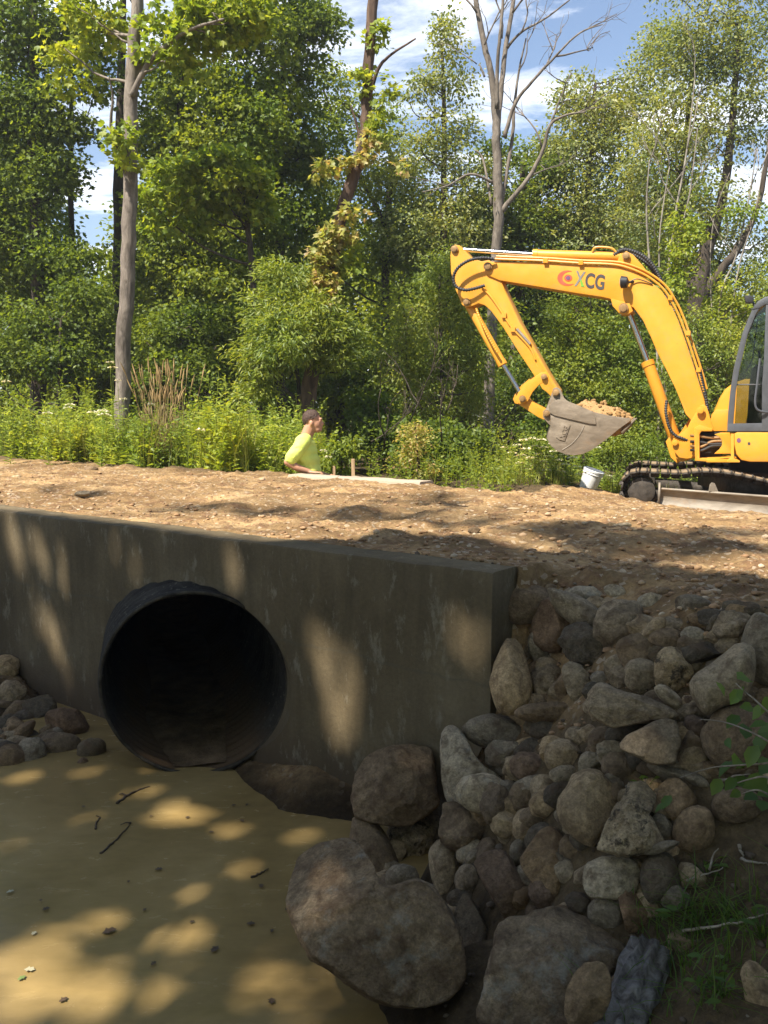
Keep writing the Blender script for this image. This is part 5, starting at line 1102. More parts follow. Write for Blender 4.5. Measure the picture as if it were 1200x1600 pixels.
twig([(1064, 1502-22), (1110, 1474), (1160, 1466), (1200, 1455)], 0.005, TWP, 'long pale dead twig lying across the grassy bank', 0.05, False)
twig([(1072, 1396), (1105, 1385), (1130, 1376)], 0.0035, TWP, 'thin straw lying on the bank above the long pale twig', 0.04, False)
twig([(1115, 1250), (1140, 1245), (1168, 1239)], 0.006, TWP, 'broken pale stick lying under the vine leaves', 0.06, False)
twig([(1108, 1385), (1113, 1362), (1121, 1350)], 0.004, TWP, 'short dead stalk standing at the bank edge', 0.05, False)
twig([(1157, 1352), (1180, 1358), (1200, 1361)], 0.005, TWP, 'pale stick on the bare earth of the bank at the right edge', 0.02, False)
twig([(1154, 1332), (1158, 1340), (1161, 1347)], 0.006, TWP, 'stub of pale wood on the bare earth of the bank', 0.02, False)
def dead_leaf(px, py, s, mat, label, group, water=True, cat='leaf'):
    c = UZ(px, py, 0.006) if water else hit(px, py)+Vector((0, 0, 0.012)); a = RNG.uniform(0, 6.28); n = 9; V = []
    for k in range(n):
        t = k/(n-1); w = 0.36*abs(math.sin(math.pi*min(1, t*1.02)))**0.8*(1+0.45*math.sin(17*t+a*3))+0.01; z = 0.03*math.sin(3*t)+0.02*t
        for q in (-1, 0, 1): V.append((t-0.5, q*w*0.8, z+0.06*abs(q)*w*2))
    V = np.array(V)*s; ca, sa = math.cos(a), math.sin(a); V = V@np.array([[ca, sa, 0], [-sa, ca, 0], [0, 0, 1]])
    F = [(3*k+q, 3*k+q+1, 3*k+q+4, 3*k+q+3) for k in range(n-1) for q in (0, 1)]; b = MB(); b.polys(V+np.array(c), F); tag(link('leaf', b.mesh('leaf'), mat), label, cat, group)
LB = plain('dead_leaf', (0.075, 0.045, 0.022), 0.8, 0, 0.4, 30); LP = plain('pale_leaf', (0.42, 0.38, 0.24), 0.7, 0, 0.2, 30); LG = plain('fallen_green_leaf', (0.16, 0.22, 0.06), 0.6, 0, 0.2, 30)
dead_leaf(171, 1455, 0.055, LB, 'large curled brown leaf floating at the edge of the sunny water', 'leaves on the pool')
dead_leaf(336, 1483, 0.040, LB, 'dark leaf with a stalk floating in the lower middle of the pool', 'leaves on the pool')
dead_leaf(424, 1564, 0.034, LB, 'dark ragged leaf floating near the foot of the biggest boulder', 'leaves on the pool')
dead_leaf(46, 1515, 0.038, LP, 'pale folded leaf floating in the sun at the lower left', 'leaves on the pool')
dead_leaf(34, 1528, 0.030, LG, 'small green leaf floating just below the pale folded one', 'leaves on the pool')
dead_leaf(53, 1458, 0.026, LP, 'small cream coloured leaf floating left of the large curled brown one', 'leaves on the pool')
dead_leaf(16, 1393, 0.030, LP, 'small whitish leaf floating at the left edge of the shaded water', 'leaves on the pool')
for px, py in ((226, 1421), (201, 1377), (293, 1277), (236, 1275), (378, 1282), (386, 1257), (365, 1258), (248, 1358), (392, 1443), (425, 1454), (99, 1562), (300, 1440), (72, 1420), (330, 1300), (408, 1384), (64, 1406), (450, 1420), (240, 1505), (130, 1260)):
    dead_leaf(px, py, RNG.uniform(0.016, 0.034), LB, 'small dark dead leaf fragment floating on the muddy water', 'dark leaf fragments on the pool')
dead_leaf(1126, 1502, 0.030, LG, 'pale green fallen leaf lying in the grass of the bank', None, False)
dead_leaf(1072, 1409, 0.022, plain('rust_leaf', (0.30, 0.15, 0.05), 0.8), 'small rust coloured leaf on the grey stone in the bank', None, False)
# weathered stump with ridged bark at the foot of the bank
def stump():
    m = bark_mat('ridged_bark', (0.075, 0.06, 0.05), (0.26, 0.235, 0.21), 26, 0.3, 0.9); A, B = np.array(hit(955, 1640)), np.array(hit(1018, 1500)); A[2] -= 0.05; B[2] += 0.03; n, mm = 40, 26; V = []
    d = B-A; d /= np.linalg.norm(d); s = np.cross(d, [0, 0, 1.0]); s /= np.linalg.norm(s); u = np.cross(s, d)
    for i in range(mm):
        for j in range(n):
            a = 2*math.pi*j/n; rr = (0.082-0.028*i/mm)*(1+0.13*math.sin(a*9+i*0.12)+0.07*math.sin(a*17+i*0.3)); V.append(A+(B-A)*i/(mm-1)+(s*math.cos(a)+u*math.sin(a))*rr)
    V = np.array(V); V = V+0.012*fbm(V*18, 3, 3)[:, None]*u; b = MB(); i, j = np.meshgrid(np.arange(mm-1), np.arange(n), indexing='ij'); j2 = (j+1) % n; b.add(V, [np.stack([i*n+j, i*n+j2, (i+1)*n+j2, (i+1)*n+j], -1).reshape(-1, 4)]); b.f.setdefault(n, []).append((np.arange(n)+(mm-1)*n)[None])
    tag(link('stump', b.mesh('stump'), m), 'weathered grey stump with ridged bark at the foot of the bank', 'stump')
stump()
# ------------------------------------------------------------------ leaves and trees
def leaf_mesh(P, D, N, L, W, fold=0.12, shape='rhomb'):
    """P base, D direction, N normal (n,3); L, W (n,)"""
    D = D/np.linalg.norm(D, axis=1)[:, None]; S = np.cross(D, N); S /= np.linalg.norm(S, axis=1)[:, None]+1e-9; N = np.cross(S, D); L = L[:, None]; W = W[:, None]; n = len(P)
    if shape == 'rhomb':
        V = np.stack([P, P+D*L*0.42+S*W*0.5+N*W*fold, P+D*L-N*L*0.10, P+D*L*0.42-S*W*0.5+N*W*fold], 1); f = np.array([[0, 1, 2], [0, 2, 3]])
    elif shape == 'lobed':                          # maple-like
        V = np.stack([P, P+D*L*0.18+S*W*0.50, P+D*L*0.62+S*W*0.46+N*W*fold, P+D*L*0.55+S*W*0.14, P+D*L-N*L*0.12, P+D*L*0.55-S*W*0.14, P+D*L*0.62-S*W*0.46+N*W*fold, P+D*L*0.18-S*W*0.50], 1); f = np.array([[0, 1, 3], [1, 2, 3], [0, 3, 4], [0, 4, 5], [0, 5, 7], [5, 6, 7]])
    else:                                           # smooth oval with a folded midrib
        V = np.stack([P, P+D*L*0.25+S*W*0.40+N*W*fold, P+D*L*0.6+S*W*0.42+N*W*fold, P+D*L-N*L*0.15, P+D*L*0.6-S*W*0.42+N*W*fold, P+D*L*0.25-S*W*0.40+N*W*fold, P+D*L*0.5-N*L*0.03], 1); f = np.array([[0, 1, 6], [1, 2, 6], [2, 3, 6], [3, 4, 6], [4, 5, 6], [5, 0, 6]])
    k = V.shape[1]; F = (f[None]+np.arange(n)[:, None, None]*k).reshape(-1, 3)
    return V.reshape(-1, 3), F
def clumps(C, R, O, per, L, W, r, flat=0.55, upw=0.6, outw=0.45, rnd=0.6, droop=0.35):
    """leaves gathered round clump centres C with radii R; O = outward direction of each clump"""
    n = len(C)*per; c = np.repeat(C, per, 0); rr = np.repeat(R, per)[:, None]; o = np.repeat(O, per, 0)
    q = r.normal(size=(n, 3)); q /= np.linalg.norm(q, axis=1)[:, None]; q *= r.random((n, 1))**0.45; q[:, 2] *= flat
    P = c+q*rr; P[:, 2] -= 0.18*rr[:, 0]*(q[:, 0]**2+q[:, 1]**2)
    N = r.normal(size=(n, 3))*rnd+np.array([0, 0, upw])+o*outw; N /= np.linalg.norm(N, axis=1)[:, None]
    D = q*np.array([1, 1, 0.3])+o*0.4+r.normal(size=(n, 3))*0.55; D[:, 2] -= droop
    return P, D, N, L*r.uniform(0.65, 1.25, n), W*r.uniform(0.65, 1.2, n)
LM = {
 'deep': leaf_mat('leaf_deep', [(0.096, 0.144, 0.024), (0.149, 0.211, 0.029), (0.229, 0.299, 0.040)], gloss=0.03),
 'mid': leaf_mat('leaf_mid', [(0.133, 0.190, 0.024), (0.211, 0.279, 0.032), (0.314, 0.364, 0.047)], gloss=0.035),
 'lime': leaf_mat('leaf_lime', [(0.177, 0.254, 0.027), (0.265, 0.345, 0.037), (0.388, 0.429, 0.056)], gloss=0.035),
 'yellow': leaf_mat('leaf_yellow', [(0.22, 0.26, 0.05), (0.36, 0.38, 0.09), (0.50, 0.47, 0.16), (0.52, 0.34, 0.17)], gloss=0.04),
 'silver': leaf_mat('leaf_silver', [(0.157, 0.202, 0.049), (0.257, 0.298, 0.075), (0.415, 0.420, 0.137)], gloss=0.06),
 'willow': leaf_mat('leaf_willow', [(0.165, 0.234, 0.036), (0.268, 0.332, 0.049), (0.396, 0.429, 0.075)], gloss=0.05),
 'weed': leaf_mat('leaf_weed', [(0.194, 0.278, 0.051), (0.300, 0.392, 0.073), (0.438, 0.493, 0.117)], gloss=0.03),
 'grass': leaf_mat('leaf_grass', [(0.14, 0.185, 0.026), (0.21, 0.25, 0.036), (0.33, 0.31, 0.09)], gloss=0.03),
 'bank': leaf_mat('leaf_bank', [(0.075, 0.14, 0.022), (0.11, 0.19, 0.03), (0.15, 0.23, 0.04)], gloss=0.04),
 'straw': leaf_mat('leaf_straw', [(0.34, 0.23, 0.11), (0.46, 0.33, 0.17)], trans=0.2, gloss=0.02),
}
BK = {'grey': bark_mat('bark_grey', (0.115, 0.095, 0.075), (0.25, 0.21, 0.17), 16, 0.35, 0.6), 'dark': bark_mat('bark_dark', (0.035, 0.027, 0.02), (0.10, 0.078, 0.058), 14, 0.2), 'red': bark_mat('bark_red', (0.045, 0.029, 0.021), (0.165, 0.108, 0.076), 12, 0.16, 0.9), 'pale': bark_mat('bark_pale', (0.15, 0.13, 0.105), (0.30, 0.265, 0.22), 14, 0.4, 0.35)}
def path3(pts):                                   # [(px,py,Y,r_px)] -> points, radii
    P = [U(a, c, Y) for a, c, Y, r in pts]; return P, [r*Y/FPX for a, c, Y, r in pts]
DENS = 1.2
def tree(name, label, cat, trunks, blobs, leaf='mid', bark='dark', per=46, L=0.11, W=0.075, rc=(0.28, 0.5), limbs=26, seed=1, shape='rhomb', group=None, extra=(), flat=0.55, edge=2.4, yellow=0):
    """trunks: pixel paths (px,py,Y,r_px); blobs: foliage swellings (px,py,Y,rx_px,ry_px,n_clumps)"""
    r = np.random.default_rng(seed); paths = []
    for tp in trunks:
        P, R = path3(tp); n = 5; S = smooth_path(P, n); Rr = np.interp(np.linspace(0, 1, len(S)), np.linspace(0, 1, len(R)), R); S = S+r.normal(size=S.shape)*Rr[:, None]*0.10; paths.append((S, Rr))
    b0 = paths[0][0][0] if paths else np.array(U(blobs[0][0], blobs[0][1], blobs[0][2])); zb = h1(b0[0], b0[1]); root = empty(name, (b0[0], b0[1], zb), label=label, cat=cat, group=group)
    C = []; Rc = []; O = []
    for bx, by, Y, rx, ry, n in blobs:
        c = np.array(U(bx, by, Y)); s = Y/FPX; q = r.normal(size=(n, 3)); q /= np.linalg.norm(q, axis=1)[:, None]; rad = r.random((n, 1))**(1/edge)
        C.append(c+q*rad*np.array([rx*s, 0.8*min(rx, ry*1.3)*s, ry*s])); Rc.append(r.uniform(rc[0], rc[1], n)); O.append(q*np.array([1, 1, 0.7]))
    C = np.concatenate(C); Rc = np.concatenate(Rc); O = np.concatenate(O); ok = C[:, 2] > zb+0.15; C, Rc, O = C[ok], Rc[ok], O[ok]
    tb = MB()
    for S, Rr in paths:
        first = S[0].copy(); first[2] = min(first[2], h1(first[0], first[1])-0.1)
        if S is paths[0][0]: tb.tube(np.vstack([first, S]), np.concatenate([[Rr[0]*1.25], Rr]), 14)
        else: tb.tube(S, Rr, 10)
    for S_, R_ in extra: tb.tube(S_, R_, 6)
    if limbs and paths:
        allp = np.concatenate([p for p, _ in paths]); allr = np.concatenate([q for _, q in paths])
        for k in r.choice(len(C), min(limbs, len(C)), replace=False):
            d = np.linalg.norm(allp[:, :2]-C[k, :2], axis=1); want = C[k, 2]-0.55*d; cost = np.abs(allp[:, 2]-want)+0.35*d; m = int(np.argmin(cost)); a = allp[m]
            if np.linalg.norm(a-C[k]) < 0.2: continue
            mid = a*0.5+C[k]*0.5; mid[2] -= 0.10*np.linalg.norm(C[k]-a); mid += r.normal(size=3)*0.08; q = min(allr[m]*0.55, 0.012+0.012*np.linalg.norm(C[k]-a)); pth = smooth_path([a, mid, C[k]], 5); tb.tube(pth+r.normal(size=pth.shape)*0.012, np.linspace(q, 0.005, len(pth)), 5, cap=False)
    if tb.n: o = link('trunk', tb.mesh('trunk'), BK[bark]); o.parent = root; o.location = -root.location
    P, D, N, l, w = clumps(C, Rc, O, max(6, int(per*DENS)), L*0.76, W*0.76, r, flat); V, F = leaf_mesh(P, D, N, l, w, shape=shape)
    if len(V): o = link('crown', mesh_np('crown', V, [F]), LM[leaf], smooth=False); o.parent = root; o.location = -root.location
    return root
T_TREES = 'trees at the edge of the woods'
# grey trunk standing in the weeds, left
tree('tree', 'smooth grey trunk standing in the weeds at the left, crown above the picture', 'tree',
     [[(190, 668, 12.5, 12.00), (192, 600, 12.5, 11.60), (197, 480, 12.5, 11.20), (202, 350, 12.5, 10.80), (204, 240, 12.5, 10.40), (205, 130, 12.5, 10.00), (212, 40, 12.5, 9.20), (222, -80, 12.5, 8.00), (236, -260, 12.5, 5.60), (250, -420, 12.5, 2.40)],
      [(206, 150, 12.4, 4.80), (232, 100, 12.3, 4.00), (262, 70, 12.2, 3.20), (300, 45, 12.0, 2.40), (350, 30, 11.8, 1.60)], [(203, 245, 12.5, 4.00), (186, 235, 12.4, 3.20), (177, 222, 12.3, 2.80), (173, 190, 12.2, 2.40), (176, 150, 12.1, 1.60), (170, 120, 12, 0.96)], [(206, 122, 12.5, 4.00), (240, 85, 12.6, 3.20), (290, 58, 12.7, 2.40), (330, 60, 12.7, 1.20)]],
     [(310, 35, 12.4, 76, 40, 34), (380, 25, 12.4, 60, 40, 26), (270, 80, 12.4, 50, 36, 12), (130, 30, 12.9, 70, 40, 16), (190, 212, 12.2, 12, 16, 4), (200, 250, 12.25, 12, 8, 2), (110, 110, 13.0, 50, 30, 6), (260, -190, 12.8, 240, 110, 90), (120, 75, 13.0, 40, 30, 5)], 'lime', 'grey', 28, 0.145, 0.125, (0.2, 0.36), 22, 11, 'lobed', T_TREES)
# leaning dark trunk wrapped in yellowing creeper
vine_tree = tree('tree', 'leaning dark reddish trunk wrapped in yellowing creeper, behind the man', 'tree',
     [[(472, 668, 13, 15.48), (480, 620, 13, 13.16), (493, 560, 13, 10.84), (505, 500, 13, 9.68), (518, 430, 13, 9.29), (528, 365, 13, 9.29), (536, 320, 13, 9.29), (553, 275, 13, 9.29), (566, 225, 13, 8.51), (573, 160, 13, 8.13), (577, 80, 13, 8.13), (583, 0, 13, 7.74), (588, -90, 13, 6.97), (600, -260, 13, 3.87)],
      [(572, 170, 13, 3.87), (590, 110, 12.9, 2.71), (612, 85, 12.8, 1.94), (650, 60, 12.7, 1.16)], [(566, 230, 13, 3.10), (556, 190, 13.1, 1.94), (548, 165, 13.1, 1.16)]],
     [(600, -190, 13, 150, 60, 36)], 'mid', 'red', 40, 0.10, 0.08, (0.22, 0.38), 10, 12, 'lobed', T_TREES)
def creeper(spots, seed, leaf):
    r = np.random.default_rng(seed); C = []; R = []; O = []
    for px, py, Y, rx, ry, n in spots:
        s = Y/FPX; q = r.normal(size=(n, 3)); q /= np.linalg.norm(q, axis=1)[:, None]; C.append(np.array(U(px, py, Y))+q*r.random((n, 1))**0.5*np.array([rx*s, 0.14, ry*s])); R.append(r.uniform(0.09, 0.17, n)); O.append(q-np.array([0, 0.6, 0]))
    P, D, N, l, w = clumps(np.concatenate(C), np.concatenate(R), np.concatenate(O), 15, 0.10, 0.085, r, 0.7, 0.5, 0.6, 0.4, 0.6); V, F = leaf_mesh(P, D, N, l, w, shape='lobed')
    o = link('creeper', mesh_np('creeper', V, [F]), LM[leaf], smooth=False); o.parent = vine_tree; o.location = -vine_tree.location
creeper([(530, 360, 12.85, 26, 16, 16), (518, 385, 12.85, 16, 18, 10), (505, 405, 12.8, 26, 16, 14), (512, 435, 12.8, 20, 14, 9), (516, 465, 12.8, 10, 10, 5), (500, 440, 12.8, 16, 10, 6), (548, 255, 12.85, 16, 10, 5), (575, 240, 12.85, 14, 18, 7), (582, 215, 12.85, 12, 14, 5), (626, 262, 12.7, 6, 5, 2), (505, 268, 12.8, 14, 14, 6), (548, 330, 12.8, 20, 10, 4)], 5, 'yellow')
creeper([(545, 400, 12.9, 18, 30, 9), (590, 60, 12.9, 10, 40, 8), (575, 130, 12.9, 12, 30, 6), (600, 150, 12.8, 14, 40, 8), (590, 190, 12.8, 12, 20, 5), (560, 120, 12.9, 8, 20, 3), (528, 420, 12.9, 14, 30, 7)], 6, 'lime')
# bare forked tree behind the boom
def bare_twigs(starts, seed, Y):
    r = np.random.default_rng(seed); out = []
    def grow(p, d, rad, L, lev):
        pts = [p]; 
        for k in range(5): d = d+r.normal(size=3)*0.16+np.array([0, 0, 0.05]); d /= np.linalg.norm(d); pts.append(pts[-1]+d*L/5)
        out.append((np.array(pts), np.linspace(rad, rad*0.45, 6)))
        if lev > 0:
            for k in range(3): i = r.integers(1, 6); dd = d+r.normal(size=3)*0.55; dd /= np.linalg.norm(dd); grow(pts[i], dd, rad*0.5, L*r.uniform(0.45, 0.75), lev-1)
    for px, py, dx, dz, rad, L in starts: grow(np.array(U(px, py, Y)), np.array([dx, r.normal()*0.2, dz])/math.hypot(dx, dz), rad, L, 2)
    return out
tree('bare_tree', 'leafless forked grey tree rising behind the digger boom', 'tree',
     [[(762, 668, 16, 8.58), (766, 560, 16, 8.19), (772, 440, 16, 7.80), (776, 380, 16, 7.80), (779, 330, 16, 7.80), (776, 240, 16, 6.63), (775, 190, 16, 6.24), (770, 130, 16, 4.68), (757, 70, 16, 4.29), (745, 10, 16, 3.90), (735, -70, 16, 3.12), (728, -160, 16, 1.56)],
      [(777, 200, 16, 4.68), (784, 130, 16.1, 3.90), (791, 70, 16.2, 3.51), (801, 10, 16.3, 3.12), (812, -80, 16.4, 2.34)], [(776, 170, 15.9, 3.12), (778, 90, 15.8, 2.65), (784, 30, 15.7, 2.34), (788, -60, 15.7, 1.56)],
      [(784, 330, 16, 4.68), (800, 310, 15.9, 3.90), (828, 275, 15.8, 3.28), (848, 235, 15.7, 2.73), (860, 195, 15.6, 2.34), (885, 180, 15.5, 1.72), (915, 175, 15.4, 0.94)], [(788, 215, 16, 3.51), (806, 160, 15.9, 2.73), (838, 120, 15.8, 2.18), (868, 88, 15.7, 1.72), (905, 52, 15.6, 1.25), (942, 38, 15.5, 0.70)],
      [(781, 330, 16, 3.12), (800, 220, 16.1, 2.65), (803, 170, 16.1, 2.34), (811, 110, 16.2, 1.56), (822, 60, 16.2, 0.94)], [(792, 75, 16.1, 2.34), (815, 50, 16, 1.72), (850, 30, 16, 1.40), (890, 0, 16, 0.94)], [(770, 285, 16, 2.34), (735, 272, 15.9, 1.87), (700, 290, 15.8, 1.25), (660, 300, 15.7, 0.70)], [(757, 120, 16, 1.72), (749, 100, 16, 0.94)], [(768, 320, 16, 2.18), (755, 250, 16.2, 1.56), (742, 235, 16.2, 0.94)]],
     [(770, 300, 15.9, 8, 10, 1)], 'lime', 'grey', 3, 0.08, 0.05, (0.1, 0.15), 0, 13, 'rhomb', T_TREES,
     bare_twigs([(838, 120, 0.8, 0.6, 0.022, 1.0), (868, 88, 0.9, 0.3, 0.018, 1.0), (905, 52, 0.8, 0.4, 0.014, 0.8), (860, 195, 0.5, 0.8, 0.02, 0.9), (885, 180, 0.9, 0.2, 0.014, 0.8), (848, 235, -0.3, 1, 0.018, 0.9), (815, 50, 0.5, 0.9, 0.016, 0.9), (801, 20, 0.5, 0.9, 0.02, 1.0), (745, 20, -0.5, 0.9, 0.02, 0.8), (757, 70, 0.5, 0.9, 0.018, 0.9), (784, 60, 0.1, 1, 0.018, 1.0), (811, 110, 0.4, 0.9, 0.014, 0.8), (700, 290, -0.9, 0.1, 0.01, 0.8), (745, 100, -0.6, 0.6, 0.01, 0.6), (828, 275, 0.9, 0.4, 0.014, 0.8)], 3, 15.9))
# tall silvery tree of many stems at the right
tree('tree', 'tall silvery green tree of many pale stems at the right edge', 'tree',
     [[(1080, 668, 18, 16), (1085, 560, 18, 15), (1087, 500, 18, 14), (1092, 440, 18, 13), (1108, 380, 18, 10), (1130, 300, 18, 7), (1145, 180, 18, 5), (1155, 40, 18, 3)], [(1092, 470, 18, 9), (1120, 430, 17.9, 7), (1155, 385, 17.8, 6), (1185, 320, 17.7, 4), (1205, 200, 17.6, 2.5)], [(1086, 500, 18, 8), (1072, 400, 18.2, 6), (1065, 300, 18.3, 5), (1075, 180, 18.4, 3.5), (1085, 60, 18.5, 2)]],
     [(1080, 110, 18, 52, 70, 62), (1130, 60, 18, 70, 80, 80), (1050, 190, 18, 60, 60, 52), (1110, 210, 18, 70, 70, 52), (1160, 130, 18, 55, 80, 40), (1010, 260, 18, 55, 60, 48), (1075, 300, 18, 70, 60, 44), (1140, 330, 18, 40, 50, 22), (1020, 350, 18, 60, 55, 42), (1180, 400, 18.3, 40, 60, 30), (1100, 400, 18.6, 60, 50, 34), (1110, -80, 18, 110, 90, 60), (1185, 200, 18.2, 40, 70, 26), (1190, 50, 18.2, 50, 80, 34), (1165, 440, 18.4, 50, 40, 24), (1060, 60, 18.2, 40, 40, 22)], 'silver', 'dark', 30, 0.115, 0.062, (0.24, 0.44), 34, 14, 'rhomb', T_TREES)
tree('sapling_clump', 'clump of thin pale stems in front of the silvery tree at the right', 'tree',
     [[(1030, 640, 15, 2.00), (1024, 500, 15, 1.80), (1014, 400, 15, 1.60), (1010, 320, 15, 1.20), (1015, 250, 15, 0.80)], [(1036, 640, 15, 2.40), (1040, 500, 15, 2.00), (1046, 400, 15.1, 1.80), (1058, 320, 15.2, 1.60), (1074, 230, 15.3, 1.20), (1086, 120, 15.4, 0.80)], [(1040, 640, 15, 2.00), (1050, 480, 15, 1.60), (1060, 380, 15, 1.40), (1078, 300, 15, 1.20), (1090, 200, 15, 0.64)], [(1034, 640, 15, 1.60), (1034, 520, 14.9, 1.40), (1030, 380, 14.9, 1.20), (1046, 260, 14.9, 0.64)], [(1120, 640, 15, 1.60), (1125, 470, 15, 1.40), (1150, 400, 15, 1.20), (1172, 300, 15, 0.96), (1182, 230, 15, 0.56)], [(1130, 640, 15, 1.60), (1150, 440, 14.9, 1.20), (1178, 340, 14.8, 0.96), (1192, 260, 14.8, 0.56)], [(1124, 640, 15, 1.20), (1110, 440, 15, 0.96), (1116, 340, 15, 0.72), (1140, 270, 15, 0.40)]],
     [(1080, 355, 14.8, 26, 30, 12), (1062, 390, 14.8, 20, 16, 7), (1165, 330, 14.9, 40, 10, 7), (1060, 440, 14.9, 40, 40, 14), (1140, 480, 15, 50, 50, 22), (1000, 440, 15, 30, 40, 10)], 'lime', 'pale', 38, 0.10, 0.065, (0.16, 0.3), 12, 15, 'rhomb', T_TREES,
     bare_twigs([(1015, 255, 0.1, 1, 0.012, 0.7), (1012, 340, 0.6, 1, 0.010, 0.9), (1074, 232, 0.2, 1, 0.014, 0.9), (1058, 320, -0.6, 1, 0.012, 0.8), (1086, 125, 0.1, 1, 0.010, 0.6), (1046, 262, -0.2, 1, 0.010, 0.8), (1172, 300, 0.4, 1, 0.010, 0.8), (1150, 400, -0.5, 1, 0.010, 0.8), (1190, 262, 0.3, 1, 0.010, 0.7), (1030, 380, -0.7, 1, 0.010, 0.8), (1078, 300, 0.7, 1, 0.010, 0.8)], 21, 15))
tree('tree', 'full round topped green tree right of the bare forked one', 'tree', [[(900, 668, 20, 10), (905, 480, 20, 9), (915, 330, 20, 7), (925, 200, 20, 4), (930, 130, 20, 2)]],
     [(930, 165, 20, 50, 48, 50), (900, 230, 20, 62, 60, 64), (955, 250, 20, 60, 70, 60), (880, 310, 20, 70, 60, 60), (950, 340, 20, 70, 60, 60), (900, 400, 20, 80, 60, 60), (970, 430, 20.3, 60, 60, 40), (985, 170, 20.4, 36, 56, 34), (1015, 120, 20.4, 34, 50, 30), (1035, 70, 20.4, 26, 36, 18), (900, 150, 20.2, 30, 34, 18)], 'silver', 'dark', 42, 0.12, 0.07, (0.3, 0.52), 22, 16, 'rhomb', T_TREES)
tree('tree', 'slender young tree with a narrow airy top left of the bare forked one', 'tree', [[(688, 668, 19, 7), (690, 480, 19, 6), (693, 320, 19, 5), (694, 180, 19, 3.5), (690, 60, 19, 1.5)]],
     [(690, 75, 19, 30, 42, 17), (662, 140, 19, 30, 38, 17), (716, 125, 19, 32, 46, 20), (690, 210, 19, 54, 44, 36), (650, 250, 19, 54, 48, 34), (730, 270, 19, 54, 50, 38), (690, 340, 19, 80, 50, 50), (740, 350, 19, 50, 50, 30), (640, 360, 19, 60, 50, 36), (700, 30, 19, 20, 14, 5)], 'silver', 'dark', 36, 0.115, 0.07, (0.26, 0.44), 26, 17, 'rhomb', T_TREES)
tree('tree', 'dark green tree filling the left edge of the picture', 'tree', [[(58, 668, 16, 12), (60, 520, 16, 11), (56, 350, 16, 9), (50, 180, 16, 8), (52, 60, 16, 7), (54, -60, 16, 5)], [(120, 640, 17, 5), (118, 480, 17, 5), (110, 300, 17, 4), (112, 120, 17, 3), (100, 0, 17, 2)]],
     [(40, 30, 16, 90, 60, 60), (20, 140, 16, 80, 60, 56), (70, 180, 16, 60, 50, 40), (40, 260, 16, 80, 60, 56), (90, 265, 16, 44, 34, 16), (20, 360, 16, 80, 70, 60), (80, 400, 16, 50, 40, 26), (30, 470, 16.3, 90, 60, 56), (-30, 250, 16, 80, 200, 70), (40, -90, 16, 140, 90, 70), (120, 50, 16, 50, 40, 30), (150, 130, 16.2, 36, 26, 12), (60, 560, 16.6, 90, 40, 44), (110, 200, 16.2, 26, 20, 7)], 'deep', 'dark', 48, 0.12, 0.095, (0.3, 0.52), 30, 18, 'lobed', T_TREES)
tree('tree', 'broad mid green tree between the grey trunk and the leaning trunk, upper left', 'tree', [[(282, 668, 17, 8), (284, 480, 17, 7), (283, 300, 17, 6), (282, 120, 17, 5), (284, 40, 17, 3), (284, -60, 17, 2)], [(185, 668, 17.5, 9), (186, 460, 17.5, 9), (186, 300, 17.5, 8), (190, 120, 17.5, 6), (194, -40, 17.5, 4)]],
     [(300, 130, 17, 100, 60, 70), (250, 210, 17, 50, 60, 40), (330, 240, 17, 90, 60, 70), (390, 170, 17, 80, 60, 56), (280, 330, 17, 80, 60, 64), (370, 340, 17, 90, 60, 70), (250, 430, 17, 70, 60, 50), (330, 440, 17, 90, 60, 60), (240, 530, 17.4, 80, 50, 44), (320, -60, 17, 180, 90, 90), (400, 60, 17, 70, 50, 40)], 'mid', 'dark', 48, 0.12, 0.095, (0.3, 0.52), 34, 19, 'lobed', T_TREES)
tree('tree', 'yellow green maple in front of the dark trees left of centre', 'tree', [[(400, 668, 15, 6), (398, 480, 15, 5), (385, 330, 15, 4), (380, 230, 15, 2)]],
     [(290, 262, 14.6, 44, 14, 12), (345, 245, 14.6, 44, 14, 12), (250, 300, 14.7, 40, 12, 8), (310, 300, 14.6, 60, 14, 14), (380, 278, 14.5, 46, 14, 12), (350, 330, 14.8, 70, 16, 14), (405, 310, 14.8, 30, 14, 7), (270, 345, 14.8, 50, 14, 8)], 'lime', 'dark', 36, 0.15, 0.13, (0.2, 0.36), 18, 20, 'lobed', T_TREES)
tree('tree', 'dark leafy tree close left of the leaning creeper trunk', 'tree', [[(440, 668, 18, 8), (438, 450, 18, 7), (436, 270, 18, 6), (442, 120, 18, 4), (446, 40, 18, 2)]],
     [(440, 150, 18, 66, 66, 60), (470, 110, 18, 36, 40, 18), (470, 230, 18, 50, 50, 40), (410, 250, 18, 60, 60, 50), (450, 320, 18, 70, 60, 56), (430, 400, 18, 80, 60, 56), (490, 40, 17.6, 44, 22, 20), (450, 20, 17.8, 50, 40, 26), (400, 480, 18, 90, 50, 50), (480, 20, 17.7, 40, 30, 14)], 'deep', 'dark', 48, 0.12, 0.09, (0.28, 0.48), 26, 21, 'lobed', T_TREES)
tree('tree', 'light green open crowned tree just right of the leaning creeper trunk', 'tree', [[(600, 668, 20, 8), (602, 480, 20, 7), (606, 330, 20, 5), (606, 230, 20, 3), (520, 150, 20, 1.5)], [(606, 360, 20, 4), (550, 250, 20, 3), (505, 140, 20, 1.5)]],
     [(610, 260, 20, 60, 50, 46), (560, 300, 20, 60, 50, 44), (510, 180, 20, 30, 60, 22), (500, 260, 20, 44, 50, 28), (630, 340, 20, 70, 50, 50), (560, 380, 20, 80, 50, 50), (620, 420, 20, 80, 60, 56), (525, 130, 20, 26, 40, 12), (545, 200, 20, 40, 50, 26), (600, 200, 20, 36, 40, 18)], 'mid', 'dark', 42, 0.115, 0.075, (0.26, 0.46), 26, 22, 'rhomb', T_TREES)
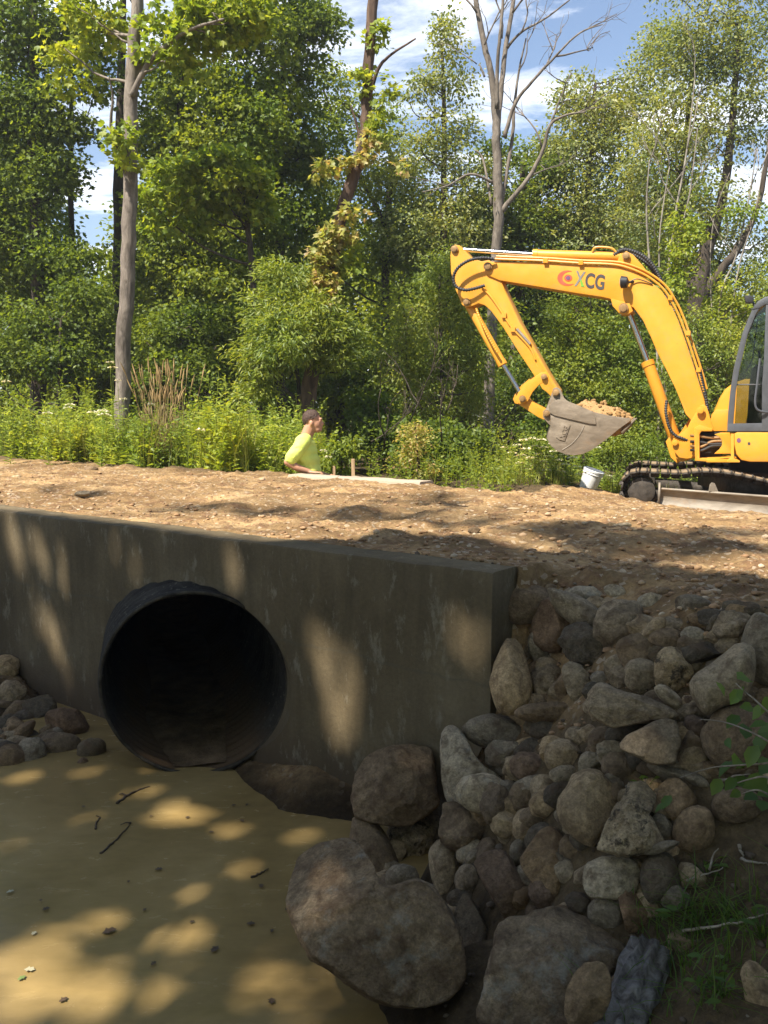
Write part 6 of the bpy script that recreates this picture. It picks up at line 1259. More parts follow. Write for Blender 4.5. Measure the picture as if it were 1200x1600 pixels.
tree('tree', 'deep green tree behind the bare forked trunk, below its fork', 'tree', [[(810, 668, 20, 9), (812, 480, 20, 8), (815, 340, 20, 6), (818, 250, 20, 3)], [(742, 668, 21, 6), (745, 440, 21, 5), (742, 300, 21, 3)]],
     [(830, 280, 20, 60, 40, 36), (790, 330, 20, 60, 50, 46), (850, 360, 20, 70, 50, 50), (760, 400, 20, 70, 60, 50), (830, 450, 20, 80, 60, 60), (740, 330, 20.5, 50, 40, 30), (780, 240, 20.5, 36, 26, 14), (850, 240, 20.5, 40, 36, 22)], 'deep', 'dark', 46, 0.12, 0.09, (0.28, 0.48), 24, 23, 'lobed', T_TREES)
# bushes along the front of the woods
T_BUSH = 'bushes along the edge of the woods'
tree('bush', 'bright green bush with long narrow leaves around the foot of the leaning trunk', 'bush', [[(470, 680, 13.2, 4), (465, 580, 13.1, 3), (450, 480, 13, 2)], [(474, 680, 13.2, 3), (500, 560, 13, 2.5), (520, 470, 12.9, 1.5)]],
     [(450, 430, 12.9, 40, 30, 26), (430, 490, 12.8, 56, 44, 52), (490, 500, 12.7, 56, 44, 52), (415, 550, 12.8, 50, 36, 42), (515, 545, 12.8, 44, 32, 32), (460, 520, 12.5, 60, 44, 54), (540, 540, 13, 30, 40, 20), (400, 600, 13, 30, 26, 14)], 'willow', 'dark', 52, 0.125, 0.034, (0.16, 0.32), 30, 31, 'rhomb', T_BUSH)
tree('bush', 'tall pale willowy bush left of the digger stick', 'bush', [[(690, 690, 14.5, 4), (690, 560, 14.5, 3), (686, 430, 14.5, 1.5)], [(640, 690, 14.8, 3), (636, 560, 14.8, 2), (630, 480, 14.8, 1)]],
     [(690, 420, 14.6, 44, 40, 34), (720, 470, 14.5, 40, 50, 36), (660, 480, 14.5, 50, 50, 44), (700, 550, 14.5, 56, 50, 50), (640, 560, 14.6, 50, 50, 40), (740, 540, 14.7, 40, 60, 34), (660, 630, 14.7, 60, 44, 36), (730, 620, 14.9, 50, 40, 30)], 'willow', 'dark', 50, 0.10, 0.032, (0.2, 0.36), 26, 32, 'rhomb', T_BUSH)
tree('bush', 'yellowish little bush behind the far wall', 'bush', [[(655, 745, 11.2, 3), (652, 700, 11.2, 2), (648, 660, 11.2, 1)]], [(650, 690, 11.2, 28, 30, 26), (640, 720, 11.2, 20, 16, 10), (640, 665, 11.3, 14, 16, 6), (665, 735, 11.2, 18, 12, 8)], 'yellow', 'dark', 24, 0.06, 0.04, (0.1, 0.2), 10, 33, 'rhomb', T_BUSH)
tree('bush', 'leafy sapling beside the wooden stake', 'bush', [[(532, 752, 10.6, 2), (534, 720, 10.6, 1.5), (540, 690, 10.6, 1)]], [(540, 694, 10.6, 22, 12, 14), (525, 715, 10.6, 22, 12, 10), (555, 705, 10.6, 16, 10, 8), (520, 740, 10.7, 16, 10, 6), (535, 735, 10.7, 20, 12, 7)], 'mid', 'dark', 20, 0.085, 0.04, (0.08, 0.16), 8, 34, 'oval', T_BUSH)
tree('bush', 'rounded dense green bush under the digger boom', 'bush', [[(915, 690, 15.5, 4), (915, 600, 15.5, 3), (912, 520, 15.5, 1.5)]], [(900, 500, 15.5, 60, 46, 46), (960, 540, 15.5, 60, 50, 46), (870, 560, 15.5, 60, 50, 42), (930, 600, 15.3, 70, 50, 50), (990, 590, 15.4, 50, 50, 36), (1000, 660, 15.2, 60, 40, 36)], 'mid', 'dark', 50, 0.085, 0.055, (0.2, 0.36), 24, 35, 'rhomb', T_BUSH)
tree('bush', 'grey green bush between the digger boom and the cab', 'bush', [[(1080, 700, 14.5, 4), (1085, 620, 14.5, 3), (1090, 540, 14.5, 1.5)]], [(1090, 520, 14.6, 50, 50, 40), (1130, 560, 14.6, 50, 60, 44), (1060, 590, 14.6, 50, 50, 36), (1100, 640, 14.5, 60, 40, 36), (1170, 470, 15, 50, 60, 36), (1180, 560, 15, 50, 60, 36)], 'willow', 'dark', 50, 0.08, 0.04, (0.2, 0.34), 20, 36, 'rhomb', T_BUSH)
tree('bush', 'dark bush in the shade left of the grey trunk', 'bush', [[(90, 668, 15, 4), (92, 600, 15, 3), (95, 500, 15, 1.5)]], [(60, 500, 15.3, 60, 40, 40), (130, 470, 15.3, 50, 50, 40), (120, 400, 15.5, 44, 24, 18), (100, 560, 15.2, 70, 40, 44), (20, 560, 15.2, 60, 40, 36), (160, 540, 15.4, 40, 50, 30)], 'deep', 'dark', 46, 0.10, 0.08, (0.22, 0.4), 18, 37, 'lobed', T_BUSH)
tree('bush', 'dark tangled bush right of the grey trunk', 'bush', [[(320, 668, 15.2, 4), (320, 600, 15.2, 3), (318, 520, 15.2, 1.5)]], [(260, 520, 15.4, 50, 40, 34), (330, 520, 15.4, 60, 50, 44), (300, 580, 15.2, 70, 40, 44), (370, 580, 15.3, 50, 40, 34), (240, 590, 15.3, 40, 40, 24), (380, 510, 15.6, 44, 44, 28)], 'deep', 'dark', 46, 0.10, 0.08, (0.22, 0.4), 18, 38, 'lobed', T_BUSH)
tree('bush', 'dark bush in the hollow behind the far wall', 'bush', [[(600, 760, 13, 4), (605, 690, 13, 3), (610, 620, 13, 1.5)]], [(580, 640, 13.4, 50, 40, 34), (620, 690, 13, 60, 40, 44), (700, 690, 13, 60, 40, 44), (745, 700, 13.2, 40, 44, 30), (560, 690, 13.2, 40, 30, 24), (740, 620, 17.2, 40, 50, 26), (810, 610, 17.2, 44, 60, 34), (838, 665, 14.5, 40, 30, 22), (680, 740, 12.4, 70, 20, 26)], 'deep', 'dark', 46, 0.085, 0.065, (0.18, 0.34), 26, 39, 'rhomb', T_BUSH,
     bare_twigs([(600, 700, 0.3, 1, 0.012, 0.9), (640, 660, 0.6, 0.7, 0.012, 0.9), (690, 690, -0.3, 0.9, 0.012, 0.8), (580, 690, 0.9, 0.4, 0.012, 0.8), (700, 640, 0.2, 0.9, 0.01, 0.7), (660, 640, -0.5, 0.8, 0.01, 0.7)], 8, 12.2))
tree('bush', 'low green bush behind the white flowers by the pail', 'bush', [[(880, 760, 13.6, 3), (882, 720, 13.6, 2), (885, 680, 13.6, 1)]], [(850, 690, 13.8, 40, 24, 24), (900, 720, 13.8, 40, 24, 24), (960, 700, 13.9, 44, 30, 30), (1010, 700, 13.8, 40, 30, 26), (1060, 720, 13.6, 44, 24, 24), (1100, 740, 13.2, 40, 16, 14)], 'mid', 'dark', 44, 0.075, 0.035, (0.14, 0.26), 10, 40, 'rhomb', T_BUSH)
# the woods farther back: one mass
def woods(name, cols, leaf, per, L, W, rc, seed, kind='stuff'):
    r = np.random.default_rng(seed); C = []; R = []; O = []; tb = MB()
    for px, Y, top, wpx, n in cols:
        s = Y/FPX; c0 = np.array(U(px, top, Y)); zb = h1(c0[0], c0[1]); H = c0[2]-zb; hw = wpx*s
        q = r.normal(size=(n, 3)); q /= np.linalg.norm(q, axis=1)[:, None]; q *= r.random((n, 1))**0.42; f = (q[:, 2]+1)/2
        wd = hw*np.interp(f, [0, 0.35, 0.7, 1], [0.75, 1.0, 0.8, 0.45]); C.append(np.stack([c0[0]+q[:, 0]*wd, c0[1]+q[:, 1]*hw*0.8, zb+0.06*H+f*H*0.94], -1)); R.append(r.uniform(rc[0], rc[1], n)); O.append(q)
        tb.tube([(c0[0], c0[1], zb-0.2), (c0[0]+r.normal()*0.2, c0[1], zb+H*0.5), (c0[0]+r.normal()*0.3, c0[1], zb+H*0.9)], [0.16, 0.12, 0.03], 8)
    P, D, N, l, w = clumps(np.concatenate(C), np.concatenate(R), np.concatenate(O), per, L, W, r, 0.6); V, F = leaf_mesh(P, D, N, l, w)
    o = link(name, mesh_np(name, V, [F]), LM[leaf], smooth=False); tag(o, kind=kind)
    t = link('stems', tb.mesh('stems'), BK['dark']); t.parent = o; tag(t, kind='stuff')
sky_top = lambda x: float(np.interp(x, [-300, -40, 95, 105, 180, 200, 440, 460, 560, 620, 700, 760, 800, 880, 960, 1040, 1130, 1150, 1200, 1220, 1500], [-60, -60, 60, 400, 400, 60, 60, 200, 250, 270, 270, 300, 310, 260, 230, 180, 180, 430, 430, 60, 60]))
r_ = np.random.default_rng(77); cols = []
for Y, step in ((24, 70), (31, 85)):
    for x in np.arange(-330, 1540, step):
        xx = x+r_.uniform(-15, 15); w = 62 if Y < 28 else 74; top = max(sky_top(xx-w*0.5), sky_top(xx), sky_top(xx+w*0.5)) + r_.uniform(0, 70); cols.append((xx, Y+r_.uniform(-2, 2), top, w, 120 if Y < 28 else 110))
woods('woods', cols[0::2], 'mid', 60, 0.13, 0.10, (0.5, 0.9), 91); woods('woods', cols[1::2], 'mid', 60, 0.13, 0.10, (0.5, 0.9), 92)
under = [(x+r_.uniform(-12, 12), r_.uniform(17.5, 21), r_.uniform(430, 560), 55, 60) for x in np.arange(-260, 1460, 52)]
woods('undergrowth', under, 'mid', 44, 0.10, 0.075, (0.3, 0.55), 93)
# ------------------------------------------------------------------ weeds, grass and flowers
def ts(x, y): dx, dy = x-RX, y-RY; return dx*TD[0]+dy*TD[1], dx*ND[0]+dy*ND[1]
def weed_spots(n, r, px0, px1, y_lo, y_hi, ok):
    out = []
    for _ in range(n*12):
        Y = r.uniform(y_lo, y_hi); px = r.uniform(px0, px1); p = U(px, 700, Y); t, s = ts(p.x, p.y)
        if ok(t, s, px, Y) and not (885 < px < 960 and Y < 12.6): out.append((p.x, p.y))
        if len(out) >= n: break
    P = np.array(out); return np.column_stack([P, height(P[:, 0], P[:, 1])])
def weeds(name, P, hlo, hhi, per, L, W, leaf, seed, stems=True, spread=0.10, kind='stuff', shape='rhomb', stem_mat=None):
    r = np.random.default_rng(seed); n = len(P); H = r.uniform(hlo, hhi, n)*(0.8+0.35*vnoise(np.column_stack([P[:, :2]*0.9, P[:, 2]*0]), 3)); A = r.normal(size=(n, 2))*0.16; tb = MB()
    f = np.tile(np.linspace(0.04, 1, per), (n, 1))+r.uniform(-0.03, 0.03, (n, per)); base = P[:, None, :]+np.stack([A[:, 0:1]*f**2*H[:, None], A[:, 1:2]*f**2*H[:, None], f*H[:, None]], -1)
    a = r.uniform(0, 6.28, (n, per)); D = np.stack([np.cos(a), np.sin(a), 0.45+0*a], -1).reshape(-1, 3)+r.normal(size=(n*per, 3))*0.25; N = np.tile([0, 0, 1.0], (n*per, 1))+r.normal(size=(n*per, 3))*0.5-D*0.3
    l = L*r.uniform(0.6, 1.3, n*per)*(1.15-0.55*f.ravel()); V, F = leaf_mesh(base.reshape(-1, 3)+r.normal(size=(n*per, 3))*spread*0.15, D, N, l, W*r.uniform(0.7, 1.3, n*per), shape=shape)
    o = link(name, mesh_np(name, V, [F]), LM[leaf], smooth=False); tag(o, kind=kind)
    if stems:
        for k in range(n): tb.tube([P[k]-[0, 0, 0.05], P[k]+[A[k, 0]*0.25*H[k], A[k, 1]*0.25*H[k], 0.5*H[k]], P[k]+[A[k, 0]*H[k], A[k, 1]*H[k], H[k]]], [0.005, 0.004, 0.002], 3, cap=False)
        t = link('stems', tb.mesh('stems'), stem_mat or LM['weed']); t.parent = o; tag(t, kind='stuff')
    return o
def blades(name, P, hlo, hhi, W, leaf, seed, per=7, lean=0.45):
    r = np.random.default_rng(seed); n = len(P)*per; B = np.repeat(P, per, 0)+np.column_stack([r.normal(size=(n, 2))*0.035, np.zeros(n)]); H = r.uniform(hlo, hhi, n); a = r.uniform(0, 6.28, n); d = np.column_stack([np.cos(a), np.sin(a), a*0])*(lean*r.random(n)**0.7)[:, None]; sd = np.column_stack([-np.sin(a), np.cos(a), a*0])*W
    rows = []
    for f, w in ((0, 1), (0.35, 0.9), (0.7, 0.6), (1.0, 0.02)):
        c = B+d*(f**2*H)[:, None]*1.2+np.column_stack([a*0, a*0, H*(f-0.22*f*f*np.linalg.norm(d, axis=1)*2)]); rows += [c-sd*w*0.5, c+sd*w*0.5]
    V = np.stack(rows, 1).reshape(-1, 3); f = np.array([[0, 1, 3, 2], [2, 3, 5, 4], [4, 5, 7, 6]]); F = (f[None]+np.arange(n)[:, None, None]*8).reshape(-1, 4)
    return tag(link(name, mesh_np(name, V, [F]), LM[leaf], smooth=False), kind='stuff')
rg = np.random.default_rng(50)
okL = lambda t, s, px, Y: s > 3.72+0.15*math.sin(px*0.05) and t < -4.75
weeds('weeds', weed_spots(750, rg, -140, 500, 8.8, 14.0, okL), 0.65, 1.15, 34, 0.115, 0.026, 'weed', 51)
weeds('weeds', weed_spots(760, rg, -140, 520, 8.8, 13.0, okL), 0.30, 0.85, 30, 0.10, 0.045, 'lime', 52)
weeds('weeds', weed_spots(260, rg, -140, 430, 12.0, 16.0, okL), 1.0, 1.6, 34, 0.10, 0.03, 'mid', 53)
blades('grass', weed_spots(380, rg, -140, 520, 8.6, 13.0, okL), 0.35, 0.95, 0.010, 'grass', 54)
okR = lambda t, s, px, Y: s > 7.3+0.5*math.sin(px*0.03) and t > -6
weeds('weeds', weed_spots(420, rg, 760, 1300, 11.3, 14.2, okR), 0.2, 0.5, 24, 0.08, 0.02, 'weed', 55)
blades('grass', weed_spots(900, rg, 760, 1300, 10.6, 14.2, okR), 0.08, 0.30, 0.008, 'grass', 56)
okM = lambda t, s, px, Y: s > 3.95 and -5.6 < t < -1.2
weeds('weeds', weed_spots(160, rg, 500, 800, 9.8, 12.6, okM), 0.45, 0.95, 26, 0.08, 0.024, 'mid', 57)
# dry grass tuft beside the grey trunk
def tuft(px, py, Y, n, h, label, name='grass_tuft', leaf='straw', spread=0.12):
    c = U(px, py, Y); z = h1(c.x, c.y); r = np.random.default_rng(int(px)); tb = MB(); V = []; F = []
    for k in range(n):
        b = np.array([c.x+r.normal()*spread, c.y+r.normal()*spread, z]); H = h*r.uniform(0.75, 1.1); d = np.array([r.normal()*0.13, r.normal()*0.1, 0]); pts = [b, b+d*H*0.3+[0, 0, H*0.5], b+d*H+[0, 0, H]]
        tb.tube(pts, [0.003, 0.0025, 0.0015], 3, cap=False); tb.tube([pts[2]-(pts[2]-pts[1])*0.25, pts[2]-(pts[2]-pts[1])*0.1, pts[2]+d*0.05+[0, 0, 0.02]], [0.003, 0.011, 0.003], 4, cap=False)
    o = link(name, tb.mesh(name), LM[leaf]); tag(o, label, 'grass')
tuft(258, 700, 11.2, 70, 1.32, 'tall dry tan grass standing right of the grey trunk')
tuft(252, 712, 10.9, 40, 0.75, 'short reddish dry grass below the tall dry tuft', spread=0.07)
# white umbel flowers
WH = leaf_mat('umbel_white', [(0.62, 0.60, 0.50), (0.74, 0.72, 0.62), (0.82, 0.80, 0.72)], 0.25, gloss=0.02)
def umbel(c, rad, r):
    n = 34; q = np.sqrt(r.random(n)); a = r.uniform(0, 6.28, n); P = c+np.column_stack([q*np.cos(a)*rad, q*np.sin(a)*rad, 0.018*(1-q*q)+r.normal(size=n)*0.003]); N = np.tile([0, 0, 1.0], (n, 1))+r.normal(size=(n, 3))*0.3; D = np.column_stack([np.cos(a), np.sin(a), a*0+0.1])
    return leaf_mesh(P, D, N, np.full(n, rad*0.55), np.full(n, rad*0.5))
def lace(heads, Y, label, group, rad=0.045, leafy=10):
    r = np.random.default_rng(int(heads[0][0]*3+heads[0][1])); cs = [np.array(U(a, b, Y+r.uniform(-0.15, 0.15))) for a, b in heads]; m = np.mean(cs, 0); z = h1(m[0], m[1]); root = empty('flower', (m[0], m[1], z), label=label, cat='flower', group=group); tb = MB(); base = np.array([m[0], m[1], z-0.03])
    for c in cs:
        tb.tube(smooth_path([base, (base*0.45+c*0.55)+np.array([0, 0, 0.02]), c-np.array([0, 0, 0.03])], 4), np.linspace(0.005, 0.0025, 9), 5)
        for k in range(9): a = k*0.7; tb.tube([c-np.array([0, 0, 0.03]), c+np.array([math.cos(a)*rad*0.7, math.sin(a)*rad*0.7, 0])], [0.0012, 0.001], 3, cap=False)
        V, F = umbel(c, rad*r.uniform(0.8, 1.2), r); o = link('flower_head', mesh_np('flower_head', V, [F]), WH, smooth=False); o.parent = root; o.location = -root.location
    o = link('stem', tb.mesh('stem'), LM['weed']); o.parent = root; o.location = -root.location
    n = leafy*12; f = r.random(n); c = np.array(cs)[r.integers(len(cs), size=n)]; P = base+(c-base)*(f*0.75)[:, None]; a = r.uniform(0, 6.28, n); D = np.column_stack([np.cos(a), np.sin(a), 0.4+a*0]); N = np.tile([0, 0, 1.0], (n, 1))+r.normal(size=(n, 3))*0.4
    V, F = leaf_mesh(P, D, N, r.uniform(0.05, 0.12, n), r.uniform(0.010, 0.02, n)); o = link('leaves', mesh_np('leaves', V, [F]), LM['weed'], smooth=False); o.parent = root; o.location = -root.location
GF = 'white lace flowers among the weeds'
lace([(172, 567), (176, 575)], 11.6, 'tallest white lace flowers, just left of the grey trunk', GF, 0.055)
lace([(10, 597)], 11.4, 'white lace flower at the left edge of the picture', GF)
lace([(106, 638), (109, 633)], 11.2, 'pair of white lace flowers in the weeds left of the grey trunk', GF)
lace([(73, 646)], 11.0, 'single white lace flower in the left weeds, left of the pair', GF)
lace([(145, 645), (160, 643), (163, 649)], 10.9, 'three white lace flowers in front of the foot of the grey trunk', GF, 0.055)
lace([(192, 624), (184, 595)], 11.9, 'white lace flowers touching the grey trunk', GF, 0.04)
lace([(235, 632)], 10.9, 'single white lace flower under the tall dry grass', GF)
lace([(313, 673), (318, 694)], 10.4, 'two white lace flowers in the weeds left of the man', GF, 0.05)
lace([(505, 705), (513, 715)], 10.2, 'small white flowers right of the man at shoulder height', GF, 0.03)
GC = 'white lace flower plants beside the pail'
HEADS = [(790, 700), (800, 708), (808, 696), (815, 712), (783, 720), (822, 702), (828, 716), (836, 698), (812, 724), (800, 726), (842, 710), (850, 700), (835, 728), (824, 734), (848, 722), (858, 714), (866, 706), (862, 728), (872, 720), (880, 712), (884, 726), (894, 716), (900, 730), (808, 738), (840, 740), (790, 735), (876, 738), (852, 735), (832, 686), (818, 688), (846, 688), (862, 694), (880, 700), (776, 738), (902, 742)]
for k, lb in enumerate(['white lace flower plant at the left end of the clump by the pail', 'white lace flower plant in the left half of the clump by the pail', 'white lace flower plant in the middle of the clump by the pail', 'white lace flower plant under the digger bucket in the clump', 'white lace flower plant at the right end of the clump, next to the pail']):
    hs_ = [h for h in HEADS if 774+k*26 <= h[0] < 800+k*26+(4 if k == 4 else 0)]; lace(hs_, 12.9-0.15*k, lb, GC, 0.05, 16)
lace([(925, 690), (935, 700)], 13.2, 'white lace flowers behind the pail, right of the clump', GC, 0.04)
lace([(946, 748), (950, 744)], 12.8, 'small white lace flower right of the pail', GC, 0.04)
lace([(730, 645), (742, 650), (752, 652)], 14.4, 'white lace flowers at the foot of the bare forked tree', GF, 0.05)
# vine over the stones at the right and plants of the bank
def vine():
    Y = 2.28; root = empty('vine', tuple(U(1200, 1200, Y)), label='green vine with broad leaves hanging over the stones at the right edge', cat='vine'); tb = MB(); r = np.random.default_rng(9); LP_ = []
    for pts in ([(1235, 1140), (1200, 1112), (1178, 1092), (1163, 1080), (1150, 1068)], [(1240, 1185), (1200, 1158), (1165, 1140), (1130, 1128), (1094, 1124)], [(1240, 1180), (1200, 1192), (1150, 1196), (1110, 1200), (1062, 1215)], [(1240, 1240), (1200, 1215), (1170, 1218), (1140, 1228)], [(1240, 1270), (1190, 1236), (1160, 1240)]):
        tb.tube(smooth_path([U(a, b, Y+0.1*math.sin(a*0.03)) for a, b in pts], 6), np.linspace(0.0035, 0.0015, 6*(len(pts)-1)+1), 5)
    for px, py, s in [(1163, 1060, 40), (1158, 1082, 26), (1126, 1075, 24), (1150, 1088, 30), (1168, 1105, 26), (1186, 1112, 34), (1146, 1126, 30), (1164, 1142, 34), (1186, 1132, 26), (1138, 1160, 20), (1198, 1100, 30), (1190, 1160, 40), (1176, 1180, 36), (1152, 1190, 40), (1134, 1200, 34), (1166, 1196, 34), (1198, 1196, 44), (1120, 1228, 30), (1142, 1224, 26), (1160, 1222, 34), (1182, 1222, 40), (1198, 1236, 36), (1174, 1244, 30), (1192, 1258, 34), (1150, 1240, 22), (1042, 1252, 26), (1032, 1262, 24), (1200, 1140, 34)]:
        LP_.append((np.array(U(px, py, Y+r.uniform(-0.08, 0.1))), s*Y/FPX))
    n = len(LP_); P = np.array([p for p, _ in LP_]); S = np.array([s for _, s in LP_]); D = np.column_stack([r.normal(size=n)*0.7-0.3, r.normal(size=n)*0.5, -0.5+0.3*r.normal(size=n)]); N = np.column_stack([r.normal(size=n)*0.5-0.2, -0.55+r.normal(size=n)*0.4, np.full(n, 0.7)]); D -= N*((D*N).sum(1)/(N*N).sum(1))[:, None]; D /= np.linalg.norm(D, axis=1)[:, None]
    V, F = leaf_mesh(P-D*S[:, None]*0.5, D, N, S*1.1, S*0.8, 0.10, 'oval'); o = link('leaves', mesh_np('leaves', V, [F]), LM['bank'], smooth=True); o.parent = root; o.location = -root.location
    o = link('stem', tb.mesh('stem'), TWP); o.parent = root; o.location = -root.location
vine()
pts = []
for px, py, n, s in [(1085, 1440, 34, 26), (1120, 1420, 26, 24), (1040, 1450, 22, 24), (1150, 1450, 22, 30), (1180, 1470, 22, 26), (1100, 1500, 26, 36), (1060, 1530, 20, 30), (1140, 1540, 20, 34), (1190, 1400, 12, 20), (985, 1590, 8, 14), (1110, 1580, 16, 34), (1010, 1420, 8, 10), (930, 1560, 4, 10), (1080, 1395, 10, 14)]:
    for _ in range(n//2+1): p = hit(px+RNG.normal()*s, py+RNG.normal()*s*0.6); pts.append((p.x, p.y, p.z))
blades('grass', np.array(pts), 0.05, 0.17, 0.0040, 'bank', 61, 3, 1.5)
def sprig(px, py, n, s, label, Yoff=-0.04):
    p = hit(px, py); r = np.random.default_rng(int(px+py)); c = np.array(p); C = c+np.column_stack([r.normal(size=n)*s, r.normal(size=n)*s*0.6, 0.02+r.random(n)*s*1.4]); a = r.uniform(0, 6.28, n); D = np.column_stack([np.cos(a), np.sin(a), 0.2+a*0]); N = np.column_stack([r.normal(size=n)*0.4, r.normal(size=n)*0.4-0.3, np.ones(n)])
    root = empty('weed_plant', tuple(c), label=label, cat='plant', group='small weeds on the earth bank'); V, F = leaf_mesh(C, D, N, r.uniform(0.025, 0.05, n), r.uniform(0.010, 0.020, n), 0.1, 'oval'); o = link('leaves', mesh_np('leaves', V, [F]), LM['bank']); o.parent = root; o.location = -root.location
    tb = MB()
    for k in range(n): tb.tube([c, c*0.5+C[k]*0.5+np.array([0, 0, 0.01]), C[k]], [0.0015, 0.0012, 0.001], 4, cap=False)
    o = link('stem', tb.mesh('stem'), LM['bank']); o.parent = root; o.location = -root.location
sprig(1190, 1470, 16, 0.05, 'leafy weed at the right edge of the grassy bank'); sprig(1105, 1372, 8, 0.03, 'bright little weed at the top of the grass on the bank'); sprig(1010, 1240, 5, 0.03, 'little green sprig growing behind the rough limestone lump'); sprig(1090, 1460, 14, 0.06, 'low weed in the middle of the bank grass'); sprig(1130, 1560, 12, 0.06, 'low weed near the bottom of the bank'); sprig(968, 1592, 6, 0.03, 'weed poking out left of the bark covered stump')
# ------------------------------------------------------------------ big maples behind the photographer: their crowns shade the pool, wall and stones
def project(P):
    d = P-np.array([0, 0, CAMZ]); x = d[:, 0]; y = d@np.array(CU); z = d@np.array(CF); zz_ = np.where(np.abs(z) < 1e-6, 1e-6, z); return 600+FPX*x/zz_, 800-FPX*y/zz_, z
S_ = np.array(SUN)
def bound(px): return np.interp(px, [-600, -300, 0, 120, 300, 420, 480, 560, 640, 760, 860, 960, 1060, 1200, 1500], [860, 826, 799, 813, 836, 850, 846, 838, 828, 838, 858, 868, 884, 902, 915])
def shade_ok(P, soft=0.0):
    """True where a leaf at P throws its shadow only on ground that lies in shade in the photograph"""
    d = P-S_*((P[:, 2]-ROADZ)/S_[2])[:, None]; px, py, z = project(d); t = (d[:, 0]-RX)*TD[0]+(d[:, 1]-RY)*TD[1]; s = (d[:, 0]-RX)*ND[0]+(d[:, 1]-RY)*ND[1]
    lit = (z > 0.5) & (py < bound(px)-soft) & (s > 0); return ~lit & (t > -6.5) & (s < 4.5)
def maple():
    r = np.random.default_rng(404); root = empty('tree', (-4.6, -3.4, h1(-4.6, -3.4)), label='spreading maple behind the photographer that shades the pool and the stones', cat='tree')
    C = []
    while len(C) < 3000:
        k = r.random()
        if k < 0.74:
            tgt = np.array([r.uniform(-4.5, 3.2), r.uniform(1.2, 6.5), r.uniform(0, 1.2)]); c = tgt+S_*(r.uniform(10.0, 15.0)/S_[2])
        else: c = np.array([r.uniform(-9, 4.5), r.uniform(-7, 1.5), r.uniform(4.8, 9.5)])
        v = c-np.array([0, 0, CAMZ]); px, py, z = project(c[None]); 
        if z[0] > 0.2 and py[0] > -260 and -300 < px[0] < 1500: continue
        if not shade_ok(c[None], 6)[0]: continue
        C.append(c)
    C = np.array(C); R = r.uniform(0.24, 0.46, len(C)); O = np.tile([0, 0, 0.3], (len(C), 1)); P, D, N, l, w = clumps(C, R, O, 40, 0.135, 0.12, r, 0.6); keep = shade_ok(P+D*0.05, 2)
    C2 = maple_fringe(C, r); f2 = clumps(C2, r.uniform(0.12, 0.26, len(C2)), np.tile([0, 0, 0.3], (len(C2), 1)), 22, 0.11, 0.10, r, 0.6); P, D, N, l, w = [np.concatenate(q) for q in zip((P, D, N, l, w), f2)]; keep = np.concatenate([keep, np.ones(len(f2[0]), bool)])
    Pm = P+D/np.linalg.norm(D, axis=1)[:, None]*l[:, None]*0.5
    rnd_ = r.random(len(Pm))
    for h, rad in SPOT_PTS:
        a = Pm-np.array(h); b = a-(a@S_)[:, None]*S_; keep &= (np.linalg.norm(b, axis=1) > (rad*1.4 if h[2] < 0.05 else rad*1.22)+l*0.25) | (rnd_ < 0.010)
    V, F = leaf_mesh(P[keep], D[keep], N[keep], l[keep], w[keep], shape='lobed'); o = link('crown', mesh_np('crown', V, [F]), LM['mid'], smooth=False); o.parent = root; o.location = -root.location
    tb = MB(); tr = smooth_path([(-4.6, -3.4, h1(-4.6, -3.4)-0.2), (-4.55, -3.35, 2.5), (-4.4, -3.3, 5.2), (-4.5, -3.2, 8.0), (-4.8, -3.1, 12.0)], 6); tb.tube(tr, np.linspace(0.30, 0.10, len(tr)), 16)
    for k in range(70):
        c = C[r.integers(len(C))]; i = int(np.clip(np.interp(c[2]-0.35*np.linalg.norm(c[:2]-tr[0][:2]), tr[:, 2], np.arange(len(tr))), 8, len(tr)-2)); a = tr[i]; m = a*0.5+c*0.5+np.array([0, 0, -0.25]); p = smooth_path([a, m, c], 6); pr = project(p); 
        if ((pr[2] > 0.2) & (pr[1] > -40) & (pr[0] > -40) & (pr[0] < 1240)).any(): continue
        if not shade_ok(p[p[:, 2] > 2], 0).all(): continue
        tb.tube(p, np.linspace(0.05, 0.008, len(p)), 6, cap=False)
    o = link('trunk', tb.mesh('trunk'), BK['grey']); o.parent = root; o.location = -root.location

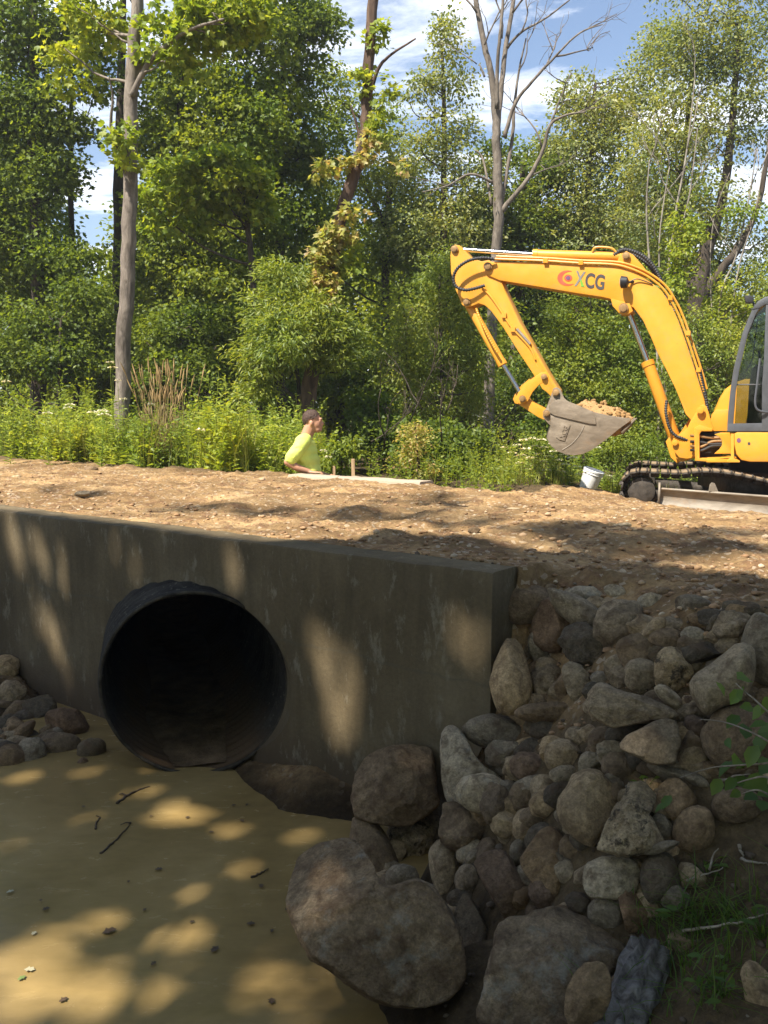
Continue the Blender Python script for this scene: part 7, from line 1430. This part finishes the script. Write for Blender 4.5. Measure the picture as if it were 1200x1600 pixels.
def maple_fringe(C, r):
    """a few loose sprays whose shadows reach out over the road in patches"""
    out = []
    for px, py, n, w, h in ((300, 792, 3, 60, 4), (640, 782, 7, 90, 10), (560, 806, 8, 90, 8), (720, 815, 6, 60, 10), (880, 828, 9, 70, 8), (960, 842, 8, 60, 8), (1090, 828, 12, 120, 6), (1150, 850, 7, 70, 6), (1000, 866, 6, 60, 8), (770, 790, 3, 40, 5), (120, 770, 3, 60, 5), (1050, 845, 4, 50, 5), (420, 800, 5, 60, 6)):
        for _ in range(n): out.append(np.array(UZ(px+r.normal()*w*0.6, py+r.normal()*h*0.6, ROADZ-0.02))+S_*(r.uniform(11.0, 15.0)/S_[2]))
    return np.array(out)
maple()
# unseen leaf mass added behind the camera to block skylight
def skylight_blocker():
    r = np.random.default_rng(77); n = 620; x = r.uniform(-16, 12, n); y = -3.6-r.random(n)*6; x = np.where(r.random(n) < 0.25, r.uniform(-12, -7.5, n), x); C = np.column_stack([x, y, 0.3+r.random(n)*8.0]); side = r.random(n) < 0.18; C[side, 0] = r.uniform(3.4, 6.5, side.sum()); C[side, 1] = r.uniform(-3.5, 1.6, side.sum()); C[side, 2] = 0.5+r.random(side.sum())*3.4
    ok = shade_ok(C, 12) & shade_ok(C+np.array([0, 0, 0.5]), 12); px, py, z = project(C); ok &= ~((z > 0.2) & (px > -300) & (px < 1500)); C = C[ok]
    P, D, N, l, w = clumps(C, r.uniform(0.5, 0.9, len(C)), np.tile([0, 0.5, 0.3], (len(C), 1)), 46, 0.20, 0.16, r, 0.7); V, F = leaf_mesh(P, D, N, l, w); tag(link('woods', mesh_np('woods', V, [F]), LM['deep'], smooth=False), kind='stuff')
skylight_blocker()

# thin veil of scattering air, added to lift the dark woods
hb_ = bpy.data.meshes.new('added_haze'); bm = bmesh.new(); bmesh.ops.create_cube(bm, size=1.0); bm.to_mesh(hb_); bm.free()
hz = bpy.data.objects.new('added_haze', hb_); COL.objects.link(hz); hz.scale = (360, 380, 42); hz.location = (0, 130, 17); tag(hz, kind='stuff')
hm = bpy.data.materials.new('added_haze'); hm.use_nodes = True; hn = hm.node_tree.nodes; hn.remove(hn['Principled BSDF']); pv = hn.new('ShaderNodeVolumePrincipled'); pv.inputs['Color'].default_value = (0.93, 0.96, 1.0, 1); pv.inputs['Density'].default_value = 0.0015; pv.inputs['Anisotropy'].default_value = 0.3
hm.node_tree.links.new(pv.outputs[0], hn['Material Output'].inputs['Volume']); hb_.materials.append(hm)
